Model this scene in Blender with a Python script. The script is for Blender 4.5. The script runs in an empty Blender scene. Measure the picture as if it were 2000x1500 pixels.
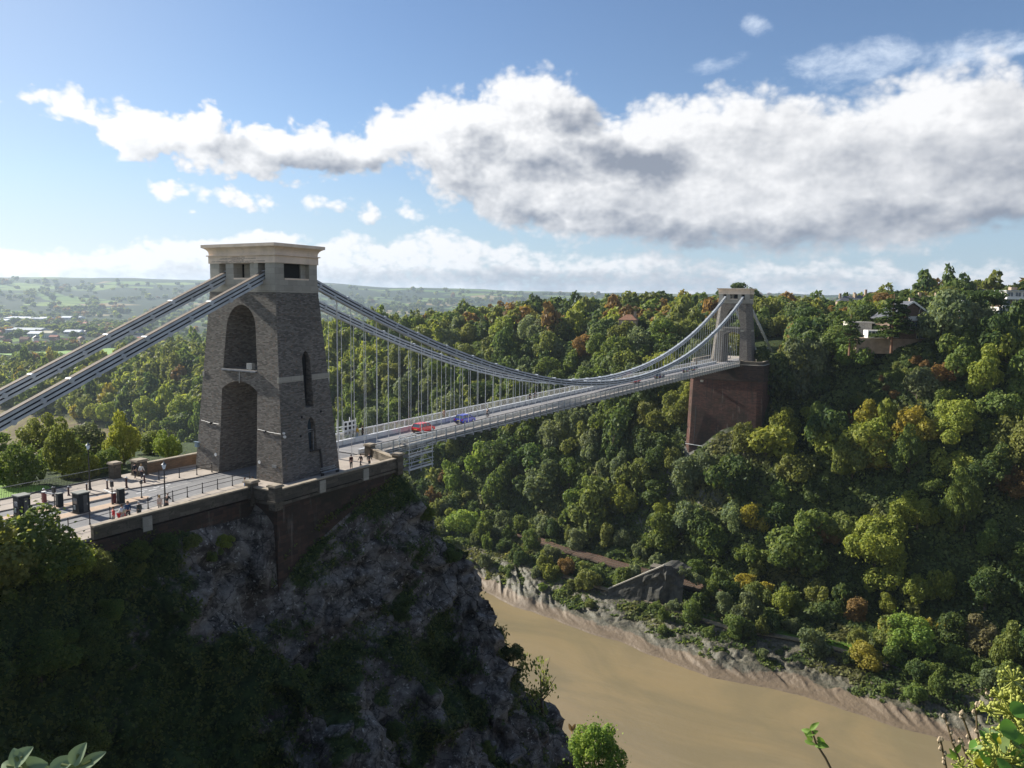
import bpy, bmesh, math, random
import numpy as np
from mathutils import Matrix, Vector
from mathutils.geometry import tessellate_polygon

# ------------------------------------------------------------------ camera
C = bpy.context.scene.collection
sc = bpy.context.scene
CAM = np.array([69.847, -61.977, 20.300])
FW = np.array([-0.503161, 0.857379, -0.108307])
RT = np.array([0.861620, 0.507371, 0.013624])
UP = np.array([-0.066633, 0.086465, 0.994024])
FPX = 1487.5
cam_d = bpy.data.cameras.new('camera')
cam_d.sensor_width = 36.0
cam_d.lens = FPX / 2000 * 36
cam_d.clip_start = 0.1
cam_d.clip_end = 60000
cam = bpy.data.objects.new('camera', cam_d)
C.objects.link(cam)
M = Matrix.Identity(4)
for i in range(3):
    M[i][0], M[i][1], M[i][2], M[i][3] = RT[i], UP[i], -FW[i], CAM[i]
cam.matrix_world = M
sc.camera = cam

# ------------------------------------------------------------------ exposure, sun, sky
sc.view_settings.view_transform = 'Standard'
sc.view_settings.look = 'None'
sc.view_settings.exposure = 0.90
sc.view_settings.gamma = 1.0
SUN_EL, SUN_AZ = math.radians(29), math.radians(-91.5)      # azimuth clockwise from +Y
SUN_DIR = Vector((math.sin(SUN_AZ) * math.cos(SUN_EL), math.cos(SUN_AZ) * math.cos(SUN_EL), math.sin(SUN_EL)))
sun_d = bpy.data.lights.new('sun', 'SUN')
sun_d.energy = 4.9
sun_d.angle = math.radians(0.5)
sun_d.color = (1.0, 0.93, 0.82)
sun = bpy.data.objects.new('sun', sun_d)
C.objects.link(sun)
sun.rotation_euler = SUN_DIR.to_track_quat('Z', 'Y').to_euler()

world = bpy.data.worlds.new('World')
sc.world = world
world.use_nodes = True
# ------------------------------------------------------------------ node helper
NOISE_DIM = ['2D']
class NT:
    """small helper to write node trees"""
    def __init__(self, tree, clear=True):
        self.t = tree
        if clear:
            tree.nodes.clear()
    def n(self, kind, **kw):
        nd = self.t.nodes.new(kind)
        for k, v in kw.items():
            if k.startswith('i_'):
                key = k[2:]
                key = int(key) if key.isdigit() else key.replace('_', ' ')
                self.put(nd.inputs[key], v)
            else:
                setattr(nd, k, v)
        return nd
    def put(self, sock, v):
        if hasattr(v, 'is_output') or isinstance(v, bpy.types.NodeSocket):
            self.t.links.new(v, sock)
        else:
            sock.default_value = v
    def m(self, op, a, b=None, c=None, clamp=False):
        nd = self.t.nodes.new('ShaderNodeMath'); nd.operation = op; nd.use_clamp = clamp
        for i, v in enumerate((a, b, c)):
            if v is not None:
                self.put(nd.inputs[i], v)
        return nd.outputs[0]
    def vm(self, op, a, b=None, c=None):
        nd = self.t.nodes.new('ShaderNodeVectorMath'); nd.operation = op
        for i, v in enumerate((a, b, c)):
            if v is not None:
                self.put(nd.inputs[i], v)
        return nd.outputs['Value'] if op in ('DOT_PRODUCT', 'LENGTH', 'DISTANCE') else nd.outputs[0]
    def sc(self, v, k):
        nd = self.t.nodes.new('ShaderNodeVectorMath'); nd.operation = 'SCALE'
        self.put(nd.inputs[0], v); self.put(nd.inputs['Scale'], k)
        return nd.outputs[0]
    def xyz(self, x, y, z):
        nd = self.t.nodes.new('ShaderNodeCombineXYZ')
        for i, v in enumerate((x, y, z)):
            self.put(nd.inputs[i], v)
        return nd.outputs[0]
    def sep(self, v):
        nd = self.t.nodes.new('ShaderNodeSeparateXYZ'); self.put(nd.inputs[0], v)
        return nd.outputs
    def noise(self, vec, scale, detail=4, rough=0.55, dist=0.0, color=False):
        nd = self.t.nodes.new('ShaderNodeTexNoise')
        nd.noise_dimensions = NOISE_DIM[0]
        self.put(nd.inputs['Vector'], vec)
        for k, v in (('Scale', scale), ('Detail', detail), ('Roughness', rough), ('Distortion', dist)):
            self.put(nd.inputs[k], v)
        return nd.outputs['Color' if color else 'Fac']
    def ramp(self, fac, lo, hi, a=0.0, b=1.0, smooth=True):
        nd = self.t.nodes.new('ShaderNodeMapRange')
        nd.interpolation_type = 'SMOOTHSTEP' if smooth else 'LINEAR'
        nd.clamp = True
        for i, v in enumerate((fac, lo, hi, a, b)):
            self.put(nd.inputs[i], v)
        return nd.outputs[0]
    def mix(self, fac, a, b, mode='MIX'):
        nd = self.t.nodes.new('ShaderNodeMix'); nd.data_type = 'RGBA'; nd.blend_type = mode
        self.put(nd.inputs[0], fac)
        for s, v in ((nd.inputs[6], a), (nd.inputs[7], b)):
            if isinstance(v, (tuple, list)) and len(v) == 3:
                v = (*v, 1.0)
            self.put(s, v)
        return nd.outputs[2]

def azel(px, py):
    d = FW + RT * (px - 1000) / FPX + UP * (750 - py) / FPX
    d /= np.linalg.norm(d)
    return math.degrees(math.atan2(d[0], d[1])), math.degrees(math.asin(d[2]))

# edges of that afternoon's cloud bank against azimuth (authored against the photograph, used as azimuth / elevation)
BANK_TOP = [(-60, 235), (15, 222), (60, 182), (130, 176), (210, 184), (255, 200), (330, 216), (400, 205), (430, 234), (520, 243), (600, 246), (690, 262), (735, 232), (790, 192), (850, 174), (930, 166), (990, 150),
            (1040, 132), (1100, 145), (1150, 186), (1190, 226), (1230, 204), (1280, 186), (1350, 190), (1450, 166), (1550, 176), (1640, 196), (1700, 182), (1780, 142), (1850, 116), (1950, 110), (2060, 150)]
BANK_BOT = [(-60, 225), (15, 200), (60, 206), (130, 228), (180, 258), (215, 292), (230, 306), (300, 318), (400, 332), (520, 347), (640, 352), (740, 342), (790, 336), (830, 366), (860, 392), (900, 408), (950, 430), (1000, 452), (1050, 470),
            (1150, 484), (1300, 492), (1500, 500), (1700, 500), (1800, 488), (1900, 470), (1960, 446), (2060, 440)]
LOW_TOP = [(-60, 480), (0, 482), (100, 486), (200, 486), (280, 474), (350, 462), (420, 460), (500, 452), (570, 452), (630, 474), (680, 462), (760, 478), (850, 452), (950, 468), (1050, 488), (1200, 506), (1300, 496),
           (1400, 514), (1500, 500), (1560, 518), (1620, 502), (1680, 514), (1710, 500), (1755, 528), (1820, 512), (1850, 506), (1885, 528), (1930, 518), (2060, 540)]
PUFFS = [(320, 373, 46, 20, 18), (395, 380, 70, 17, 8), (488, 393, 40, 24, 10), (645, 407, 34, 20, 12), (712, 412, 46, 22, 0), (795, 416, 34, 20, 0), (17, 205, 16, 22, 20)]
WISPS = [(1400, 128, 80, 22, -10), (1470, 45, 44, 26, 20), (1690, 125, 190, 60, 0), (1850, 105, 170, 45, 0), (1990, 95, 60, 18, -10)]
DARKS = [(1240, 318, 150, 46, 8, .85), (1090, 330, 130, 34, 0, .55), (1140, 225, 55, 62, 50, .62), (650, 316, 130, 28, 5, .70), (470, 300, 90, 20, 5, .35),
         (930, 290, 60, 50, 60, .50), (1480, 462, 420, 42, 2, .54), (1800, 430, 330, 52, 0, .50), (1250, 440, 200, 26, 8, .42), (1900, 320, 200, 70, 0, .34),
         (1650, 330, 120, 60, 0, .22), (1930, 190, 90, 46, 0, .30), (1040, 430, 60, 20, 10, .45), (1000, 548, 900, 24, 0, .62), (250, 545, 500, 16, 0, .4)]
AZ0, AZ1 = -80.0, 20.0

def curve(h, t, pts, val):
    nd = h.t.nodes.new('ShaderNodeFloatCurve')
    cm = nd.mapping; cm.use_clip = False
    c = cm.curves[0]
    xs = [((azel(px, py)[0] - AZ0) / (AZ1 - AZ0), val(px, py)) for px, py in pts]
    while len(c.points) < len(xs) + 2:
        c.points.new(0.5, 0.5)
    allp = [(0.0, xs[0][1])] + xs + [(1.0, xs[-1][1])]
    for p, (x, y) in zip(c.points, allp):
        p.location = (x, y); p.handle_type = 'AUTO'
    cm.update()
    h.put(nd.inputs[1], t)
    return nd.outputs[0]

def blobs(h, P, items):
    """max over ellipses of w (1 - r^2), in az / el degrees"""
    acc = None
    for it in items:
        px, py, rx, ry, tl = it[:5]
        w = it[5] if len(it) > 5 else 1.0
        a, e = azel(px, py)
        sx = abs(azel(px + rx, py)[0] - a)
        sy = abs(azel(px, py + ry)[1] - e)
        t = math.radians(-tl)
        q = h.vm('SUBTRACT', P, (a, e, 0))
        ux, uy, vx, vy = math.cos(t) / sx, math.sin(t) / sx, -math.sin(t) / sy, math.cos(t) / sy
        u = h.xyz(h.vm('DOT_PRODUCT', q, (ux, uy, 0)), h.vm('DOT_PRODUCT', q, (vx, vy, 0)), 0.0)
        f = h.m('MULTIPLY_ADD', h.vm('DOT_PRODUCT', u, u), -w, w)
        acc = f if acc is None else h.m('MAXIMUM', acc, f)
    return acc

def density_group():
    g = bpy.data.node_groups.new('cloud_density', 'ShaderNodeTree')
    g.interface.new_socket('P', in_out='INPUT', socket_type='NodeSocketVector')
    g.interface.new_socket('Detail', in_out='INPUT', socket_type='NodeSocketFloat')
    g.interface.new_socket('D', in_out='OUTPUT', socket_type='NodeSocketFloat')
    h = NT(g)
    gi = h.n('NodeGroupInput'); go = h.n('NodeGroupOutput')
    P = gi.outputs[0]
    s = h.sep(P)
    Q = h.vm('MULTIPLY', h.vm('ADD', P, (30, 0, 0)), (1.0, 1.35, 0))
    wn = h.noise(Q, 0.22, 2, 0.5, color=True)
    Pw = h.vm('ADD', P, h.vm('MULTIPLY', h.vm('SUBTRACT', wn, (0.5, 0.5, 0.5)), (3.2, 1.6, 0)))
    sw = h.sep(Pw)
    t = h.m('DIVIDE', h.m('SUBTRACT', sw[0], AZ0), AZ1 - AZ0)
    e = sw[1]
    el = lambda px, py: azel(px, py)[1] / 20.0
    top = h.m('MULTIPLY', curve(h, t, BANK_TOP, el), 20.0)
    bot = h.m('MULTIPLY', curve(h, t, BANK_BOT, el), 20.0)
    ltop = h.m('MULTIPLY', curve(h, t, LOW_TOP, el), 20.0)
    bank = h.m('MINIMUM', h.m('MULTIPLY', h.m('SUBTRACT', top, e), 0.75), h.m('MULTIPLY', h.m('SUBTRACT', e, bot), 0.8))
    low = h.m('MULTIPLY', h.m('SUBTRACT', ltop, e), 0.9)
    low = h.m('MINIMUM', h.m('MULTIPLY', low, 1.2), 0.62)
    Mk = h.m('MAXIMUM', bank, low)
    Mk = h.m('MAXIMUM', Mk, h.m('MULTIPLY', blobs(h, Pw, PUFFS), 0.45))
    Mk = h.m('MINIMUM', h.m('MAXIMUM', Mk, -1.5), 1.6)
    # detail gets finer towards the horizon
    fine = h.ramp(s[1], 1.0, 6.0, 1.0, 0.0)
    n1 = h.noise(Q, 0.40, gi.outputs[1], 0.57, 0.15)
    n3 = h.noise(h.vm('MULTIPLY', Q, (1, 1.3, 1)), 1.25, 4, 0.58)
    v1 = h.n('ShaderNodeTexVoronoi', voronoi_dimensions='2D', feature='F1', i_Vector=h.vm('ADD', Q, wn), i_Scale=0.62)
    v2 = h.n('ShaderNodeTexVoronoi', voronoi_dimensions='2D', feature='F1', i_Vector=h.vm('ADD', Q, wn), i_Scale=1.7)
    bil = h.m('ADD', h.m('MULTIPLY_ADD', v1.outputs['Distance'], -0.55, 0.25), h.m('MULTIPLY_ADD', v2.outputs['Distance'], -0.40, 0.18))
    big = h.m('MULTIPLY_ADD', n1, 2.2, -1.1)
    small = h.m('MULTIPLY_ADD', n3, 1.9, -0.95)
    mx = h.n('ShaderNodeMix'); h.put(mx.inputs[0], fine); h.put(mx.inputs[2], big); h.put(mx.inputs[3], small)
    d = h.m('ADD', Mk, mx.outputs[0])
    d = h.m('ADD', d, bil)
    h.put(go.inputs[0], d)
    return g

def build_world():
    h = NT(world.node_tree)
    tc = h.n('ShaderNodeTexCoord')
    D = h.vm('NORMALIZE', tc.outputs['Generated'])
    s = h.sep(D)
    az = h.m('MULTIPLY', h.m('ARCTAN2', s[0], s[1]), 180 / math.pi)
    el = h.m('MULTIPLY', h.m('ARCSINE', s[2]), 180 / math.pi)
    P = h.xyz(az, el, 0.0)
    sky = h.n('ShaderNodeTexSky', sky_type='NISHITA', sun_disc=False, sun_elevation=SUN_EL, sun_rotation=SUN_AZ,
              altitude=100, air_density=1.0, dust_density=0.25, ozone_density=3.0)
    skyc = h.vm('MULTIPLY', h.sc(sky.outputs[0], SKY_STRENGTH), SKY_TINT)
    g = density_group()
    def dens(vec, det):
        nd = h.n('ShaderNodeGroup'); nd.node_tree = g
        h.put(nd.inputs[0], vec); nd.inputs[1].default_value = det
        return nd.outputs[0]
    d0 = dens(P, 8)
    d1 = dens(h.vm('ADD', P, (-0.45, 0.6, 0)), 6)
    d2 = dens(h.vm('ADD', P, (-1.5, 1.9, 0)), 3)
    soft = h.ramp(az, -50.0, -15.0, 0.45, 1.05, False)                             # the right-hand bank is the mistier one
    alpha = h.ramp(d0, h.m('MULTIPLY', soft, -0.25), soft)
    wis = h.m('MAXIMUM', blobs(h, P, WISPS), -1.0)
    wn = h.noise(h.vm('MULTIPLY', P, (0.55, 1.0, 1)), 0.42, 8, 0.64, 0.15)
    wa = h.m('MULTIPLY', h.ramp(h.m('ADD', wis, h.m('MULTIPLY_ADD', wn, 3.0, -1.6)), 0.0, 1.5), 0.72)
    # light reaching each part of the cloud: open towards the sun = bright, thick behind = grey
    near = h.m('SUBTRACT', d0, d1); far = h.m('SUBTRACT', d0, d2)
    lit = h.m('ADD', h.m('MULTIPLY', near, h.ramp(az, -35.0, -10.0, 0.30, 0.17, False)), h.m('MULTIPLY', far, 0.14))
    thick = h.ramp(d0, 0.3, 2.2, 0.0, 0.14)
    dn = h.noise(P, 0.3, 4, 0.5, color=True)
    dark = h.m('MAXIMUM', blobs(h, h.vm('ADD', P, h.vm('MULTIPLY', h.vm('SUBTRACT', dn, (0.5, 0.5, 0.5)), (4.5, 2.2, 0))), DARKS), 0.0)
    low = h.noise(h.vm('MULTIPLY', P, (1, 1.6, 1)), 0.13, 4, 0.55)
    b = h.m('SUBTRACT', h.m('ADD', 0.82, lit), thick)
    b = h.m('SUBTRACT', b, h.m('MULTIPLY', dark, 1.0))
    b = h.m('ADD', b, h.m('MULTIPLY_ADD', low, 0.9, -0.45))
    b = h.m('ADD', b, h.ramp(az, -62.0, -30.0, 0.14, 0.0, False))             # clouds nearer the sun are brighter
    b = h.ramp(b, 0.02, 1.0, 0.0, 1.0, False)
    cc = h.mix(b, CLOUD_DARK, CLOUD_LIT)
    fade = h.ramp(el, 0.0, 6.0, 0.20, 0.0)                                       # low clouds fade into the air
    cc = h.mix(fade, cc, HORIZON_AIR)
    skyh = h.mix(h.m('MAXIMUM', h.ramp(el, -1.0, 14.0, 0.75, 0.0), h.ramp(az, -80.0, -38.0, 0.45, 0.0)), skyc, h.mix(h.ramp(az, -62.0, -30.0), HORIZON_AIR, SKY_LOW))
    out = h.mix(wa, skyh, CLOUD_WISP)
    out = h.mix(alpha, out, cc)
    out = h.mix(h.ramp(el, -0.5, -4.0), out, (0.06, 0.075, 0.06))                 # below the horizon: dark land
    bg = h.n('ShaderNodeBackground'); h.put(bg.inputs['Color'], out); bg.inputs['Strength'].default_value = 1.0
    wo = h.n('ShaderNodeOutputWorld'); h.t.links.new(bg.outputs[0], wo.inputs[0])
    world.cycles.sampling_method = 'NONE'

SKY_STRENGTH = 0.064
SKY_TINT = (0.97, 1.0, 1.07)
CLOUD_LIT = (0.54, 0.54, 0.545)
CLOUD_DARK = (0.155, 0.175, 0.215)
CLOUD_WISP = (0.50, 0.55, 0.62)
SKY_LOW = (0.245, 0.325, 0.405)
HORIZON_AIR = (0.315, 0.355, 0.405)
build_world()
NOISE_DIM[0] = '3D'
# ------------------------------------------------------------------ numpy noise
def _hash(ix, iy, iz, seed):
    h = (ix.astype(np.int64) * 374761393 + iy.astype(np.int64) * 668265263 + iz.astype(np.int64) * 2147483647 + seed * 974711) & 0xFFFFFFFF
    h = ((h ^ (h >> 13)) * 1274126177) & 0xFFFFFFFF
    h = (h ^ (h >> 16)) & 0xFFFFFFFF
    return h / 4294967295.0
def vnoise(x, y, z=None, seed=0):
    x = np.asarray(x, float); y = np.asarray(y, float)
    z = np.zeros_like(x) if z is None else np.asarray(z, float)
    x, y, z = np.broadcast_arrays(x, y, z)
    ix, iy, iz = np.floor(x), np.floor(y), np.floor(z)
    fx, fy, fz = x - ix, y - iy, z - iz
    fx, fy, fz = (f * f * f * (f * (f * 6 - 15) + 10) for f in (fx, fy, fz))
    r = 0
    for dx in (0, 1):
        for dy in (0, 1):
            for dz in (0, 1):
                r = r + _hash(ix + dx, iy + dy, iz + dz, seed) * (fx if dx else 1 - fx) * (fy if dy else 1 - fy) * (fz if dz else 1 - fz)
    return r * 2 - 1
def fbm(x, y, z=None, oct=4, seed=0, gain=0.5, ridged=False):
    a, s, t = 1.0, 0.0, 0.0
    x = np.asarray(x, float); y = np.asarray(y, float)
    z = np.zeros_like(x + y) if z is None else np.asarray(z, float)
    for o in range(oct):
        n = vnoise(x, y, z, seed + o * 17)
        s = s + a * (1 - 2 * np.abs(n) if ridged else n)
        t += a; a *= gain
        x, y, z = x * 2.03 + 11.3, y * 2.03 + 5.7, z * 2.03 + 3.1
    return s / t
def sstep(a, b, x):
    t = np.clip((x - a) / (b - a), 0, 1)
    return t * t * (3 - 2 * t)

# ------------------------------------------------------------------ object helpers
def tag(o, label=None, cat=None, group=None, kind=None):
    if label: o['label'] = label
    if cat: o['category'] = cat
    if group: o['group'] = group
    if kind: o['kind'] = kind
    return o
def empty(name, loc=(0, 0, 0), rz=0.0, label=None, cat=None, group=None):
    o = bpy.data.objects.new(name, None)
    o.empty_display_size = 0.3
    o.location = loc; o.rotation_euler = (0, 0, rz)
    C.objects.link(o)
    return tag(o, label, cat, group)
def link_mesh(name, me, mat=None, parent=None, smooth=False):
    if mat is not None and len(me.materials) == 0:
        for m_ in (mat if isinstance(mat, (list, tuple)) else [mat]):
            me.materials.append(m_)
    if smooth:
        me.polygons.foreach_set('use_smooth', np.ones(len(me.polygons), bool))
    o = bpy.data.objects.new(name, me)
    C.objects.link(o)
    if parent is not None:
        o.parent = parent
    return o
def np_mesh(name, V, F, attrs=None, smooth=False):
    """V (n,3), F (m,k) with k = 3 or 4; attrs {name: per-face float}"""
    V = np.asarray(V, np.float32); F = np.asarray(F, np.int32)
    me = bpy.data.meshes.new(name)
    m, k = F.shape
    me.vertices.add(len(V)); me.vertices.foreach_set('co', V.ravel())
    me.loops.add(m * k); me.loops.foreach_set('vertex_index', F.ravel())
    me.polygons.add(m)
    me.polygons.foreach_set('loop_start', np.arange(0, m * k, k, dtype=np.int32))
    me.polygons.foreach_set('loop_total', np.full(m, k, np.int32))
    for an, (dom, typ, data) in (attrs or {}).items():
        at = me.attributes.new(an, typ, dom)
        if typ == 'FLOAT':
            at.data.foreach_set('value', np.asarray(data, np.float32).ravel())
        else:
            at.data.foreach_set('color', np.asarray(data, np.float32).ravel())
    if smooth:
        me.polygons.foreach_set('use_smooth', np.ones(m, bool))
    me.update(calc_edges=True)
    return me
def copy_tree(o, parent=None):
    c = o.copy(); C.objects.link(c); c.parent = parent
    for ch in [x for x in o.children]:
        copy_tree(ch, c)
    return c

class MB:
    """collects shapes; build() links them as ONE mesh object"""
    def __init__(self):
        self.v = []; self.f = []; self.mi = []; self.cur = 0
    def add(self, vs, fs):
        o = len(self.v)
        self.v += [tuple(map(float, p)) for p in vs]
        self.f += [tuple(o + i for i in f) for f in fs]
        self.mi += [self.cur] * len(fs)
        return self
    def box(self, c, s, rz=0.0, top=None):
        """centre, full size; top = (sx, sy) size of the upper face for a taper"""
        hx, hy, hz = s[0] / 2, s[1] / 2, s[2] / 2
        tx, ty = (top[0] / 2, top[1] / 2) if top else (hx, hy)
        cr, sr = math.cos(rz), math.sin(rz)
        vs = []
        for (x, y, z) in [(-hx, -hy, -hz), (hx, -hy, -hz), (hx, hy, -hz), (-hx, hy, -hz), (-tx, -ty, hz), (tx, -ty, hz), (tx, ty, hz), (-tx, ty, hz)]:
            vs.append((c[0] + x * cr - y * sr, c[1] + x * sr + y * cr, c[2] + z))
        return self.add(vs, [(3, 2, 1, 0), (4, 5, 6, 7), (0, 1, 5, 4), (1, 2, 6, 5), (2, 3, 7, 6), (3, 0, 4, 7)])
    def bar(self, p0, p1, w, h, up=(0, 0, 1)):
        """rectangular bar between two points"""
        p0, p1 = Vector(p0), Vector(p1)
        d = (p1 - p0).normalized(); u = Vector(up)
        s = d.cross(u)
        if s.length < 1e-4: s = d.cross(Vector((1, 0, 0)))
        s.normalize(); u = s.cross(d)
        vs = []
        for p in (p0, p1):
            for a, b in ((-1, -1), (1, -1), (1, 1), (-1, 1)):
                vs.append(p + s * a * w / 2 + u * b * h / 2)
        return self.add(vs, [(3, 2, 1, 0), (4, 5, 6, 7), (0, 1, 5, 4), (1, 2, 6, 5), (2, 3, 7, 6), (3, 0, 4, 7)])
    def tube(self, pts, r, n=6, caps=True):
        """tube through points; r number or list"""
        pts = [Vector(p) for p in pts]
        rs = r if isinstance(r, (list, tuple)) else [r] * len(pts)
        vs, fs = [], []
        ref = None
        for i, p in enumerate(pts):
            d = (pts[min(i + 1, len(pts) - 1)] - pts[max(i - 1, 0)]).normalized()
            if ref is None or abs(d.dot(ref)) > 0.95:
                ref = Vector((0, 0, 1)) if abs(d.z) < 0.9 else Vector((1, 0, 0))
            s = d.cross(ref).normalized(); u = s.cross(d)
            ref = u
            for k in range(n):
                a = 2 * math.pi * k / n
                vs.append(p + (s * math.cos(a) + u * math.sin(a)) * rs[i])
        for i in range(len(pts) - 1):
            for k in range(n):
                k2 = (k + 1) % n
                fs.append((i * n + k, i * n + k2, (i + 1) * n + k2, (i + 1) * n + k))
        if caps:
            fs.append(tuple(range(n - 1, -1, -1))); fs.append(tuple((len(pts) - 1) * n + k for k in range(n)))
        return self.add(vs, fs)
    def lathe(self, c, prof, n=12):
        """profile [(r, z)] around the vertical through c"""
        vs, fs = [], []
        for r, z in prof:
            for k in range(n):
                a = 2 * math.pi * k / n
                vs.append((c[0] + r * math.cos(a), c[1] + r * math.sin(a), c[2] + z))
        for i in range(len(prof) - 1):
            for k in range(n):
                k2 = (k + 1) % n
                fs.append((i * n + k, i * n + k2, (i + 1) * n + k2, (i + 1) * n + k))
        fs.append(tuple(range(n - 1, -1, -1))); fs.append(tuple((len(prof) - 1) * n + k for k in range(n)))
        return self.add(vs, fs)
    def prism(self, poly, z0, z1, poly_top=None):
        """vertical prism from a plan polygon (counter-clockwise)"""
        n = len(poly); pt = poly_top or poly
        vs = [(x, y, z0) for x, y in poly] + [(x, y, z1) for x, y in pt]
        fs = [tuple(range(n - 1, -1, -1)), tuple(range(n, 2 * n))]
        fs += [(i, (i + 1) % n, n + (i + 1) % n, n + i) for i in range(n)]
        return self.add(vs, fs)
    def extrude(self, loops, place0, place1):
        """loops: outer + holes in 2D; place0/place1 map (u, v) to the two end sections"""
        flat = [[Vector((u, v, 0)) for u, v in lp] for lp in loops]
        tris = tessellate_polygon(flat)
        pts = [p for lp in loops for p in lp]
        n = len(pts)
        vs = [place0(u, v) for u, v in pts] + [place1(u, v) for u, v in pts]
        fs = [tuple(t) for t in tris] + [tuple(n + i for i in reversed(t)) for t in tris]
        o = 0
        for lp in loops:
            m = len(lp)
            for i in range(m):
                j = (i + 1) % m
                fs.append((o + i, n + o + i, n + o + j, o + j))
            o += m
        return self.add(vs, fs)
    def mesh(self, name, fix=True):
        me = bpy.data.meshes.new(name)
        me.from_pydata(self.v, [], self.f)
        if any(self.mi):
            me.polygons.foreach_set('material_index', self.mi)
        if fix:
            bm = bmesh.new(); bm.from_mesh(me)
            bmesh.ops.recalc_face_normals(bm, faces=bm.faces)
            bm.to_mesh(me); bm.free()
        me.update()
        return me
    def build(self, name, mat, parent=None, smooth=False, fix=True):
        return link_mesh(name, self.mesh(name, fix), mat, parent, smooth)

# ------------------------------------------------------------------ materials
MATS = {}
def mat(name, col, rough=0.8, metal=0.0, var=0.25, scale=1.5, bump=0.0, bscale=8.0, col2=None, detail=5, spec=0.4, coord='Object', streak=0.0):
    if name in MATS: return MATS[name]
    m_ = bpy.data.materials.new(name); m_.use_nodes = True
    h = NT(m_.node_tree)
    p = h.n('ShaderNodeBsdfPrincipled'); out = h.n('ShaderNodeOutputMaterial')
    h.t.links.new(p.outputs[0], out.inputs[0])
    p.inputs['Roughness'].default_value = rough; p.inputs['Metallic'].default_value = metal
    p.inputs['Specular IOR Level'].default_value = spec
    tc = h.n('ShaderNodeTexCoord')
    v = tc.outputs[coord]
    f = h.noise(v, scale, detail, 0.6)
    c2 = col2 or tuple(c * (1 - var) for c in col)
    c1 = col if col2 else tuple(min(1, c * (1 + var * 0.6)) for c in col)
    c = h.mix(h.ramp(f, 0.30, 0.70), c2, c1)
    if streak:
        sv = h.vm('MULTIPLY', v, (1.6, 1.6, 0.10))
        c = h.mix(h.m('MULTIPLY', h.ramp(h.noise(sv, 1.2, 5, 0.6), 0.50, 0.72), streak), c, tuple(x * 0.35 for x in col))
    h.put(p.inputs['Base Color'], c)
    if bump:
        b = h.n('ShaderNodeBump'); b.inputs['Strength'].default_value = bump; b.inputs['Distance'].default_value = 0.1
        h.put(b.inputs['Height'], h.noise(v, bscale, 5, 0.6)); h.put(p.inputs['Normal'], b.outputs[0])
    MATS[name] = m_
    return m_
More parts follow.
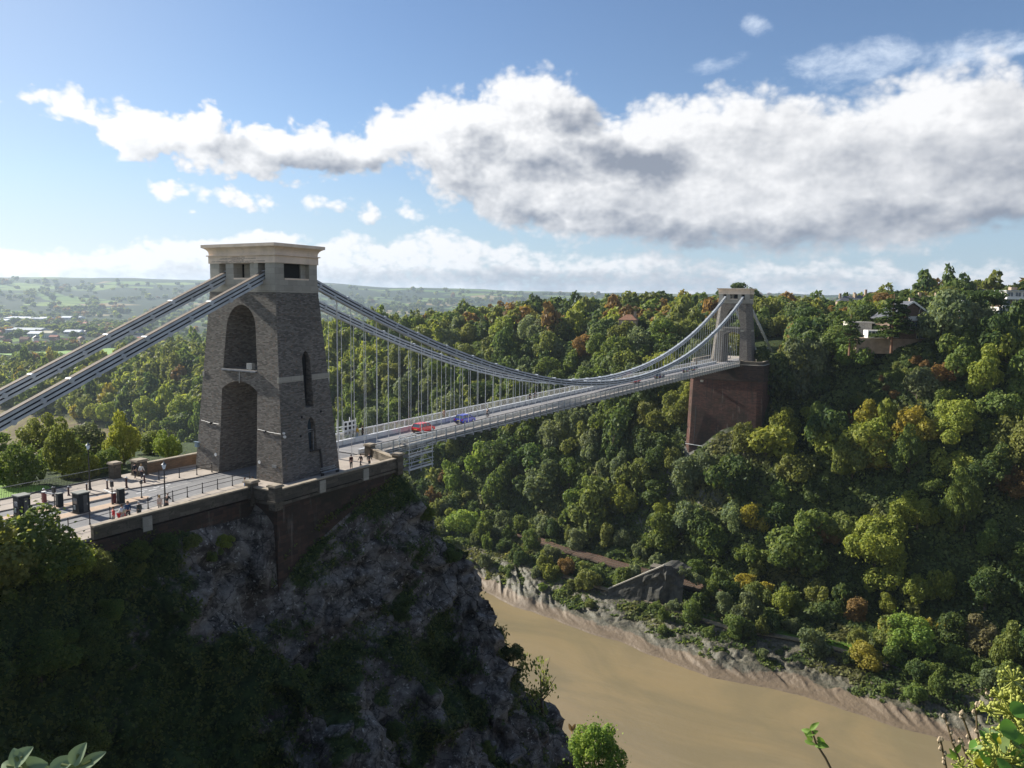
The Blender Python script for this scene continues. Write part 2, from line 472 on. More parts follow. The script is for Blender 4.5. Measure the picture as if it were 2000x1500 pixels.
def mat_masonry(name, cols, mortar, w=0.9, hgt=0.32, bump=0.5, stain=0.35, stain_col=(0.05, 0.05, 0.045), white=0.0, red=None, msize=0.02):
    """coursed rubble: bricks laid on a wall of any facing, colours varied stone by stone"""
    m_ = bpy.data.materials.new(name); m_.use_nodes = True
    h = NT(m_.node_tree)
    p = h.n('ShaderNodeBsdfPrincipled'); out = h.n('ShaderNodeOutputMaterial')
    h.t.links.new(p.outputs[0], out.inputs[0])
    p.inputs['Roughness'].default_value = 0.9; p.inputs['Specular IOR Level'].default_value = 0.2
    geo = h.n('ShaderNodeNewGeometry'); P = geo.outputs['Position']; s = h.sep(P)
    n = h.sep(geo.outputs['Normal'])
    usex = h.m('GREATER_THAN', h.m('ABSOLUTE', n[1]), h.m('ABSOLUTE', n[0]))
    u = h.m('ADD', h.m('MULTIPLY', s[0], usex), h.m('MULTIPLY', s[1], h.m('SUBTRACT', 1.0, usex)))
    wob = h.m('MULTIPLY_ADD', h.noise(P, 1.3, 3, 0.6), 0.14, -0.07)
    vec = h.xyz(u, h.m('ADD', s[2], wob), 0.0)
    br = h.n('ShaderNodeTexBrick', i_Vector=vec)
    br.inputs['Scale'].default_value = 1.0
    br.inputs['Brick Width'].default_value = w; br.inputs['Row Height'].default_value = hgt
    br.inputs['Mortar Size'].default_value = msize; br.inputs['Mortar Smooth'].default_value = 0.3
    br.inputs['Color1'].default_value = (0, 0, 0, 1); br.inputs['Color2'].default_value = (1, 1, 1, 1); br.inputs['Mortar'].default_value = (0.5, 0.5, 0.5, 1)
    br.offset = 0.5
    cell = h.noise(h.xyz(h.m('DIVIDE', u, w * 0.9), h.m('DIVIDE', s[2], hgt * 0.8), 0), 1.0, 2, 0.7)
    f = h.m('ADD', h.m('MULTIPLY', h.sep(br.outputs['Color'])[0], 0.5), h.m('MULTIPLY', cell, 0.5))
    c = h.mix(h.ramp(f, 0.2, 0.8), cols[0], cols[1])
    if len(cols) > 2:
        c = h.mix(h.ramp(h.noise(vec, 2.3, 3, 0.7), 0.56, 0.66), c, cols[2])
    c = h.mix(br.outputs['Fac'], c, mortar)
    big = h.noise(P, 0.12, 5, 0.6)
    c = h.mix(h.m('MULTIPLY', h.ramp(big, 0.46, 0.66), stain), c, stain_col)
    if red is not None:
        c = h.mix(h.m('MULTIPLY', h.ramp(h.noise(h.vm('MULTIPLY', P, (1, 1, 0.4)), 0.22, 4, 0.6), 0.45, 0.60), 0.7), c, red)
    if white:
        st = h.noise(h.vm('MULTIPLY', P, (1.1, 1.1, 0.12)), 1.0, 6, 0.65)
        c = h.mix(h.m('MULTIPLY', h.ramp(st, 0.58, 0.74), white), c, (0.42, 0.40, 0.36))
        st2 = h.noise(h.vm('MULTIPLY', h.vm('ADD', P, (37, 9, 2)), (0.9, 0.9, 0.06)), 1.0, 4, 0.6)
        c = h.mix(h.m('MULTIPLY', h.ramp(st2, 0.55, 0.7), 0.6), c, (0.035, 0.033, 0.03))
    h.put(p.inputs['Base Color'], c)
    b = h.n('ShaderNodeBump'); b.inputs['Strength'].default_value = bump; b.inputs['Distance'].default_value = 0.06
    h.put(b.inputs['Height'], h.m('ADD', h.m('MULTIPLY', br.outputs['Fac'], -1.0), h.m('ADD', h.m('MULTIPLY', cell, 1.5), h.noise(P, 4.0, 4, 0.7))))
    h.put(p.inputs['Normal'], b.outputs[0])
    MATS[name] = m_
    return m_
def leaf_material(name, source):
    """leaves: colour from the object (or a face attribute) varied leaf by leaf, light also passing through"""
    m_ = bpy.data.materials.new(name); m_.use_nodes = True
    h = NT(m_.node_tree)
    out = h.n('ShaderNodeOutputMaterial')
    if source == 'object':
        oi = h.n('ShaderNodeObjectInfo'); base = oi.outputs['Color']; rnd = oi.outputs['Random']
    else:
        at = h.n('ShaderNodeAttribute', attribute_name='tint'); base = at.outputs['Color']; rnd = 0.5
    v = h.n('ShaderNodeAttribute', attribute_name='leaf').outputs['Fac']
    c = h.mix(h.m('MULTIPLY', v, 0.32), base, (0.17, 0.20, 0.045))
    hs = h.n('ShaderNodeHueSaturation'); h.put(hs.inputs['Color'], c)
    h.put(hs.inputs['Value'], h.m('MULTIPLY_ADD', v, 0.75, 0.78)); h.put(hs.inputs['Hue'], h.m('MULTIPLY_ADD', v, -0.035, 0.515))
    c = hs.outputs[0]
    d = h.n('ShaderNodeBsdfPrincipled'); h.put(d.inputs['Base Color'], c); d.inputs['Roughness'].default_value = 0.62; d.inputs['Specular IOR Level'].default_value = 0.25
    t = h.n('ShaderNodeBsdfTranslucent'); h.put(t.inputs['Color'], h.mix(0.3, h.mix(0.5, c, (1.6, 1.6, 1.2), 'MULTIPLY'), (1.0, 0.9, 0.2), 'MULTIPLY'))
    ms = h.n('ShaderNodeMixShader'); ms.inputs[0].default_value = 0.45
    h.t.links.new(d.outputs[0], ms.inputs[1]); h.t.links.new(t.outputs[0], ms.inputs[2]); h.t.links.new(ms.outputs[0], out.inputs[0])
    return m_
# ------------------------------------------------------------------ ground heights (metres, bridge road = 0, +Y across the gorge)
def tab(x, pts):
    pts = sorted(pts)
    return np.interp(x, [p[0] for p in pts], [p[1] for p in pts])
WATER = -78.0
def bank_far(x):      # far water's edge
    b = tab(x, [(-3000, 300), (-1200, 300), (-900, 225), (-700, 205), (-497, 198), (-300, 182), (-150, 163), (-67, 150), (-49, 144), (-30, 141), (-3, 136.5), (18, 131.6), (40, 134), (57, 131.5), (72, 131), (100, 128), (160, 122), (400, 110), (3000, 100)])
    return b + 1.3 * fbm(np.asarray(x) / 9.0, 0 * np.asarray(x), oct=3, seed=5)
def crest_y(x):
    return tab(x, [(-1500, 700), (-900, 560), (-700, 480), (-500, 395), (-300, 335), (-150, 285), (-60, 255), (-20, 240), (15, 238), (40, 232), (60, 229), (100, 236), (200, 230), (500, 220), (3000, 220)])
def crest_z(x):
    return tab(x, [(-3000, -70), (-1100, -69), (-900, -64), (-700, -52), (-500, -33), (-400, -22), (-300, -9), (-200, -1), (-150, 1), (-60, 0), (-15, -1), (15, 0), (35, 5), (55, 9.0), (75, 10), (100, 12), (300, 16), (3000, 16)])
def rise(x):
    return tab(x, [(-3000, 0), (-700, 3), (-500, 2), (-350, 2), (-200, 6), (-100, 11.5), (0, 12.5), (60, 9.5), (100, 9), (400, 14), (3000, 14)])
RIM = [(-400, -300), (-160, -90), (-90, -45), (-50, -8), (-30, 10), (-14, 17), (-11, 11.6), (5, 11.8), (8.5, 10.8), (11.5, 9.2), (11.5, -9.2), (8.0, -9.4), (8.0, -26), (10.5, -34), (14, -44), (24, -56), (40, -64), (56, -66), (66, -64.5), (69.5, -60.6), (73, -60.3),
       (80, -66), (92, -70), (140, -66), (400, -120)]
def rim_dist(x, y):
    """signed distance to the near cliff's rim, positive on the gorge side"""
    x = np.asarray(x, float); y = np.asarray(y, float)
    best = np.full(x.shape, 1e9)
    ins = np.zeros(x.shape, bool)
    R = RIM + [(400, -2000), (-400, -2000)]
    for i in range(len(R)):
        (x0, y0), (x1, y1) = R[i], R[(i + 1) % len(R)]
        dx, dy = x1 - x0, y1 - y0
        if i < len(RIM) - 1:
            t = np.clip(((x - x0) * dx + (y - y0) * dy) / (dx * dx + dy * dy), 0, 1)
            best = np.minimum(best, np.hypot(x - x0 - t * dx, y - y0 - t * dy))
        cond = ((y0 > y) != (y1 > y)) & (x < (x1 - x0) * (y - y0) / (y1 - y0 + 1e-12) + x0)
        ins ^= cond
    return np.where(ins, -best, best)
def near_top(x, y):
    """height of the near plateau: road level by the tower, higher towards the viewpoint"""
    x = np.asarray(x, float); y = np.asarray(y, float)
    z = tab(x, [(-600, -30), (-200, -12), (-90, -6), (-30, -1.5), (-12, -0.12), (9.5, -0.12), (12, 0.4), (25, 7), (45, 15), (62, 18.2), (140, 22)])
    w = sstep(-52, -32, y)
    return z * (1 - w) + np.minimum(z, -0.12) * w
def height_near(x, y):
    d = rim_dist(x, y)
    top = near_top(x, y)
    # spread of the cliff: steep by the bridge, eased west of it
    wob = 2.4 * fbm(x / 14.0, y / 14.0, oct=3, seed=31)
    dd = d + wob * sstep(2, 12, d)
    drop = tab(dd, [(-5, 0), (0, 0), (1.2, 1.5), (4, 8.0), (9.3, 18.5), (14.8, 28), (19.3, 38), (24.8, 49), (32, 60), (42, 71), (52, 78), (60, 86), (400, 96)])
    wdrop = tab(dd, [(-5, 0), (0, 0), (8, 4), (22, 14), (45, 34), (80, 62), (110, 76), (140, 88), (400, 96)])
    w = sstep(-18, -45, x)
    drop = drop * (1 - w) + wdrop * w
    z = top - drop * np.clip((top + 92) / 92, 0.6, 1.3)
    # the notch at the foot of the masonry corner, and the clean face of the masonry on the gorge side
    notch = 4.5 * np.exp(-((x - 14.5) / 3.4) ** 2 - ((y + 11.5) / 4.5) ** 2) + (1.2 + 4.2 * sstep(9, -10, y)) * sstep(11.5, 12.1, x) * sstep(30, 15, x) * sstep(-14, -10, y) * sstep(10, 6, y)
    notch = notch + 0.4 * sstep(8.1, 8.7, x) * sstep(20, 10, x) * sstep(-27, -24, y) * sstep(-9, -10.5, y)
    return z - notch * sstep(-0.6, 0.6, d)
def height_far(x, y):
    yb = bank_far(x)
    yc, zc = crest_y(x), crest_z(x)
    t = y - yb
    L = np.maximum(yc - yb, 50)
    bench = tab(t, [(-60, -84), (-8, -80.5), (0, WATER), (4, -76.9), (9, -75.3), (13, -73.8), (19, -71.8), (22, -71.2), (27, -68.6), (38, -68.0), (42, -66.5)])
    u = np.clip((t - 42) / (L - 42), 0, 1)
    prof = np.interp(u, [0, .15, .4, .7, .9, 1.0], [0, .20, .50, .80, .96, 1.0])
    slope = -66.5 + (zc + 66.5) * prof
    z = np.where(t < 42, np.minimum(bench, zc - 0.0), slope)
    mid = np.clip(u * (1 - u) * 4, 0, 1)
    z = z + mid * (7.0 * fbm(x / 55.0, y / 90.0, oct=3, seed=3))
    # hollow to the right of the brick abutment
    z = z - 19 * np.exp(-((x - 36) / 19.0) ** 2) * mid * sstep(0.3, 0.75, u)
    z = z + 9 * np.exp(-((x - 4) / 13.0) ** 2) * mid * sstep(0.15, 0.5, u) * sstep(1.0, 0.8, u)
    # plateau behind
    v = y - yc
    z = z + rise(x) * sstep(0, 135, v) + np.where(v > 0, 3.0 * fbm(x / 70.0, y / 70.0, oct=3, seed=9) * sstep(0, 80, v), 0)
    low = -66 + 5 * fbm(x / 400.0, y / 400.0, oct=3, seed=21)
    back = sstep(330, 900, v)
    z = z * (1 - back) + low * back
    # distant range
    R = np.hypot(x - CAM[0], y - CAM[1]); az = np.degrees(np.arctan2(x - CAM[0], y - CAM[1]))
    ridge = tab(az, [(-180, 130), (-64, 150), (-52, 156), (-45, 150), (-40, 128), (-33, 118), (-25, 110), (0, 100), (180, 100)])
    ridge = ridge + 14 * fbm(az / 3.0, R / 2500.0, oct=4, seed=40)
    far = sstep(2500, 7200, R) ** 1.1
    z = z + (ridge + 70) * far + 26 * fbm(x / 900.0, y / 900.0, oct=4, seed=41) * sstep(2300, 3800, R) * (1 - 0.5 * far)
    z = z - 150 * sstep(9000, 20000, R)
    return z
def height(x, y):
    x = np.asarray(x, float); y = np.asarray(y, float)
    yb = bank_far(x)
    mid = yb - 36
    w = sstep(-6, 6, y - mid)
    return np.maximum(height_near(x, y), -86.0) * (1 - w) + height_far(x, y) * w
# ------------------------------------------------------------------ setting: ground, river, mud, cliff
def graded(c, a, span, step):
    n = int(math.asinh(span / a) / (step / a)) + 1
    u = np.linspace(-math.asinh(span / a), math.asinh(span / a), 2 * n + 1)
    return c + a * np.sinh(u)
def ground_material():
    m_ = bpy.data.materials.new('ground'); m_.use_nodes = True
    h = NT(m_.node_tree)
    p = h.n('ShaderNodeBsdfPrincipled'); out = h.n('ShaderNodeOutputMaterial'); h.t.links.new(p.outputs[0], out.inputs[0])
    p.inputs['Roughness'].default_value = 0.95; p.inputs['Specular IOR Level'].default_value = 0.1
    P = h.n('ShaderNodeNewGeometry').outputs['Position']
    at = lambda n: h.n('ShaderNodeAttribute', attribute_name=n).outputs['Fac']
    litter = h.mix(h.ramp(h.noise(P, 0.35, 6, 0.65), 0.35, 0.65), (0.018, 0.030, 0.010), (0.055, 0.070, 0.022))
    # farmland and suburbs in the distance: a patchwork of pasture, stubble, wood and hedges
    Q = h.vm('MULTIPLY', P, (1, 1, 0))
    warp = h.vm('ADD', Q, h.sc(h.noise(Q, 0.002, 3, 0.5, color=True), 160))
    vo = h.n('ShaderNodeTexVoronoi', i_Vector=warp, i_Scale=0.0042, feature='F1')
    cc = h.sep(vo.outputs['Color'])
    field = h.mix(h.ramp(cc[0], 0.2, 0.9), (0.09, 0.17, 0.03), (0.17, 0.24, 0.055))
    field = h.mix(h.ramp(cc[1], 0.72, 0.78), field, (0.26, 0.21, 0.11))
    wood = h.mix(h.noise(P, 0.03, 5, 0.7), (0.016, 0.032, 0.014), (0.040, 0.062, 0.024))
    woodm = h.m('MAXIMUM', h.ramp(cc[2], 0.50, 0.56), h.ramp(h.noise(Q, 0.0016, 6, 0.62), 0.47, 0.52))
    edge = h.n('ShaderNodeTexVoronoi', i_Vector=warp, i_Scale=0.0042, feature='DISTANCE_TO_EDGE')
    hedge = h.ramp(h.m('ADD', edge.outputs['Distance'], h.m('MULTIPLY', h.noise(P, 0.02, 3, 0.6), 0.04)), 0.03, 0.065, 1.0, 0.0)
    farc = h.mix(h.m('MAXIMUM', woodm, hedge), field, wood)
    c = h.mix(at('far'), litter, farc)
    rock = h.mix(h.ramp(h.noise(P, 0.5, 7, 0.7), 0.35, 0.65), (0.07, 0.07, 0.065), (0.24, 0.23, 0.21))
    c = h.mix(h.m('MULTIPLY', at('rock'), h.ramp(h.noise(P, 0.3, 5, 0.6), 0.42, 0.55)), c, rock)
    c = h.mix(at('grass'), c, h.mix(h.noise(P, 0.8, 4, 0.6), (0.10, 0.22, 0.02), (0.16, 0.30, 0.03)))
    c = h.mix(at('mud'), c, h.mix(h.ramp(h.noise(P, 0.12, 5, 0.6), 0.4, 0.6), (0.15, 0.12, 0.07), (0.20, 0.18, 0.085)))
    h.put(p.inputs['Base Color'], c)
    b = h.n('ShaderNodeBump'); b.inputs['Strength'].default_value = 0.7; b.inputs['Distance'].default_value = 1.0
    h.put(b.inputs['Height'], h.noise(P, 0.5, 6, 0.65)); h.put(p.inputs['Normal'], b.outputs[0])
    return m_
def build_ground():
    xs = graded(-40.0, 120.0, 9400.0, 2.6)
    ys = graded(185.0, 120.0, 9400.0, 2.6)
    X, Y = np.meshgrid(xs, ys)
    Z = height(X, Y)
    yb = bank_far(X)
    inner = (X > -138) & (X < 128) & (Y > -128) & (Y < 78)
    Z = np.where(inner, Z - 14.0, Z)                     # the cliff sheet covers this part
    Z = np.where((np.abs(Y - yb - 7) < 9.5) & (X > -127) & (X < 147), Z - 2.5, Z)      # and the mud sheet this one
    n, m = X.shape
    V = np.stack([X, Y, Z], -1).reshape(-1, 3)
    i = np.arange(n * m).reshape(n, m)
    F = np.stack([i[:-1, :-1], i[:-1, 1:], i[1:, 1:], i[1:, :-1]], -1).reshape(-1, 4)
    R = np.hypot(X - CAM[0], Y - CAM[1])
    far = sstep(620, 900, R)
    t = Y - yb
    mud = sstep(13, 8, np.abs(t)) * (R < 3000)
    mud = np.maximum(mud, sstep(-190, -260, X) * sstep(46, 38, t) * (t > -8) * (X > -1500))
    grass = sstep(15, 5, np.abs(np.hypot((X + 480) / 1.0, (Y - 548) / 2.2) - 0) - 16) + (sstep(2.0, 0.5, np.abs(t - 20)) * (R < 400)) * 0.8
    grass = np.clip(grass + ((X < -11.2) & (X > -15) & (Y < -18) & (Y > -40)), 0, 1)
    rock = np.exp(-((X + 22) / 28.0) ** 2) * sstep(44, 50, t) * sstep(85, 70, t)
    A = {k: ('POINT', 'FLOAT', a) for k, a in (('far', far), ('mud', mud), ('grass', grass), ('rock', rock))}
    me = np_mesh('ground', V, F, A, smooth=True)
    tag(link_mesh('ground', me, ground_material()), kind='structure')
build_ground()

def build_river():
    m_ = bpy.data.materials.new('muddy_water'); m_.use_nodes = True
    h = NT(m_.node_tree)
    p = h.n('ShaderNodeBsdfPrincipled'); out = h.n('ShaderNodeOutputMaterial'); h.t.links.new(p.outputs[0], out.inputs[0])
    P = h.n('ShaderNodeNewGeometry').outputs['Position']
    big = h.noise(h.vm('MULTIPLY', P, (0.6, 1.0, 0)), 0.035, 5, 0.6, 1.0)
    c = h.mix(h.ramp(big, 0.38, 0.62), (0.205, 0.168, 0.100), (0.258, 0.200, 0.112))
    fine = h.noise(h.vm('MULTIPLY', P, (0.25, 1.4, 0)), 0.22, 6, 0.7, 0.6)
    c = h.mix(h.ramp(fine, 0.50, 0.72, 0.0, 0.18), c, (0.30, 0.25, 0.155))
    h.put(p.inputs['Base Color'], c)
    h.put(p.inputs['Roughness'], h.ramp(h.noise(h.vm('MULTIPLY', P, (0.3, 1, 0)), 0.06, 4, .6), 0.4, 0.6, 0.08, 0.24)); p.inputs['IOR'].default_value = 1.33
    b = h.n('ShaderNodeBump'); b.inputs['Strength'].default_value = 0.28; b.inputs['Distance'].default_value = 0.14
    h.put(b.inputs['Height'], h.m('ADD', h.noise(P, 0.9, 5, 0.6), h.noise(h.vm('MULTIPLY', P, (0.25, 1, 0)), 0.35, 4, 0.6, 1.5)))
    h.put(p.inputs['Normal'], b.outputs[0])
    xs = np.linspace(-1300, 700, 120)
    yb = bank_far(xs)
    V = np.concatenate([np.stack([xs, yb - 110, np.full_like(xs, WATER)], -1), np.stack([xs, yb + 4, np.full_like(xs, WATER)], -1)])
    n = len(xs); i = np.arange(n - 1)
    F = np.stack([i, i + 1, n + i + 1, n + i], -1)
    tag(link_mesh('river', np_mesh('river', V, F), m_), kind='structure')
build_river()

def build_mud():
    """the tidal mud along the far bank: gullies and slumps running down to the water"""
    m_ = bpy.data.materials.new('tidal_mud'); m_.use_nodes = True
    h = NT(m_.node_tree)
    p = h.n('ShaderNodeBsdfPrincipled'); out = h.n('ShaderNodeOutputMaterial'); h.t.links.new(p.outputs[0], out.inputs[0])
    p.inputs['Roughness'].default_value = 0.62
    P = h.n('ShaderNodeNewGeometry').outputs['Position']
    up = h.ramp(h.m('ADD', h.n('ShaderNodeAttribute', attribute_name='up').outputs['Fac'], h.m('MULTIPLY_ADD', h.noise(P, 0.45, 5, 0.65), 0.9, -0.45)), 0.30, 0.55)
    mudc = h.mix(h.noise(P, 0.7, 6, 0.6), (0.125, 0.092, 0.056), (0.185, 0.138, 0.090))
    rockc = h.mix(h.ramp(h.noise(P, 1.6, 6, 0.7), 0.35, 0.65), (0.040, 0.042, 0.024), (0.125, 0.110, 0.075))
    h.put(p.inputs['Base Color'], h.mix(up, mudc, rockc))
    b = h.n('ShaderNodeBump'); b.inputs['Strength'].default_value = 0.8; b.inputs['Distance'].default_value = 0.35
    h.put(b.inputs['Height'], h.noise(P, 1.1, 6, 0.65)); h.put(p.inputs['Normal'], b.outputs[0])
    xs = np.arange(-130, 150, 0.36)
    ts = np.concatenate([np.linspace(-4, 0, 6)[:-1], np.linspace(0, 19, 48)])
    X, T = np.meshgrid(xs, ts)
    shift = 1.1 * fbm(X / 7.0, T / 9.0, oct=3, seed=60)
    y = bank_far(X) + T
    base = np.interp(T, [-4, 0, 4, 9, 13, 19], [-79.0, WATER, -77.1, -75.8, -74.3, -72.0])
    # gullies: ridged noise stretched down the slope, leaning a little
    g = fbm((X + T * 1.3 + 4.0 * fbm(X / 12., T / 12., oct=2, seed=66)) / 3.4, T / 14.0, oct=4, seed=61, ridged=True)
    g2 = fbm((X * 0.8 - T * 1.3) / 3.0, (X + T) / 10.0, oct=3, seed=62, ridged=True)
    env = sstep(-1, 3, T) * sstep(19.5, 13, T)
    where = 0.5 + 0.9 * sstep(-0.2, 0.5, fbm(X / 26.0, 0 * X, oct=2, seed=63))
    big = fbm(X / 17.0, T / 30.0, oct=3, seed=67)
    rocks = fbm(X / 2.2, T / 1.6, oct=4, seed=68, ridged=True, gain=.6)
    z = base + env * (1.0 * where * g * sstep(0, 5, T) + 0.6 * g2 * sstep(3, 8, T) + 0.7 * big + 0.55 * rocks * sstep(3, 9, T + 3 * big) + 0.25 * fbm(X / 5., T / 4., oct=4, seed=64)) + 0.25
    z = np.where(T < -0.5, base, z)
    n, m = X.shape
    V = np.stack([X + shift * 0, y, z], -1).reshape(-1, 3)
    i = np.arange(n * m).reshape(n, m)
    F = np.stack([i[:-1, :-1], i[:-1, 1:], i[1:, 1:], i[1:, :-1]], -1).reshape(-1, 4)
    me = np_mesh('mud_bank', V, F, {'up': ('POINT', 'FLOAT', sstep(2.5, 8.5, T + 3 * fbm(X / 12., T / 12., oct=3, seed=65)))}, smooth=True)
    tag(link_mesh('mud_bank', me, m_), kind='structure')
build_mud()

CLIFF = {}
def build_cliff():
    m_ = bpy.data.materials.new('limestone'); m_.use_nodes = True
    h = NT(m_.node_tree)
    p = h.n('ShaderNodeBsdfPrincipled'); out = h.n('ShaderNodeOutputMaterial'); h.t.links.new(p.outputs[0], out.inputs[0])
    p.inputs['Roughness'].default_value = 0.9; p.inputs['Specular IOR Level'].default_value = 0.2
    P = h.n('ShaderNodeNewGeometry').outputs['Position']
    tilt = h.xyz(h.vm('DOT_PRODUCT', P, (0.85, 0.45, -0.2)), h.vm('DOT_PRODUCT', P, (-0.4, 0.85, 0.25)), h.vm('DOT_PRODUCT', P, (0.5, -0.4, 1.5)))
    n1 = h.noise(tilt, 0.55, 8, 0.68)
    c = h.mix(h.ramp(n1, 0.36, 0.62), (0.036, 0.032, 0.028), (0.245, 0.225, 0.20))
    c = h.mix(h.m('MULTIPLY', h.ramp(h.noise(P, 0.16, 4, 0.6), 0.50, 0.62), 0.4), c, (0.085, 0.062, 0.052))
    c = h.mix(h.ramp(h.noise(P, 1.9, 6, 0.7), 0.57, 0.67), c, (0.46, 0.44, 0.40))
    for sc_, wd, amt in ((0.30, 0.03, 0.75), (1.1, 0.035, 0.40)):                # joints and bedding cracks
        ve = h.n('ShaderNodeTexVoronoi', i_Vector=h.vm('ADD', tilt, h.sc(h.noise(P, 1.2, 4, .6, color=True), 0.9)), i_Scale=sc_, feature='DISTANCE_TO_EDGE')
        c = h.mix(h.ramp(ve.outputs['Distance'], 0.0, wd, amt, 0.0), c, (0.012, 0.012, 0.012))
    veg = h.mix(h.ramp(h.noise(P, 1.2, 6, 0.7), 0.35, 0.65), (0.016, 0.032, 0.010), (0.060, 0.090, 0.026))
    vm_ = h.ramp(h.m('ADD', h.n('ShaderNodeAttribute', attribute_name='veg').outputs['Fac'], h.m('MULTIPLY_ADD', h.noise(P, 1.4, 5, 0.65), 0.5, -0.25)), 0.42, 0.58)
    c = h.mix(vm_, c, veg)
    h.put(p.inputs['Base Color'], c)
    b = h.n('ShaderNodeBump'); b.inputs['Strength'].default_value = 1.0; b.inputs['Distance'].default_value = 0.45
    h.put(b.inputs['Height'], h.m('ADD', n1, h.m('MULTIPLY', h.noise(P, 2.4, 6, 0.7), 0.45))); h.put(p.inputs['Normal'], b.outputs[0])
    def axis(lo, a, b, hi, fine, coarse):
        return np.unique(np.concatenate([np.arange(lo, a, coarse), np.arange(a, b, fine), np.arange(b, hi + coarse, coarse)]))
    xs = np.unique(np.concatenate([np.arange(-140, -20, 2.4), np.arange(-20, 8.5, 0.8), np.arange(8.5, 46, 0.20), np.arange(46, 80, 0.7), np.arange(80, 132, 2.4)]))
    ys = np.unique(np.concatenate([np.arange(-130, -70, 2.4), np.arange(-70, -46, 0.6), np.arange(-46, 40, 0.27), np.arange(40, 64, 0.5), np.arange(64, 82, 2.4)]))
    X, Y = np.meshgrid(xs, ys)
    d = rim_dist(X, Y)
    buttress = fbm((X - 0.5 * Y) / 15.0, (Y + 0.3 * X) / 13.0, oct=3, seed=72, ridged=True)
    Z = np.maximum(height_near(X, Y), -86.0) + sstep(3, 9, d) * 6.5 * (buttress - 0.15)
    gy, gx = np.gradient(Z, ys, xs)
    Nn = np.stack([-gx, -gy, np.ones_like(Z)], -1); Nn /= np.linalg.norm(Nn, axis=-1, keepdims=True)
    act = sstep(0.6, 3.5, d)
    # dipping beds broken into blocks by joints: offsets constant over each block, so edges stay hard
    s1 = X * 0.30 - Y * 0.22 + Z * 0.93
    s2 = X * 0.85 + Y * 0.45 - Z * 0.20
    s3 = -X * 0.40 + Y * 0.85 + Z * 0.25
    wx, wy, wz = (fbm(s1 / 6.0, s2 / 6.0, s3 / 6.0, oct=2, seed=q) for q in (74, 75, 76))
    def blocks(a, b_, c_, seed, w=1.0):
        i, j, k = np.floor(s1 / a + w * wx), np.floor(s2 / b_ + w * wy), np.floor(s3 / c_ + w * wz)
        return _hash(i, j, k, seed) - 0.5
    disp = act * (2.4 * blocks(3.4, 6.0, 7.0, 1, 1.3) + 1.15 * blocks(1.3, 2.4, 2.7, 2, 2.0) + 0.42 * blocks(0.55, 1.0, 1.1, 3, 3.0)
                  + 0.7 * fbm(s1 / 2.5, s2 / 4.0, s3 / 4.0, oct=4, seed=71, gain=0.6) + 0.9 * fbm(s1 / 7.0, s2 / 9.0, s3 / 9.0, oct=3, seed=70, ridged=True))
    V = np.stack([X, Y, Z], -1) + Nn * disp[..., None] * (1, 1, 0.6)
    veg = 0.45 + 0.80 * fbm(s1 / 5.0, s2 / 14.0, s3 / 12.0, oct=5, seed=73, gain=.6) + 0.5 * sstep(0.50, 0.75, Nn[..., 2]) - 0.10 - 0.25 * (buttress - 0.2)
    veg = veg + 0.60 * sstep(-13, -28, Y + 0.25 * (X - 10)) * (X < 60) + 0.12 * sstep(4, 1, d) * (d > 0)
    veg = np.where(X < -13, 1.2, veg)
    n, m = X.shape
    i = np.arange(n * m).reshape(n, m)
    F = np.stack([i[:-1, :-1], i[:-1, 1:], i[1:, 1:], i[1:, :-1]], -1).reshape(-1, 4)
    me = np_mesh('cliff', V.reshape(-1, 3), F, {'veg': ('POINT', 'FLOAT', veg)}, smooth=False)
    tag(link_mesh('cliff', me, m_), kind='structure')
    CLIFF.update(V=V, veg=veg, d=d, X=X, Y=Y, N=Nn)
build_cliff()
# ------------------------------------------------------------------ the suspension bridge
SPAN = 214.05
STONE = mat_masonry('tower_rubble', ((0.110, 0.102, 0.092), (0.27, 0.248, 0.22), (0.23, 0.165, 0.12)), (0.15, 0.14, 0.125), w=0.42, hgt=0.15, bump=0.7, stain=0.25)
DRESSED = mat_masonry('dressed_stone', ((0.33, 0.315, 0.27), (0.42, 0.395, 0.34)), (0.24, 0.225, 0.195), w=1.3, hgt=0.62, bump=0.25, stain=0.30, stain_col=(0.19, 0.18, 0.15), msize=0.012)
CREAM = mat('cream_stone', (0.76, 0.62, 0.49), rough=0.8, var=0.12, scale=0.7, bump=0.15, streak=0.12)
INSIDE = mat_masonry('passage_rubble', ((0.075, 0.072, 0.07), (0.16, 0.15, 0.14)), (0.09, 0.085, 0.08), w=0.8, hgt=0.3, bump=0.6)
PARA = mat_masonry('parapet_stone', ((0.085, 0.075, 0.06), (0.16, 0.14, 0.11), (0.06, 0.055, 0.04)), (0.08, 0.07, 0.06), w=1.1, hgt=0.4, bump=0.5, stain=0.4)
COPING = mat('coping_stone', (0.33, 0.28, 0.21), rough=0.85, var=0.3, scale=1.2, bump=0.3)
REDSTONE = mat_masonry('abutment_red_stone', ((0.080, 0.042, 0.034), (0.145, 0.072, 0.055), (0.085, 0.075, 0.062)), (0.07, 0.05, 0.043), w=1.0, hgt=0.38, bump=0.6, stain=0.6, stain_col=(0.035, 0.036, 0.028), white=0.30)
DARKRED = mat_masonry('abutment_dark_stone', ((0.042, 0.032, 0.026), (0.085, 0.052, 0.040), (0.045, 0.045, 0.038)), (0.04, 0.034, 0.03), w=1.0, hgt=0.4, bump=0.6, stain=0.7, stain_col=(0.022, 0.024, 0.016), white=0.20)
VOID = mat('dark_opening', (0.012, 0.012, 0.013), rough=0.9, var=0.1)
IRON = mat('bridge_iron', (0.52, 0.56, 0.60), rough=0.5, var=0.14, scale=0.8, bump=0.1, spec=0.4)
IRON_TOP = mat('chain_cover_boards', (0.13, 0.10, 0.075), rough=0.8, var=0.3, scale=0.8, bump=0.2)
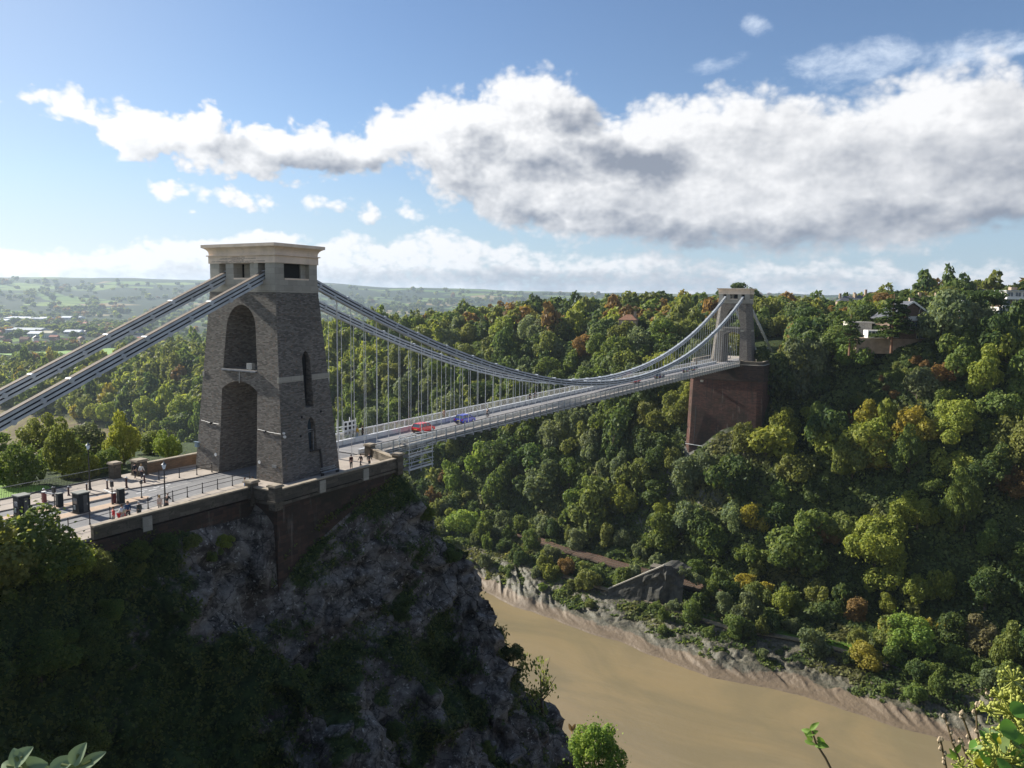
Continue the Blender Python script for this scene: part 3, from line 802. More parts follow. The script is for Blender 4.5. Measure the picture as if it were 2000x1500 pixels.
IRON_PALE = mat('rod_paint', (0.66, 0.67, 0.66), rough=0.5, var=0.08)
LATTICE = mat('lattice_paint', (0.62, 0.60, 0.55), rough=0.6, var=0.12, scale=1.2)
GIRDER = mat('girder_paint', (0.60, 0.62, 0.64), rough=0.5, var=0.1, scale=1.0)
RAILTOP = mat('hardwood_rail', (0.06, 0.05, 0.045), rough=0.6, var=0.2)
ASPHALT = mat('asphalt', (0.20, 0.20, 0.205), rough=0.85, var=0.16, scale=0.35, bump=0.2, bscale=20)
DECKROAD = mat('deck_road', (0.24, 0.235, 0.235), rough=0.85, var=0.15, scale=0.5, bump=0.15)
FOOTWAY = mat('footway_paving', (0.385, 0.335, 0.285), rough=0.85, var=0.16, scale=0.6, bump=0.2)
PLANK = mat('footway_planks', (0.44, 0.39, 0.33), rough=0.8, var=0.2, scale=1.5, bump=0.2)
WHITE = mat('white_paint', (0.78, 0.78, 0.76), rough=0.6, var=0.08)
BLACK = mat('black_iron', (0.020, 0.020, 0.024), rough=0.45, var=0.2, spec=0.5)
GLASS = mat('window_glass', (0.05, 0.07, 0.09), rough=0.08, var=0.1, spec=0.8)

def tower_w(z): return 7.30 - (7.30 - 5.40) * z / 20.9
def tower_d(z): return 4.42 - (4.42 - 3.18) * z / 20.9

def arch_loop(hw0, z0, hw1, zs, zt, n=12, pointed=False, flat=False):
    """opening: half-width hw0 at the sill z0, hw1 at the spring zs, crown zt"""
    pts = [(-hw0, z0), (hw0, z0), (hw1, zs)]
    for k in range(1, n):
        a = math.pi * k / n
        c = math.cos(a)
        if pointed:
            zz = zs + (zt - zs) * (1 - abs(c) ** 1.5) ** 0.62
        else:
            zz = zs + (zt - zs) * (1 - c * c) if flat else zs + (zt - zs) * math.sin(a) ** 0.9
        pts.append((hw1 * c, zz))
    pts.append((-hw1, zs))
    return pts
def boolean_cut(mb_or_me, cutters):
    """subtracts the cutter shapes and returns the finished mesh"""
    me = mb_or_me
    for cme in cutters:
        a = bpy.data.objects.new('tmp_a', me); b = bpy.data.objects.new('tmp_b', cme)
        C.objects.link(a); C.objects.link(b)
        md = a.modifiers.new('b', 'BOOLEAN'); md.operation = 'DIFFERENCE'; md.object = b; md.solver = 'EXACT'
        dg = bpy.context.evaluated_depsgraph_get()
        me = bpy.data.meshes.new_from_object(a.evaluated_get(dg))
        bpy.data.objects.remove(a); bpy.data.objects.remove(b)
    return me

def build_tower(name, y0, z0, label, far=False):
    t = empty(name, (0, y0, z0), label=label, cat='bridge tower')
    H = 20.9
    W, D = tower_w, tower_d
    lower = arch_loop(3.15, -0.0, 2.92, 9.9, 10.9, flat=True)
    lower[0] = (-3.15, 0.0); lower[1] = (3.15, 0.0)
    upper = arch_loop(2.85, 12.2, 2.45, 16.3, 19.5, pointed=False)
    if far:
        upper = arch_loop(2.9, 12.6, 2.3, 15.5, 19.6, pointed=True)
    mb = MB()
    ch = 1.0 if far else 0.0
    outer = [(-W(0), 0), (-3.15, 0), *reversed(lower[2:]), (3.15, 0), (W(0), 0), (W(H), H), (-W(H), H)]
    outer = [(-W(0), 0), (-3.15, 0)] + list(reversed(lower[2:])) + [(3.15, 0), (W(0), 0), (W(H), H), (-W(H), H)]
    mb.extrude([outer, list(reversed(upper))], lambda u, v: (u, -D(v), v), lambda u, v: (u, D(v), v))
    body = mb.mesh('masonry')
    # slits in the side walls, and cut corners on the far tower
    cut = []
    for sx in ((1, -1) if not far else ()):
        for (zb, zt, hw) in ((8.0, 14.4, 0.62), (3.0, 6.9, 0.60)):
            c = MB()
            lp = arch_loop(hw, zb, hw, zt - 1.1, zt, n=8, pointed=True)
            c.extrude([lp], lambda u, v: (sx * (W(v) - 1.3), u + 0.45, v), lambda u, v: (sx * (W(v) + 1.0), u + 0.45, v))
            cut.append(c.mesh('c'))
    if far:
        for sx in (1, -1):
            for sy in (1, -1):
                c = MB()
                for_pts = []
                tri = lambda z, k: [(sx * (W(z) + k), sy * (D(z) - 2.2)), (sx * (W(z) + k), sy * (D(z) + k)), (sx * (W(z) - 2.2), sy * (D(z) + k))]
                z_a, z_b = -0.5, 20.6
                c.prism(tri(z_a, 1.0), z_a, z_b, tri(z_b, 1.0))
                cut.append(c.mesh('c'))
    body = boolean_cut(body, cut)
    bo = link_mesh('masonry', body, STONE, t)
    # floor between the two arches is the beam itself; string course of pale stone half-way up
    b = MB()
    zc = 11.35
    def course(x0, x1, ysign, yy=None):
        pass
    e = 0.06
    for sy in (-1, 1):
        for sx in (-1, 1):
            xa, xb = (6.0, W(zc) + e)
            MB().box((sx * (xa + xb) / 2, sy * (D(zc) + e - 0.45), zc), (xb - xa, 0.9, 0.62)).build('string_course', DRESSED, t) if not far else None
    for sx in (-1, 1):
        for (ya, yb) in ((-D(zc) - e + 0.9, -0.22), (1.12, D(zc) + e - 0.9)) if not far else ((-D(zc) + 2.3, D(zc) - 2.3),):
            MB().box((sx * (W(zc) + e - 0.40), (ya + yb) / 2, zc - 0.004), (0.8, yb - ya, 0.62)).build('string_course', DRESSED, t) if not far else None
    if far:
        w_, d_ = W(zc) + e, D(zc) + e
        oct_ = lambda w, d, c: [(-w + c, -d), (-3.0, -d), (-3.0, d), (-w + c, d), (-w, d - c), (-w, -d + c)]
        for sx in (1, -1):
            pl = [(sx * -x, y) for x, y in oct_(w_, d_, 2.2)]
            MB().prism(pl, zc - 0.3, zc + 0.3).build('string_course', DRESSED, t)
            MB().box((0, sx * 3.9, 12.25), (5.6, 0.5, 0.35)).build('ledge', DRESSED, t)
    # base of the crown: two courses
    b = MB()
    b.box((0, 0, 21.25), (2 * 5.42, 2 * 3.22, 0.7))
    b.box((0, 0, 21.95), (2 * 5.36, 2 * 3.16, 0.7))
    b.build('crown_base', DRESSED, t)
    # belfry of piers with the saddle openings
    zc0, zc1 = 22.3, 24.1
    hz = zc1 - zc0; zm = (zc0 + zc1) / 2
    xs = [-5.33, -3.75, -2.65, -1.35, 1.35, 2.65, 3.75, 5.33]
    for sy in (-1, 1):
        for k in (0, 2, 4, 6):
            x0, x1 = xs[k], xs[k + 1]
            MB().box(((x0 + x1) / 2, sy * (3.12 - 0.62), zm), (x1 - x0, 1.24, hz)).build('pier', DRESSED, t)
    # solid near-black block painting the shade of the inner chamber, and the pale inner jambs one sees in the openings
    MB().box((0, 0, zm), (9.3, 3.0, hz - 0.02)).build('chamber_shade', VOID, t)
    for sx in (-1, 1):
        MB().box((sx * 4.70, 1.45, zm), (0.25, 0.75, hz - 0.03)).build('inner_jamb', DRESSED, t)
        MB().box((sx * 5.2, -0.0, zc0 + 0.09), (0.30, 3.6, 0.18)).build('sill', CREAM, t)
    for sy in (-1, 1):
        MB().box((-0.75, sy * 1.62, zm), (0.9, 0.22, hz - 0.03)).build('inner_jamb', DRESSED, t)
        MB().box((0, sy * 3.0, zc0 + 0.09), (2.66, 0.3, 0.18)).build('sill', CREAM, t)
    # architrave, cavetto and slab
    b = MB()
    b.box((0, 0, 24.5), (2 * 5.45, 2 * 3.24, 0.80))
    b.box((0, 0, 24.96), (2 * 5.62, 2 * 3.41, 0.12))
    prof = [(5.40, 3.19, 25.02), (5.42, 3.21, 25.30), (5.50, 3.29, 25.52), (5.66, 3.45, 25.70), (5.90, 3.69, 25.84), (5.95, 3.75, 25.86)]
    n = len(prof); vs = []; fs = []
    for (a, c_, z) in prof:
        vs += [(-a, -c_, z), (a, -c_, z), (a, c_, z), (-a, c_, z)]
    for i in range(n - 1):
        for k in range(4):
            k2 = (k + 1) % 4
            fs.append((i * 4 + k, i * 4 + k2, i * 4 + 4 + k2, i * 4 + 4 + k))
    fs.append((3, 2, 1, 0)); fs.append(((n - 1) * 4, (n - 1) * 4 + 1, (n - 1) * 4 + 2, (n - 1) * 4 + 3))
    b.add(vs, fs)
    b.box((0, 0, 26.03), (2 * 6.0, 2 * 3.80, 0.34))
    b.build('cornice', CREAM, t)
    return t

tw = build_tower('bridge_tower', 0.0, 0.0, 'tall grey rubble-stone bridge tower with cream cornice, standing on the near clifftop')
tf = build_tower('bridge_tower', SPAN, -0.35, 'smaller-looking distant bridge tower with cut corners, above the red brick-coloured abutment', far=True)
# details of the near tower
def near_tower_details(t):
    W, D = tower_w, tower_d
    # inscription on the architrave
    lines = [('COMMENCED 1836', 0.13), ('ISAMBARD KINGDOM BRUNEL F.R.S. ENGINEER', 0.13), ('COMPLETED 1864', 0.13),
             ('JOHN HAWKSHAW F.R.S. AND WILLIAM HENRY BARLOW F.R.S. ENGINEERS', 0.12), ('COCHRANE AND COMPANY CONTRACTORS', 0.12)]
    ink = mat('inscription_ink', (0.10, 0.075, 0.06), rough=0.8, var=0.1)
    z = 24.80
    for s_, size in lines:
        cu = bpy.data.curves.new('lettering', 'FONT'); cu.body = s_; cu.size = size * 1.15; cu.align_x = 'CENTER'; cu.extrude = 0.006; cu.space_character = 1.08
        cu.materials.append(ink)
        o = bpy.data.objects.new('tmp_text', cu); C.objects.link(o)
        me = bpy.data.meshes.new_from_object(o.evaluated_get(bpy.context.evaluated_depsgraph_get())); bpy.data.objects.remove(o)
        o = link_mesh('lettering', me, ink, t)
        o.location = (-0.5, -3.247, z - 0.10); o.rotation_euler = (math.pi / 2, 0, 0); o.scale = (1.75, 1, 1)
        z -= 0.150
    # ledge, lamp box and rod at the sill of the upper arch
    b = MB(); b.box((0, -D(12.1) - 0.03, 12.08), (5.7, 0.5, 0.16)); b.build('ledge', mat('lead_ledge', (0.22, 0.23, 0.25), rough=0.5), t)
    b = MB(); b.box((1.35, -3.3, 12.62), (0.85, 0.5, 0.66)); b.box((1.35, -3.3, 12.2), (0.4, 0.4, 0.2)); b.build('floodlight', mat('pale_metal', (0.42, 0.42, 0.40), rough=0.5), t)
    b = MB(); b.tube([(0.1, -D(12) - 0.15, 12.1), (0.1, -D(11) - 0.12, 10.7)], 0.06); b.build('drain_spout', mat('pale_metal', (0.4, 0.4, 0.4)), t)
    # cable strung along the face, small white lamps and round signs
    b = MB(); b.tube([(-W(5.8) + 0.4, -D(5.8) - 0.05, 5.9), (-5.0, -D(5.8) - 0.06, 5.75), (-3.3, -D(5.7) - 0.06, 5.7)], 0.025, 4)
    b.tube([(3.2, -D(5.7) - 0.06, 5.75), (5, -D(5.7) - 0.06, 5.6), (W(5.6), -D(5.6) - 0.05, 5.55)], 0.025, 4); b.build('cable', IRON_PALE, t)
    for (x, zz) in ((-4.5, 5.75), (4.5, 5.6)):
        b = MB(); b.tube([(x, -D(zz), zz), (x, -D(zz) - 0.3, zz - 0.05)], [0.10, 0.14], 8); b.build('camera_unit', BLACK, t)
    for (x, zz) in ((-3.75, 2.1), (3.55, 2.1)):
        b = MB(); b.tube([(x, -D(zz) - 0.01, zz), (x, -D(zz) - 0.06, zz)], 0.20, 14); b.build('round_sign', WHITE, t)
    b = MB(); b.tube([(W(5.2) + 0.02, -D(5.2) + 0.4, 5.2), (W(5.2) + 0.2, -D(5.2) + 0.4, 5.2)], 0.16, 10); b.build('lamp', WHITE, t)
    b = MB(); b.tube([(W(5.6) + 0.02, -D(5.6) + 0.3, 5.6), (W(5.6) + 0.2, -D(5.6) + 0.3, 5.6)], 0.13, 10); b.build('lamp', WHITE, t)
    b = MB(); b.box((-6.9, -D(2.6) - 0.15, 2.9), (0.5, 0.3, 0.45)); b.box((-6.9, -D(2.6) - 0.15, 3.25), (0.9, 0.25, 0.12)); b.build('intercom_box', mat('blue_grey_metal', (0.22, 0.30, 0.36), rough=0.5), t)
    b = MB(); b.box((5.9, -D(1.9) - 0.03, 1.9), (0.7, 0.05, 0.34)); b.build('notice', mat('notice_grey', (0.25, 0.26, 0.26)), t)
    # window in the lower slit, with a glazing bar
    y = 0.45
    b = MB(); b.box((W(5) - 0.75, y, 5.0), (0.06, 1.2, 3.8)); b.build('window', GLASS, t)
    b = MB(); b.box((W(5) - 0.40, y, 5.35), (0.07, 1.24, 0.07)); b.box((W(5) - 0.40, y, 5.12), (0.05, 1.24, 0.05)); b.box((W(4.2) - 0.30, y + 0.42, 4.1), (0.06, 0.06, 2.2)); b.build('window_frame', mat('grey_frame', (0.36, 0.37, 0.37)), t)
    b = MB(); b.box((W(11) - 0.9, y, 11.0), (0.06, 1.2, 6.0)); b.build('window', VOID, t)
    # drainpipe with its shelf
    b = MB(); b.tube([(W(3.1) + 0.10, 1.35, 3.1), (W(2.4) + 0.12, 1.5, 2.2), (W(0.2) + 0.12, 1.5, 0.0)], 0.13, 8); b.box((W(3.0) + 0.12, 0.65, 3.02), (0.28, 1.6, 0.12)); b.build('drainpipe', BLACK, t)
    # niche, door and lintel inside the passage
    b = MB(); b.box((-2.98, 2.0, 1.6), (0.12, 1.5, 3.2)); b.build('door', VOID, t)
    b = MB(); b.box((-2.90, 2.0, 3.35), (0.16, 1.7, 0.26)); b.build('lintel', CREAM, t)
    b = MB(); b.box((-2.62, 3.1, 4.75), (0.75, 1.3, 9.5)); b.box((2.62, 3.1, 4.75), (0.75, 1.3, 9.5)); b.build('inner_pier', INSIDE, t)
    for (yy, zz) in ((-0.9, 7.0), (2.1, 7.3), (-1.3, 4.9)):
        b = MB(); b.box((W(zz) + 0.0, yy, zz), (0.06, 0.26, 0.26)); b.build('putlog_hole', VOID, t)
near_tower_details(tw)

def chain_z(y):
    """centre line of the chain over the main span"""
    c = SPAN / 2
    return 2.35 + (22.75 - 2.35) * ((y - c) / (c - 3.0)) ** 2 - 0.35 * y / SPAN
def deck_z(y):
    return 0.10 - 0.40 * y / SPAN + 0.35 * (1 - ((y - SPAN / 2) / (SPAN / 2)) ** 2) * 0.6

def build_chain(x, label):
    t = empty('suspension_chain', (x, 0, 0), label=label, cat='bridge chain')
    offs = (0.42, 0.0, -0.42)
    def run(name_top, pts, cover):
        mbl = MB(); jo = MB()
        L = len(pts)
        for r, dz in enumerate(offs):
            for i in range(L - 1):
                p0, p1 = pts[i], pts[i + 1]
                for k in range(5):                               # plates side by side
                    xo = (k - 2) * 0.125
                    mbl.bar((xo, p0[0], p0[1] + dz), (xo, p1[0], p1[1] + dz), 0.075, 0.23)
            for i in range(L):                                   # eyes of the links, one joint in three for each row
                if i % 3 == r:
                    yy, zz = pts[i]
                    jo.tube([(-0.36, yy, zz + dz), (0.36, yy, zz + dz)], 0.24, 12)
                    jo.tube([(-0.42, yy, zz + dz), (0.42, yy, zz + dz)], 0.10, 8)
        mbl.build('link_bars', IRON, t)
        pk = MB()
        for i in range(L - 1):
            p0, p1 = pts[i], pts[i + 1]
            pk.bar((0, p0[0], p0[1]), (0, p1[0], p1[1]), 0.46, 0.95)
        pk.build('gap_shade', mat('dark_gap_shade', (0.012, 0.014, 0.02), rough=.8), t)  # near-black strip painting the shade between plate rows, not a chain part
        tag(jo.build('joint_eyes', IRON, t), kind='stuff')
        if cover:
            cv = MB()
            for i in range(L - 1):
                p0, p1 = pts[i], pts[i + 1]
                cv.bar((0, p0[0], p0[1] + 0.62), (0, p1[0], p1[1] + 0.62), 0.60, 0.05)
            cv.build('cover_boards', IRON_TOP, t)
    n = 88
    ys = np.linspace(3.2, SPAN - 3.2, n)
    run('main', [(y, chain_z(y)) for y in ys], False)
    for side in (0, 1):                                          # land chains down to the anchor saddles
        if side == 0:
            pts = [(-2.6 - k * 2.44, 22.65 - 0.462 * k * 2.44) for k in range(20)]
        else:
            pts = [(SPAN + 2.6 + k * 2.44, 22.3 - 0.462 * k * 2.44) for k in range(20)]
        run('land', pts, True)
    for k in range(81):                                          # suspension rods
        y = 8.6 + k * 2.46
        b = MB()
        zt, zb = chain_z(y) - 0.46, deck_z(y) + 0.1
        thick = 0.085 if k == 0 else 0.040
        b.tube([(0, y, zb), (0, y, zt)], thick, 5)
        b.tube([(0, y, zb), (0, y, zb + min(0.5, max(0.1, zt - zb)))], thick * 1.7, 5)
        b.build('suspension_rod', IRON_PALE, t)
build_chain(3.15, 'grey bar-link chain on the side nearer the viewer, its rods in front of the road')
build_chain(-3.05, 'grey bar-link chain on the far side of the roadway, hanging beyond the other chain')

def build_deck():
    t = empty('bridge_deck', (0, 0, 0), label='long pale bridge deck with lattice railings, hanging between the two stone towers', cat='bridge deck')
    Y0, Y1 = 12.4, 203.6
    ys = np.linspace(Y0, Y1, 79)
    def strip(x0, x1, dz, mb, th=0.08):
        for a, b_ in zip(ys[:-1], ys[1:]):
            za, zb = deck_z(a) + dz, deck_z(b_) + dz
            mb.add([(x0, a, za - th), (x1, a, za - th), (x1, b_, zb - th), (x0, b_, zb - th), (x0, a, za), (x1, a, za), (x1, b_, zb), (x0, b_, zb)],
                   [(3, 2, 1, 0), (4, 5, 6, 7), (0, 1, 5, 4), (1, 2, 6, 5), (2, 3, 7, 6), (3, 0, 4, 7)])
        return mb
    strip(-2.85, 2.85, 0, MB()).build('roadway', DECKROAD, t, fix=False)
    for s in (-1, 1):
        xa, xb = sorted((s * 3.35, s * 4.82))
        strip(xa, xb, 0.18, MB()).build('footway', PLANK, t, fix=False)
        g = MB()
        strip(s * 3.1 - 0.05, s * 3.1 + 0.05, 0.62, g, th=1.55)
        strip(s * 3.1 - 0.20, s * 3.1 + 0.20, 0.66, g, th=0.05)
        strip(s * 3.1 - 0.17, s * 3.1 + 0.17, -0.90, g, th=0.05)
        go = g.build('girder', GIRDER, t, fix=False)
        st = MB()
        for k in range(78):
            y = Y0 + 1.2 + k * 2.45
            st.box((s * 3.1 - 0.11, y, deck_z(y) + 0.18), (0.12, 0.10, 0.84)); st.box((s * 3.1 + 0.11, y, deck_z(y) - 0.1), (0.12, 0.10, 1.4))
        tag(st.build('stiffeners', GIRDER, go), kind='stuff')
        # parapet: tapering posts, rails and diagonal lattice
        x = s * 4.88
        po = MB(); rl = MB(); la = MB(); top = MB()
        npan = 78
        pitch = (Y1 - Y0) / npan
        for k in range(npan + 1):
            y = Y0 + k * pitch; z = deck_z(y)
            if s > 0: po = MB()
            po.box((x, y, z + 0.62), (0.22, 0.22, 1.30), top=(0.13, 0.10))
            po.bar((x + s * 0.1, y, z + 0.1), (x + s * 0.1, y, z - 0.55), 0.08, 0.10, up=(1, 0, 0))
            if s > 0: po.build('post', mat('post_paint', (0.33, 0.36, 0.38), rough=.5), t)
        strip(x - 0.08, x + 0.08, 1.34, top, th=0.07)
        strip(x - 0.03, x + 0.03, 1.22, rl, th=0.05); strip(x - 0.03, x + 0.03, 0.22, rl, th=0.05); strip(x - 0.10, x + 0.10, 0.0, rl, th=0.07); strip(x - 0.03, x + 0.03, -0.30, rl, th=0.16)
        for k in range(npan):
            ya = Y0 + k * pitch + 0.1; yb = ya + pitch - 0.2
            m_ = 12 if s > 0 else 10
            hgt = 0.95
            st_ = (yb - ya) / m_
            for j in range(-4, m_ + 1):
                for sg in (1, -1):
                    a0, a1 = ya + j * st_, ya + j * st_ + 4.2 * st_
                    z0_, z1_ = 0.24, 0.24 + hgt
                    c0, c1 = max(a0, ya), min(a1, yb)
                    if c1 - c0 < 0.05: continue
                    f0, f1 = (c0 - a0) / (a1 - a0), (c1 - a0) / (a1 - a0)
                    if sg < 0: f0, f1 = 1 - f0, 1 - f1
                    zb = deck_z(ya)
                    la.add([(x + 0.012 * sg, c0, zb + z0_ + f0 * hgt - 0.032), (x + 0.012 * sg, c1, zb + z0_ + f1 * hgt - 0.032), (x + 0.012 * sg, c1, zb + z0_ + f1 * hgt + 0.032), (x + 0.012 * sg, c0, zb + z0_ + f0 * hgt + 0.032)], [(0, 1, 2, 3)])
        if s < 0: tag(po.build('posts', GIRDER, t), kind='stuff')
        rl.build('rails', GIRDER, t, fix=False); la.build('lattice', LATTICE, t, fix=False); top.build('handrail', RAILTOP if s > 0 else GIRDER, t, fix=False)
    cg = MB()
    for k in range(79):
        y = Y0 + k * 2.45
        cg.box((0, y, deck_z(y) - 0.55), (9.9, 0.14, 0.55))
    tag(cg.build('cross_girders', GIRDER, t), kind='stuff')
    # lane edge lines
    ln = MB()
    for s in (-1, 1):
        strip(s * 2.45 - 0.05, s * 2.45 + 0.05, 0.006, MB(), th=0.005).build('edge_line', mat('worn_line', (0.42, 0.41, 0.38), var=0.3), t, fix=False)
build_deck()

# ------------------------------------------------------------------ abutments
def abut_near():
    t = empty('bridge_abutment', (0, 0, 0), label='dark stone block with reddish streaks under the near tower, rising from the cliff', cat='abutment')
    plan = [(-12, -9.6), (12, -9.6), (12, 9.4), (5.2, 12.4), (-5.2, 12.4), (-12, 9.4)]
    top = plan
    bot = [(x * 1.03, y * 1.03) for x, y in plan]
    MB().prism(bot, -17, -0.14, top).build('masonry', DARKRED, t)
    MB().box((8.2, -30, -1.75), (1.2, 41, 3.2)).build('retaining_wall', DARKRED, t)
    b = MB()                                                     # string course under the parapet
    b.prism([(x * 1.015, y * 1.015) for x, y in plan], -0.45, -0.16)
    b.build('string_course', PARA, t)
abut_near()
def wall_run(t, pts, h=1.15, th=0.42, z=0.0, cop=True, m_=PARA):
    b = MB(); c_ = MB()
    for (x0, y0), (x1, y1) in zip(pts[:-1], pts[1:]):
        b.bar((x0, y0, z + h / 2), (x1, y1, z + h / 2), th, h)
        if cop: c_.bar((x0, y0, z + h + 0.07), (x1, y1, z + h + 0.07), th + 0.16, 0.14)
    b.build('wall', m_, t)
    if cop: c_.build('coping', COPING, t)
def pillar(t, x, y, w=0.95, h=1.55, z=0.0, m_=PARA):
    b = MB(); b.box((x, y, z + h / 2 - 0.4), (w, w, h + 0.8)); b.box((x, y, z + 0.02), (w + 0.2, w + 0.2, 0.3)); p_ = b.build('pillar', m_, t)
    b = MB(); b.box((x, y, z + h + 0.08), (w + 0.28, w + 0.28, 0.16)); b.box((x, y, z + h + 0.20), (w + 0.1, w + 0.1, 0.08)); b.build('cap', COPING, p_)
t = empty('parapet_wall', (0, 0, 0), label='weathered stone parapet with square pillars round the near tower on the gorge side', cat='wall')
wall_run(t, [(8.45, -26.3), (8.45, -10.1)], h=1.05)
wall_run(t, [(8.9, -9.6), (11.2, -9.6)], h=1.05)
wall_run(t, [(12.0, -9.2), (12.0, 8.9)], h=1.15)
wall_run(t, [(11.4, 9.5), (5.6, 12.2)], h=1.15)
for x, y in ((8.5, -9.7), (11.95, -9.7), (12.0, 9.4), (5.2, 12.2)):
    pillar(t, x, y)
for y in (-3.5, 3.4):
    b = MB(); b.box((12.12, y, 0.35), (0.40, 0.9, 1.3)); b.build('pilaster', DRESSED, t)
b = MB(); b.box((8.62, -21.5, 0.2), (0.40, 0.9, 1.3)); b.build('pilaster', DRESSED, t)
t = empty('parapet_wall', (0, 0, 0), label='brown stone wall with two pillars on the far side of the road, left of the tower', cat='wall')
BROWNWALL = mat_masonry('brown_wall', ((0.20, 0.13, 0.08), (0.30, 0.19, 0.115)), (0.20, 0.15, 0.11), w=0.5, hgt=0.16, bump=0.3, stain=0.2)
wall_run(t, [(-9.3, -9.4), (-9.3, 9.0)], h=1.3, m_=BROWNWALL)
wall_run(t, [(-9.3, 9.4), (-5.4, 12.2)], h=1.15, m_=BROWNWALL)
pillar(t, -9.4, -10.2, w=1.2, h=1.7); pillar(t, -10.2, -12.6, w=0.9, h=1.7); pillar(t, -5.2, 12.3)

def abut_far():
    t = empty('bridge_abutment', (0, 0, 0), label='huge red sandstone abutment streaked with pale stains, under the distant tower', cat='abutment')
    def ring(w, ya, yb, c):
        return [(-w, ya + c), (-w + c, ya), (w - c, ya), (w, ya + c), (w, yb), (-w, yb)]
    b = MB()
    b.prism(ring(13.4, 202.4, 246, 1.6), -44, -6.2, ring(12.7, 203.6, 246, 1.6))
    b.build('masonry', REDSTONE, t)
    b = MB()
    b.prism(ring(12.95, 203.35, 246, 1.6), -6.2, -5.7)
    b.prism(ring(12.85, 203.45, 246, 1.6), -5.7, -0.52, ring(12.6, 203.7, 246, 1.6))
    b.build('upper_course', DARKRED, t)
    b = MB(); b.prism(ring(12.95, 203.4, 246, 1.6), -0.52, -0.36); b.build('string_course', DRESSED, t)
    b = MB(); b.tube([(-12.9, 202.7, -29.8), (-8, 202.7, -30.0), (-3, 202.65, -30.3), (4, 202.65, -30.5)], 0.16, 6); b.build('pipe', IRON_PALE, t)
    b = MB(); b.tube([(-9.6, 203.0, -16), (-9.7, 202.7, -30)], 0.14, 6); b.build('drainpipe', BLACK, t)
    b = MB(); b.box((-7.9, 203.15, -6.9), (1.0, 0.5, 0.7)); b.build('outlet', DRESSED, t)
abut_far()
t = empty('parapet_wall', (0, 0, 0), label='stone parapet along the top of the red abutment beyond the gorge', cat='wall')
wall_run(t, [(5.4, 204.1), (11.0, 204.1), (12.1, 205.4), (12.1, 240)], z=-0.36, h=1.0)
wall_run(t, [(-5.4, 204.1), (-11.0, 204.1), (-12.1, 205.4), (-12.1, 240)], z=-0.36, h=1.0)
for (x, y) in ((5.3, 204.1), (12.0, 218), (12.0, 232), (-5.3, 204.1)):
    pillar(t, x, y, z=-0.36, h=1.2)
b = MB(); b.box((0, 224, -0.40), (24.2, 41, 0.10)); tag(b.build('pavement', FOOTWAY), kind='structure')
b = MB(); b.box((0, 250, -0.345), (6.4, 94, 0.06)); tag(b.build('road', DECKROAD), kind='structure')
# ------------------------------------------------------------------ houses on the far plateau
BRICK = mat_masonry('brown_brick', ((0.13, 0.085, 0.065), (0.22, 0.15, 0.115)), (0.18, 0.15, 0.12), w=.45, hgt=.15, bump=.2, stain=.2)
VILLA = mat('villa_stone', (0.34, 0.26, 0.19), var=.25, scale=.6)
SLATE = mat('slate_roof', (0.10, 0.105, 0.12), rough=.6, var=.3, scale=2)
TILE = mat('tile_roof', (0.26, 0.13, 0.08), rough=.8, var=.3, scale=2)
def window(t, x, y, z, w, h, axis='y', sash=True, n=2):
    """framed window on a wall facing -axis; frame > pane"""
    s = (w, .10, h) if axis == 'y' else (.10, w, h)
    f = MB().box((x, y, z), s).build('window', WHITE, t)
    b = MB()
    for k in range(n):
        o = (k - (n - 1) / 2) * w / n
        c = (x + o, y - .03, z) if axis == 'y' else (x + .03, y + o, z)
        b.box(c, (w / n - .10, .09, h - .16) if axis == 'y' else (.09, w / n - .10, h - .16))
    b.build('pane', GLASS, f)
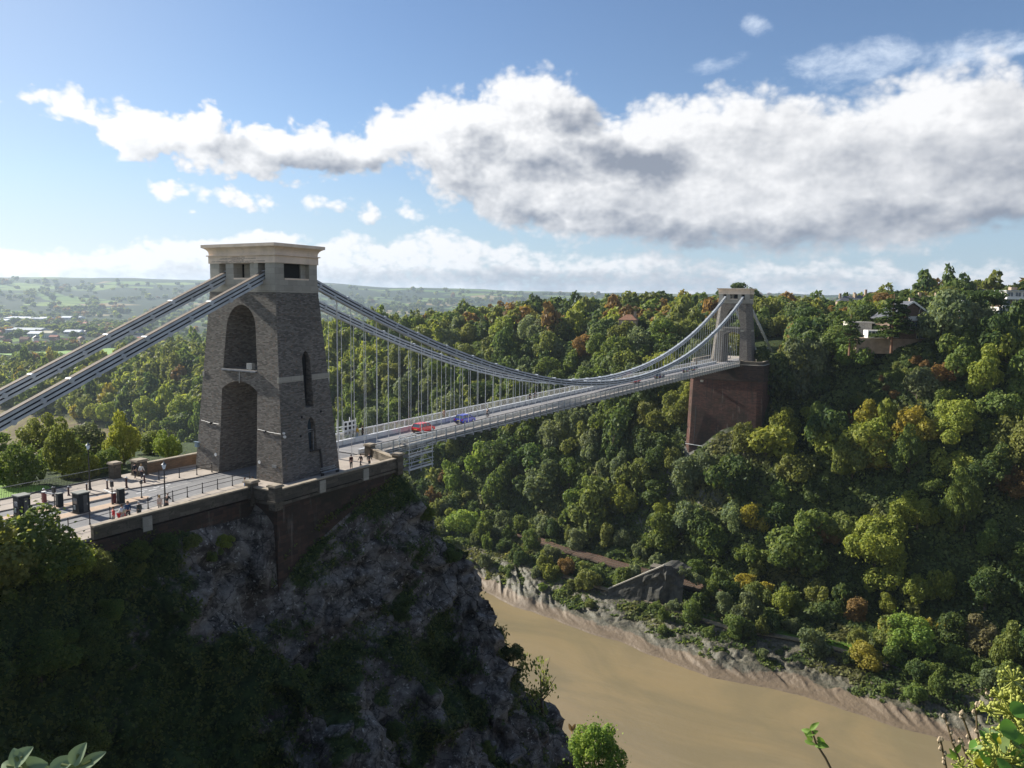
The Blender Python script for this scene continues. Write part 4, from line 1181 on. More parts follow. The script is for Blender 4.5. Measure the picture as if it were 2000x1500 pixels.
def chalet():
    rz = math.radians(22)
    t = empty('gabled_house', (52.2, 234.8, 9.4), rz, label='brown brick house with a white-edged broad gable, behind the big dark cedar', cat='house')
    W_, D_, e, ap = 6.6, 8.0, 7.4, 12.2
    MB().box((-5.0, 1.5, -2.6), (23.0, 18.0, 5.18)).build('terrace_wall', VILLA, t)
    m_ = MB(); m_.extrude([[(-W_, 0), (W_, 0), (W_, e), (0, ap), (-W_, e)]], lambda u, v: (u, -D_, v), lambda u, v: (u, D_, v)); m_.build('wall', BRICK, t)
    r_ = MB()
    for s in (-1, 1):
        r_.add([(0, -D_ - 1.3, ap + .25), (s * (W_ + 1.5), -D_ - 1.3, e - .85), (s * (W_ + 1.5), D_ + 1, e - .85), (0, D_ + 1, ap + .25), (0, -D_ - 1.3, ap + .5), (s * (W_ + 1.5), -D_ - 1.3, e - .6), (s * (W_ + 1.5), D_ + 1, e - .6), (0, D_ + 1, ap + .5)],
               [(0, 1, 2, 3), (4, 7, 6, 5), (0, 4, 5, 1), (1, 5, 6, 2), (2, 6, 7, 3), (3, 7, 4, 0)])
    ro = r_.build('roof', SLATE, t)
    b = MB()
    for s in (-1, 1):
        b.bar((0, -D_ - 1.36, ap + .30), (s * (W_ + 1.55), -D_ - 1.36, e - .78), .10, .55, up=(0, 0, 1))
    b.build('bargeboard', WHITE, ro)
    c = MB(); c.box((3.2, 2.5, ap - .2), (1.3, 1.1, 3.4)); c.box((3.2, 2.5, ap + 1.55), (1.5, 1.3, .25)); c.build('chimney', mat('chimney_stone', (.42, .33, .24)), ro)
    b = MB()
    for s in (-1, 1):
        for k in (0.35, .75):
            b.bar((s * W_ * k, -D_ - .05, e - .4 + (1 - k) * 2.5), (s * W_ * k, -D_ - 1.2, e + .9 + (1 - k) * 3.6), .12, .12)
    b.build('brackets', WHITE, t)
    MB().box((1.3, -D_ - .1, 6.9), (4.6, .2, 1.5)).build('gable_panel', WHITE, t)
    window(t, 1.0, -D_ - .06, 4.9, 2.2, 1.9, n=3)
    MB().box((2.2, -D_ - .30, 3.55), (5.4, .7, .9)).build('balcony', WHITE, t)
    window(t, 3.4, -D_ - .08, 1.6, 2.8, 2.8, n=4)
    window(t, -4.4, -D_ - .08, 1.8, 1.8, 3.0, n=2); window(t, -4.4, -D_ - .08, 4.6, 1.8, 1.2, n=2)
    b = MB(); b.box((-9.6, -2.5, 1.3), (6.0, 5.0, 2.6)); b.build('conservatory', WHITE, t)
    for k in range(5):
        window(t, -12.0 + k * 1.2, -5.07, 1.3, 1.0, 1.9, n=1)
    b = MB(); b.box((-12.5, 6, 5.0), (9.0, 7, .5)); b.box((-13, 6, 2.5), (8, 6, 4.6)); b.build('wing', mat('wing_render', (.55, .52, .46), var=.2), t)
chalet()
t = empty('garden_wall_house', (62.5, 239.8, 8.2), math.radians(24), label='low dark timber garage with a bright grass roof, right of the gabled house', cat='garage')
MB().box((0, 0, 1.7), (9.0, 5, 3.4)).build('wall', mat('dark_timber', (.09, .05, .035), var=.3), t)
MB().box((0, 0, 3.75), (9.6, 5.6, .7)).build('roof', mat('mown_grass', (.16, .30, .03), var=.2, scale=3), t)
MB().box((1.5, -2.52, 1.2), (.9, .06, 2.1)).build('door', mat('pale_door', (.3, .26, .2)), t)
def flats(x, y, z, rz, w, lev, label, setback=0.0):
    t = empty('apartment_block', (x, y, z), rz, label=label, cat='building')
    for k in range(lev):
        ww = w - setback * k
        MB().box(((w - ww) / 2, 0, k * 3.0 + 1.5), (ww, 9, 3.0)).build('wall', BRICK if k % 2 == 0 else mat('pale_render', (.62, .60, .55), var=.1), t)
        MB().box(((w - ww) / 2, -4.9, k * 3.0 + .25), (ww + .4, 1.1, .8)).build('balcony', WHITE, t)
        nwin = max(2, int(ww / 2.6))
        for j in range(nwin):
            window(t, (w - ww) / 2 - ww / 2 + (j + .5) * ww / nwin, -4.55, k * 3.0 + 1.75, ww / nwin - .8, 1.7)
    MB().box((setback * (lev - 1) / 2, 0, lev * 3.0 + .15), (w - setback * (lev - 1) + .8, 10, .3)).build('roof', mat('pale_grey_roof', (.50, .54, .56)), t)
    MB().box((1.5, 1, lev * 3.0 + .9), (2.2, 2, 1.3)).build('chimney', VILLA, t)
flats(85.0, 286, 14.6, math.radians(28), 15, 4, 'stepped pale and brown block of flats at the far right edge of the plateau', 1.2)
flats(71.8, 274, 13.6, math.radians(28), 8, 3, 'narrow white-balconied block left of the stepped flats, behind the pines')
def villa(x, y, z, rz, w, d, h, roof, label, stone=VILLA, ch=2, group='villas among the trees'):
    t = empty('villa', (x, y, z), rz, label=label, cat='house', group=group)
    MB().box((0, 0, h / 2), (w, d, h)).build('wall', stone, t)
    r_ = MB(); r_.prism([(-w / 2 - .4, -d / 2 - .4), (w / 2 + .4, -d / 2 - .4), (w / 2 + .4, d / 2 + .4), (-w / 2 - .4, d / 2 + .4)], h, h + d * .34, [(-w / 2 + d * .42, -.1), (w / 2 - d * .42, -.1), (w / 2 - d * .42, .1), (-w / 2 + d * .42, .1)])
    ro = r_.build('roof', roof, t)
    for k in range(ch):
        MB().box(((-1 if k else 1) * (w / 2 - 1.2), 0, h + d * .34), (1.0, 1.6, 2.6)).build('chimney', VILLA, ro)
    nw = max(2, int(w / 3))
    for lv in range(int(h / 3)):
        for j in range(nw):
            window(t, -w / 2 + (j + .5) * w / nw, -d / 2 - .04, 1.7 + lv * 3.0, 1.3, 1.7, n=1)
villa(17.5, 374, 15.8, .35, 10, 8, 6.8, SLATE, 'slate-roofed brown villa, leftmost of three above the woods')
villa(23.0, 377.5, 15.6, .35, 8, 8, 7.6, SLATE, 'brown slate-roofed villa between two others above the woods')
villa(29.0, 381, 15.8, .35, 10, 8, 9.0, TILE, 'villa with an orange-brown roof, rightmost of three above the woods')
villa(56.5, 316, 15.0, .3, 9, 9, 7.0, mat('lichen_roof', (.36, .30, .16), var=.3, scale=1.5), 'villa with a yellowish roof and tan chimney just above the gabled house')
villa(77.5, 356, 19.5, .4, 9, 8, 6.5, SLATE, 'small slate-roofed house on the skyline among trees at the right')
villa(-62, 268, 6.0, .2, 8, 7, 6.5, TILE, 'reddish house with a chimney in the trees left of the distant tower', ch=1)
# far suburb at the left: sheds and houses on the plain
SHED = mat('white_shed_roof', (.85, .87, .90), rough=.4, var=.05)
def shed(px, py, R, wpx, h, d, label, roofm=None):
    dd = FW + RT * (px - 1000) / FPX
    p = CAM + dd * R
    z = float(height(p[0], p[1]))
    w = wpx * R / FPX
    rz = math.atan2(RT[1], RT[0])
    t = empty('warehouse', (p[0], p[1], z), rz, label=label, cat='warehouse')
    MB().box((0, 0, h / 2), (w, d, h)).build('wall', mat('shed_wall', (.40, .43, .46), var=.1), t)
    r_ = MB(); r_.extrude([[(-d / 2 - 1, h), (d / 2 + 1, h), (0, h + 4.5)]], lambda u, v: (-w / 2 - 1, u, v), lambda u, v: (w / 2 + 1, u, v)); r_.build('roof', roofm or SHED, t)
    b = MB()
    for k in range(4): b.box((-w / 2 + (k + .5) * w / 4, -d / 2 - .1, 2.5), (w / 9, .2, 5))
    b.build('doors', mat('shed_door', (.2, .25, .3)), t)
shed(68, 625, 2600, 75, 9, 90, 'long bright white shed roof on the far plain above the left chains')
shed(8, 629, 2450, 40, 8, 60, 'white shed roof at the very left edge of the far plain')
shed(148, 623, 2700, 36, 7, 40, 'thin white shed roof right of the long bright one on the plain')
shed(60, 650, 1750, 66, 8, 40, 'wide pale grey flat building below the long white shed', mat('pale_grey_roof', (.5, .54, .56)))
shed(78, 656, 1600, 24, 7, 25, 'small white-roofed shed in front of the wide pale grey building')
shed(102, 658, 1560, 18, 10, 20, 'cream striped building right of the small white-roofed shed', mat('cream_roof', (.6, .55, .4)))
shed(150, 650, 1700, 30, 6, 22, 'little white building beyond the trees, right of the cream striped one')
shed(206, 683, 1290, 22, 5, 10, 'low pavilion with a red-brown roof at the corner of the playing field', TILE)
def suburb():
    rg = random.Random(12)
    src = []
    for k, rm in enumerate((TILE, SLATE, mat('brick_red_roof', (.42, .16, .10)))):
        t = empty('house', (0, 0, -2000), 0, label='x', cat='house')
        MB().box((0, 0, 2.7), (9, 8, 5.4)).build('wall', (VILLA, mat('pale_render', (.62, .60, .55)), BRICK)[k], t)
        r_ = MB(); r_.extrude([[(-4.5, 5.4), (4.5, 5.4), (0, 8.6)]], lambda u, v: (-4.9, u, v), lambda u, v: (4.9, u, v)); r_.build('roof', rm, t)
        src.append(t)
    names = ('brown-roofed', 'slate-roofed', 'red-roofed')
    spots = []
    tries = 0
    while len(spots) < 64 and tries < 3000:
        tries += 1
        px = rg.uniform(0, 330); R = rg.choice((rg.uniform(950, 1500), rg.uniform(1300, 2500)))
        dd = FW + RT * (px - 1000) / FPX
        p = CAM + dd * R
        x, y = p[0], p[1]
        if abs(x + 1040) < 125 and abs(y - 590) < 90: continue
        if y < float(bank_far(x)) + 40: continue
        if any(math.hypot(x - a, y - b) < 26 for a, b, *_ in spots): continue
        spots.append((x, y, rg.randrange(3), px, R))
    rows = {}
    for s in spots:
        z = float(height(s[0], s[1]))
        q = project_xy(s[0], s[1], z + 4)
        where = 'on the far plain' if q[1] < 640 and q[0] < 120 else 'on the plain right of the white sheds' if q[1] < 650 else 'near the playing field' if 640 <= q[1] < 712 and q[0] > 90 else 'in the suburb below the pale sheds'
        rows.setdefault((s[2], where), []).append((q[0], s, z))
    for (k, where), L in rows.items():
        L.sort(key=lambda r: r[0])
        for i, (_, s, z) in enumerate(L):
            c = src[k].copy(); C.objects.link(c)
            c.location = (s[0], s[1], z - .3); c.rotation_euler = (0, 0, rg.uniform(0, 3.14)); sc_ = rg.uniform(.9, 1.5); c.scale = (sc_ * rg.uniform(1, 2), sc_, sc_)
            c['label'] = f'{names[k]} house {where}' + ('' if len(L) == 1 else f', {order_word(i, len(L))}')
            c['group'] = 'houses of the far suburb'
            for ch in src[k].children:
                d = ch.copy(); C.objects.link(d); d.parent = c
    for t in src:
        for ch in list(t.children): bpy.data.objects.remove(ch)
        bpy.data.objects.remove(t)
def project_xy(x, y, z):
    D = np.array([x, y, z]) - CAM
    w = D @ FW
    return 1000 + FPX * (D @ RT) / w, 750 - FPX * (D @ UP) / w
def order_word(i, n):
    if n == 2: return ('left one of two', 'right one of two')[i]
    if n == 3: return ('leftmost of three', 'middle one of three', 'rightmost of three')[i]
    w = ('first', 'second', 'third', 'fourth', 'fifth', 'sixth', 'seventh', 'eighth', 'ninth', 'tenth', 'eleventh', 'twelfth', 'thirteenth', 'fourteenth', 'fifteenth', 'sixteenth', 'seventeenth', 'eighteenth', 'nineteenth', 'twentieth')
    return (w[i] if i < len(w) else 'last') + ' from the left'
suburb()
def playing_field():
    xs = np.linspace(-1150, -930, 12); ys = np.linspace(505, 690, 12)
    X, Y = np.meshgrid(xs, ys); Z = height(X, Y) + 1.2
    i = np.arange(144).reshape(12, 12)
    F_ = np.stack([i[:-1, :-1], i[:-1, 1:], i[1:, 1:], i[1:, :-1]], -1).reshape(-1, 4)
    me = np_mesh('playing_field', np.stack([X, Y, Z], -1).reshape(-1, 3), F_)
    tag(link_mesh('playing_field', me, mat('mown_grass', (.16, .30, .03), var=.2, scale=3)), kind='structure')
playing_field()
# ------------------------------------------------------------------ approach road and toll plaza
def slab(name, poly, z0, z1, m_, kind='structure'):
    return tag(MB().prism(poly, z0, z1).build(name, m_), kind=kind)
slab('road', [(-11.3, -75), (8.3, -75), (8.3, -9.7), (11.9, -9.4), (11.9, 9.3), (5.2, 12.35), (-5.2, 12.35), (-11.9, 9.3), (-11.9, -9.4), (-11.3, -9.7)], -0.13, 0.0, ASPHALT)
def path(name, left, z=0.12):
    slab(name, left, 0.002, z, FOOTWAY)
path('pavement', [(-11.0, -75), (-6.6, -75), (-6.5, -24), (-5.3, -18), (-3.9, -12), (-3.25, -7.5), (-3.2, 12.2), (-5.1, 12.25), (-11.6, 9.1), (-11.6, -9.3), (-11.0, -9.9)])
path('pavement', [(4.95, -75), (8.25, -75), (8.25, -9.6), (11.75, -9.2), (11.75, 9.1), (5.1, 12.25), (3.2, 12.2), (3.2, -5.0), (3.35, -10), (3.9, -16), (4.6, -24)])
def island(x0, x1, ya, yb, label):
    t = empty('traffic_island', ((x0 + x1) / 2, (ya + yb) / 2, 0), label=label, cat='traffic island', group='paved islands between the toll lanes')
    w, l = (x1 - x0) / 2, (yb - ya) / 2
    rd = lambda k: [(-w + k, -l), (w - k, -l), (w, -l + k), (w, l - 2.5 * k), (w * .35, l), (-w * .35, l), (-w, l - 2.5 * k), (-w, -l + k)]
    MB().prism(rd(0.3), 0.003, 0.15).build('kerb', mat('kerb_stone', (0.36, 0.35, 0.33)), t)
    MB().prism([(x * .86, y * .985) for x, y in rd(0.3)], 0.15, 0.165).build('paving', mat('tan_blocks', (0.46, 0.34, 0.245), rough=0.85, var=0.15, scale=3), t)
island(-4.15, -2.75, -40, -15.6, 'tan paved island with the low barriers, left one of the two between the toll lanes')
island(-0.75, 0.95, -40, -15.4, 'tan paved island carrying the dark toll booth, right one of the two')
b = MB()
for (y0, y1) in ((-15.2, -14.3), (-13.8, -12.9), (-12.4, -11.6)):
    b.box((-2.4, (y0 + y1) / 2, 0.006), (0.14, y1 - y0, 0.004)); b.box((-3.1, (y0 + y1) / 2 + 0.9, 0.006), (0.14, 0.7, 0.004))
tag(b.build('road_markings', WHITE), kind='structure')
b = MB(); b.bar((-1.3, -15.4, 0.008), (-2.0, -9.0, 0.008), 0.10, 0.004); b.bar((0.1, -15.0, 0.008), (-0.1, -9.0, 0.008), 0.08, 0.004); b.bar((3.55, -22, 0.008), (2.75, -9, 0.008), 0.09, 0.004)
tag(b.build('road_markings', mat('worn_line', (0.42, 0.41, 0.38))), kind='structure')

DARKPANEL = mat('dark_green_panel', (0.014, 0.019, 0.024), rough=0.6, var=0.15, spec=0.2)
GREYTOP = mat('grey_felt_roof', (0.22, 0.23, 0.21), rough=0.8, var=0.15)
def booth(x, y, w, l, h, label):
    t = empty('toll_booth', (x, y, 0.165), label=label, cat='toll booth')
    MB().box((0, 0, h / 2), (w, l, h)).build('cabin', DARKPANEL, t)
    MB().box((0, 0, h + 0.05), (w + 0.16, l + 0.16, 0.10)).build('roof', GREYTOP, t)
    MB().box((0, 0, 0.06), (w + 0.06, l + 0.06, 0.12)).build('plinth', BLACK, t)
    MB().box((0.0, -l / 2 - 0.012, h * 0.62), (w * 0.62, 0.03, h * 0.28)).build('window', GLASS, t)
    d = MB().box((w / 2 + 0.012, l * 0.12, h * 0.47), (0.03, l * 0.36, h * 0.86)).build('door', mat('door_panel', (0.06, 0.07, 0.075), rough=0.5), t)
    MB().box((w / 2 + 0.045, l * 0.25, h * 0.45), (0.04, 0.05, 0.18)).build('handle', mat('pale_metal', (0.4, 0.4, 0.4)), d)
    MB().box((-0.1, -l / 2 - 0.03, h * 0.30), (0.28, 0.05, 0.40)).build('card_reader', mat('reader', (0.22, 0.27, 0.30)), t)
booth(0.25, -22.45, 1.0, 1.05, 1.85, 'dark toll booth with a pale flat roof standing on the right-hand island')
booth(-3.2, -25.9, 1.0, 1.0, 1.85, 'second dark toll booth, partly behind the bushes at the left edge')
def cabinet(x, y, w, l, h, label):
    t = empty('control_cabinet', (x, y, 0.165), label=label, cat='cabinet', group='dark control cabinets at the toll lanes')
    MB().box((0, 0, h / 2), (w, l, h)).build('case', DARKPANEL, t)
    MB().box((0, 0, h + 0.02), (w * 1.06, l * 1.06, 0.04)).build('lid', GREYTOP, t)
    MB().box((0, -l / 2 - 0.01, h * 0.55), (w * 0.8, 0.02, h * 0.7)).build('panel', mat('door_panel', (0.06, 0.07, 0.075)), t)
cabinet(-3.25, -22.5, 0.45, 0.50, 1.30, 'narrow dark cabinet left of the toll booth beside the white barrier')
cabinet(0.25, -18.55, 0.48, 0.55, 1.40, 'narrow dark cabinet between the toll booth and the round-headed signal')
def barrier(x, y, tox, toy, label):
    t = empty('barrier_gate', (x, y, 0.12), label=label, cat='barrier', group='raised toll barriers')
    MB().box((0, 0, 0.5), (0.32, 0.32, 1.0)).build('pedestal', mat('barrier_base', (0.20, 0.05, 0.05), rough=0.5), t)
    b = MB(); b.bar((0, 0, 0.92), (tox - x, toy - y, 0.95), 0.10, 0.12); b.build('boom', WHITE, t)
    MB().box((0, 0, 1.04), (0.36, 0.36, 0.08)).build('cap', WHITE, t)
barrier(-6.3, -22.3, -4.3, -21.6, 'white-armed barrier on a dark red post, left of the narrow cabinet')
barrier(-0.35, -18.9, -2.6, -18.5, 'white-armed barrier reaching left from beside the middle cabinet')
def signal(x, y, h, rnd, label):
    t = empty('signal_post', (x, y, 0.165), label=label, cat='signal post')
    MB().tube([(0, 0, 0), (0, 0, h)], 0.045, 8).build('pole', BLACK, t)
    b = MB()
    if rnd: b.tube([(0, -0.06, h), (0, 0.06, h)], 0.20, 14)
    else: b.box((0, 0, h - 0.1), (0.26, 0.22, 0.55))
    b.build('head', BLACK, t)
    MB().tube([(0, 0, 0), (0, 0, 0.12)], 0.10, 8).build('base', BLACK, t)
signal(-3.0, -23.1, 1.9, False, 'thin dark signal post beside the left cabinet')
signal(0.0, -19.25, 2.1, False, 'dark square-headed signal post between booth and middle cabinet')
signal(0.15, -16.3, 1.6, True, 'small signal post with a round black head at the island tip')
def bollard(x, y, big, label):
    t = empty('bollard', (x, y, 0.12), label=label, cat='bollard', group='cast-iron bollards along the left pavement')
    k = 1.25 if big else 1.0
    MB().lathe((0, 0, 0), [(0.13 * k, 0), (0.13 * k, 0.10), (0.09 * k, 0.14), (0.075 * k, 0.75 * k), (0.10 * k, 0.80 * k), (0.10 * k, 0.86 * k)], 12).build('post', mat('bollard_iron', (0.055, 0.022, 0.024), rough=0.45), t)
    MB().lathe((0, 0, 0.86 * k), [(0.085 * k, 0), (0.09 * k, 0.05), (0.03, 0.13), (0.01, 0.15)], 12).build('cap', WHITE, t)
for i, (x, y, big, lab) in enumerate([
    (-7.1, -21.9, True, 'stout dark red bollard with white cap, leftmost on the left pavement'), (-7.9, -20.6, False, 'dark bollard with white cap just behind the stout leftmost one'),
    (-6.9, -19.6, False, 'dark red bollard right of the narrow left cabinet, on the pavement'), (-6.6, -17.9, False, 'slim dark bollard at the foot of the left street lamp'),
    (-6.3, -15.9, False, 'dark bollard midway between the left street lamp and the walking couple'), (-5.0, -14.6, True, 'tall stout bollard with white cap, nearest the walking couple'),
    (-5.5, -12.2, False, 'dark bollard directly in front of the walking couple')]):
    bollard(x, y, big, lab)
def street_lamp(x, y, h, label):
    t = empty('street_lamp', (x, y, 0.12), label=label, cat='street lamp', group='old-style street lamps')
    MB().lathe((0, 0, 0), [(0.17, 0), (0.17, 0.15), (0.12, 0.22), (0.10, 0.85), (0.13, 0.92), (0.075, 1.0), (0.05, h - 0.75), (0.09, h - 0.68), (0.05, h - 0.62)], 12).build('column', BLACK, t)
    ln = MB().lathe((0, 0, h - 0.62), [(0.10, 0), (0.21, 0.42), (0.21, 0.44)], 6).build('lantern', mat('lantern_glass', (0.55, 0.68, 0.82), rough=0.25, var=0.1), t)
    MB().lathe((0, 0, h - 0.18), [(0.25, 0), (0.12, 0.13), (0.05, 0.22), (0.02, 0.34)], 6).build('lantern_cap', mat('lantern_roof', (0.10, 0.14, 0.18), rough=0.4), ln)
    MB().bar((-0.28, 0, h - 0.82), (0.28, 0, h - 0.82), 0.03, 0.03).build('ladder_bar', BLACK, t)
street_lamp(-7.4, -17.1, 4.9, 'black street lamp on the left pavement, in front of the bushes')
street_lamp(4.75, -16.9, 4.3, 'black street lamp on the right pavement beside the stone parapet')
for x, y, lab in ((9.8, 223, 'tiny street lamp on the red abutment to the right of the distant tower'), (-4.2, 226, 'tiny street lamp seen through the arch of the distant tower')):
    street_lamp(x, y, 4.6, lab)

def guard_rail(pts, label, h=1.05, name='guard_rail'):
    t = empty(name, (0, 0, 0), label=label, cat='railing')
    for x, y in pts:
        b = MB(); b.lathe((x, y, 0.12), [(0.085, 0), (0.085, 0.08), (0.05, 0.14), (0.042, h - 0.05), (0.06, h), (0.03, h + 0.08)], 8); b.build('post', BLACK, t)
    for zz in (h - 0.04, h * 0.55):
        b = MB()
        for p0, p1 in zip(pts[:-1], pts[1:]):
            b.tube([(*p0, 0.12 + zz), (*p1, 0.12 + zz)], 0.028, 6)
        b.build('rail', BLACK, t, fix=False)
guard_rail([(4.75, -26.2), (4.55, -24.2), (4.35, -22.2), (4.2, -20.3), (4.15, -18.9 + 0.6), (3.95, -17.1), (3.8, -15.4), (3.6, -13.6), (3.45, -11.7), (3.4, -9.8), (3.4, -7.9), (3.42, -5.6)], 'black two-bar pedestrian railing along the right pavement, leading to the tower arch')
guard_rail([(-5.3, -12.2 + 1.6), (-4.4, -8.7), (-4.05, -6.7), (-3.75, -4.9)], 'short black two-bar railing left of the tower arch')
def picket_fence():
    t = empty('railings', (0, 0, 0), label='long black iron railings with vertical bars between the left pavement and the bushes', cat='fence')
    ys = np.arange(-45, -12.0, 0.16)
    b = MB()
    for y in ys:
        x = -10.9 - 0.02 * (y + 12)
        b.box((x, y, 0.75), (0.025, 0.025, 1.25))
    b.build('bars', BLACK, t, fix=False)['kind'] = 'stuff'
    for zz in (0.22, 1.30):
        MB().bar((-10.9 + 0.66, -45, zz), (-10.9, -12, zz), 0.045, 0.045).build('rail', mat('rail_grey', (0.22, 0.24, 0.24)), t)
    MB().bar((-10.9 + 0.66, -45, 0.06), (-10.9, -12, 0.06), 0.35, 0.30).build('plinth', mat('dark_plinth', (0.05, 0.05, 0.05)), t)
picket_fence()
def bench():
    t = empty('bench', (8.15, 1.8, 0.12), label='black bench with pale slats against the foot of the tower', cat='bench')
    for k in range(3):
        MB().box((0.0 + k * 0.16, 0, 0.45), (0.12, 2.6, 0.04)).build('seat_slat', mat('bench_slat', (0.30, 0.31, 0.30)), t)
    for k in range(2):
        MB().box((-0.16 - k * 0.04, 0, 0.66 + k * 0.2), (0.04, 2.6, 0.12)).build('back_slat', mat('bench_slat', (0.30, 0.31, 0.30)), t)
    for y in (-1.2, 1.2):
        b = MB(); b.box((0.1, y, 0.22), (0.5, 0.07, 0.44)); b.box((-0.18, y, 0.62), (0.06, 0.07, 0.6)); b.build('leg', BLACK, t)
bench()

slab('lawn', [(-18, -32), (-11.3, -32), (-11.3, -18.6), (-13.5, -18.2), (-18, -20)], -0.9, -0.05, mat('mown_grass', (.16, .30, .03), var=.2, scale=3))
# ------------------------------------------------------------------ scaffolds at the near end of the deck
def scaffold(x0, x1, y0, y1, z0, z1, lifts, label, panel=False):
    t = empty('scaffold', (x0, y0, z0), label=label, cat='scaffold')
    T_ = mat('scaffold_tube', (0.60, 0.63, 0.64), rough=0.45, var=0.15)
    X, Y = x1 - x0, y1 - y0
    ny = max(2, int(Y / 2.0) + 1)
    ysn = [Y * k / (ny - 1) for k in range(ny)]
    for x in (0, X):
        for y in ysn:
            MB().tube([(x, y, -0.25), (x, y, z1 - z0)], 0.06, 6).build('standard', T_, t)
    for zz in lifts:
        b = MB()
        for x in (0, X):
            for dz in (0, 0.5, 1.0):
                b.tube([(x, -0.25, zz - z0 + dz), (x, Y + 0.25, zz - z0 + dz)], 0.05, 6)
        for y in ysn:
            for dz in (0, 1.0):
                b.tube([(-0.2, y, zz - z0 + dz), (X + 0.2, y, zz - z0 + dz)], 0.035, 6)
        b.build('ledgers', T_, t, fix=False)
        MB().box((X / 2, Y / 2, zz - z0 + 0.05), (X, Y, 0.06)).build('platform', mat('scaffold_board', (0.35, 0.33, 0.29), var=0.3), t)
        MB().box((X + 0.03, Y / 2, zz - z0 + 0.14), (0.03, Y, 0.18)).build('toe_board', T_, t)
    b = MB()
    b.tube([(X, 0, lifts[0] - z0 + .1), (X, Y / 2, lifts[-1] - z0)], 0.03, 6); b.tube([(X, Y, lifts[0] - z0 + .1), (X, Y / 2, lifts[-1] - z0)], 0.03, 6)
    b.tube([(0, 0, lifts[0] - z0 + .1), (0, Y, lifts[-1] - z0)], 0.03, 6)
    b.build('brace', T_, t, fix=False)
    if panel:
        pm = MB()
        for k in range(3):
            for j in range(3):
                pm.box((X + 0.05, Y * (k + .5) / 3, z1 - z0 - 1.9 + j * 0.62), (0.04, Y / 3 - 0.42, 0.40))
        MB().box((X + 0.0, Y / 2, z1 - z0 - 1.25), (0.05, Y + 0.1, 2.0)).build('sheet', WHITE, t)
        pm.build('sheet_openings', VOID, t)
scaffold(5.25, 6.9, 18.2, 23.4, -2.9, 1.9, (-2.7, -0.9, 0.8), 'pale tubular access scaffold hanging outside the near railing beside the red car')
scaffold(-6.3, -5.1, 18.4, 21.0, -1.2, 3.1, (-1.0, 0.9), 'white scaffold frame with square openings beyond the deck, right of the tower', panel=True)

# ------------------------------------------------------------------ cars
def car(x, y, z, rz, paint, label, roof=None, cat='car', L=3.9, W=1.72, Hh=1.48):
    t = empty('parked_car' if z == 0 else 'car', (x, y, z), rz, label=label, cat=cat)
    P_ = mat('paint_' + paint[0], paint[1], rough=0.22, var=0.06, spec=0.6)
    # body side profile (y forward, z up), half width varies with height
    prof = [(-L / 2 + .02, .32), (-L / 2, .62), (-L / 2 + .04, .86), (-L / 2 + .22, .96), (0.55, .98), (1.25, .88), (L / 2 - .12, .72), (L / 2, .52), (L / 2 - .05, .26), (-L / 2 + .1, .24)]
    body = MB()
    rings = [(-W / 2 + .0, .93), (-W / 2 + .07, 1.0), (W / 2 - .07, 1.0), (W / 2, .93)]
    vs = []; fs = []
    n = len(prof)
    for xx, k in rings:
        vs += [(xx, py * (0.985 if k < 1 else 1), 0.24 + (pz - 0.24) * (k if pz > .8 else 1)) for py, pz in prof]
    for r in range(3):
        for i in range(n):
            j = (i + 1) % n
            fs.append((r * n + i, r * n + j, (r + 1) * n + j, (r + 1) * n + i))
    fs.append(tuple(range(n - 1, -1, -1))); fs.append(tuple(3 * n + i for i in range(n)))
    body.add(vs, fs)
    bo = body.build('body', P_, t)
    g = MB()                                                   # greenhouse: glass all round, roof on top
    b0 = [(-W / 2 + .07, -L / 2 + .14), (W / 2 - .07, -L / 2 + .14), (W / 2 - .07, 1.10), (-W / 2 + .07, 1.10)]
    b1 = [(-W / 2 + .24, -L / 2 + .45), (W / 2 - .24, -L / 2 + .45), (W / 2 - .24, 0.42), (-W / 2 + .24, 0.42)]
    g.prism(b0, .93, Hh - .05, b1)
    g.build('windows', GLASS, t)
    pl = MB(); pl.prism([(x_ * 1.01, y_) for x_, y_ in b1], Hh - .06, Hh, [(x_ * .92, y_ * .96) for x_, y_ in b1])
    for sx in (-1, 1):
        for yb, yt in ((-L / 2 + .14, -L / 2 + .45), (1.10, 0.42), (-0.15, -0.15), (-0.95, -0.85)):
            pl.bar((sx * (W / 2 - .065), yb, .94), (sx * (W / 2 - .235), yt, Hh - .05), 0.07, 0.05, up=(sx, 0, 0.3))
    pl.build('roof', P_, t)
    for sx in (-1, 1):
        for yy in (-L / 2 + .68, L / 2 - .76):
            w = MB(); w.tube([(sx * (W / 2 - .20), yy, .31), (sx * (W / 2 + .01), yy, .31)], .31, 18)
            wo = w.build('wheel', mat('tyre', (0.018, 0.018, 0.018), rough=.8), t)
            w = MB(); w.tube([(sx * (W / 2 - .05), yy, .31), (sx * (W / 2 + .03), yy, .31)], .20, 12); w.build('rim', mat('rim_alloy', (0.45, 0.46, 0.47), rough=.35, metal=.5), wo)
        MB().box((sx * (W / 2 - .14), -L / 2 + .0, .78), (.20, .09, .26)).build('rear_light', mat('rear_lamp', (0.45, 0.02, 0.02), rough=.3), t)
        MB().box((sx * (W / 2 - .22), L / 2 - .09, .64), (.30, .14, .13)).build('headlight', mat('head_lamp', (0.75, 0.77, 0.8), rough=.15), t)
        MB().box((sx * (W / 2 + .06), .62, .98), (.18, .12, .12)).build('mirror', P_, t)
    MB().box((0, -L / 2 - .0, .40), (W - .12, .12, .22)).build('bumper', mat('dark_bumper', (0.03, 0.03, 0.03), rough=.6), t)
    MB().box((0, -L / 2 - .02, .66), (.52, .03, .12)).build('number_plate', mat('plate_yellow', (0.7, 0.55, 0.08)), t)
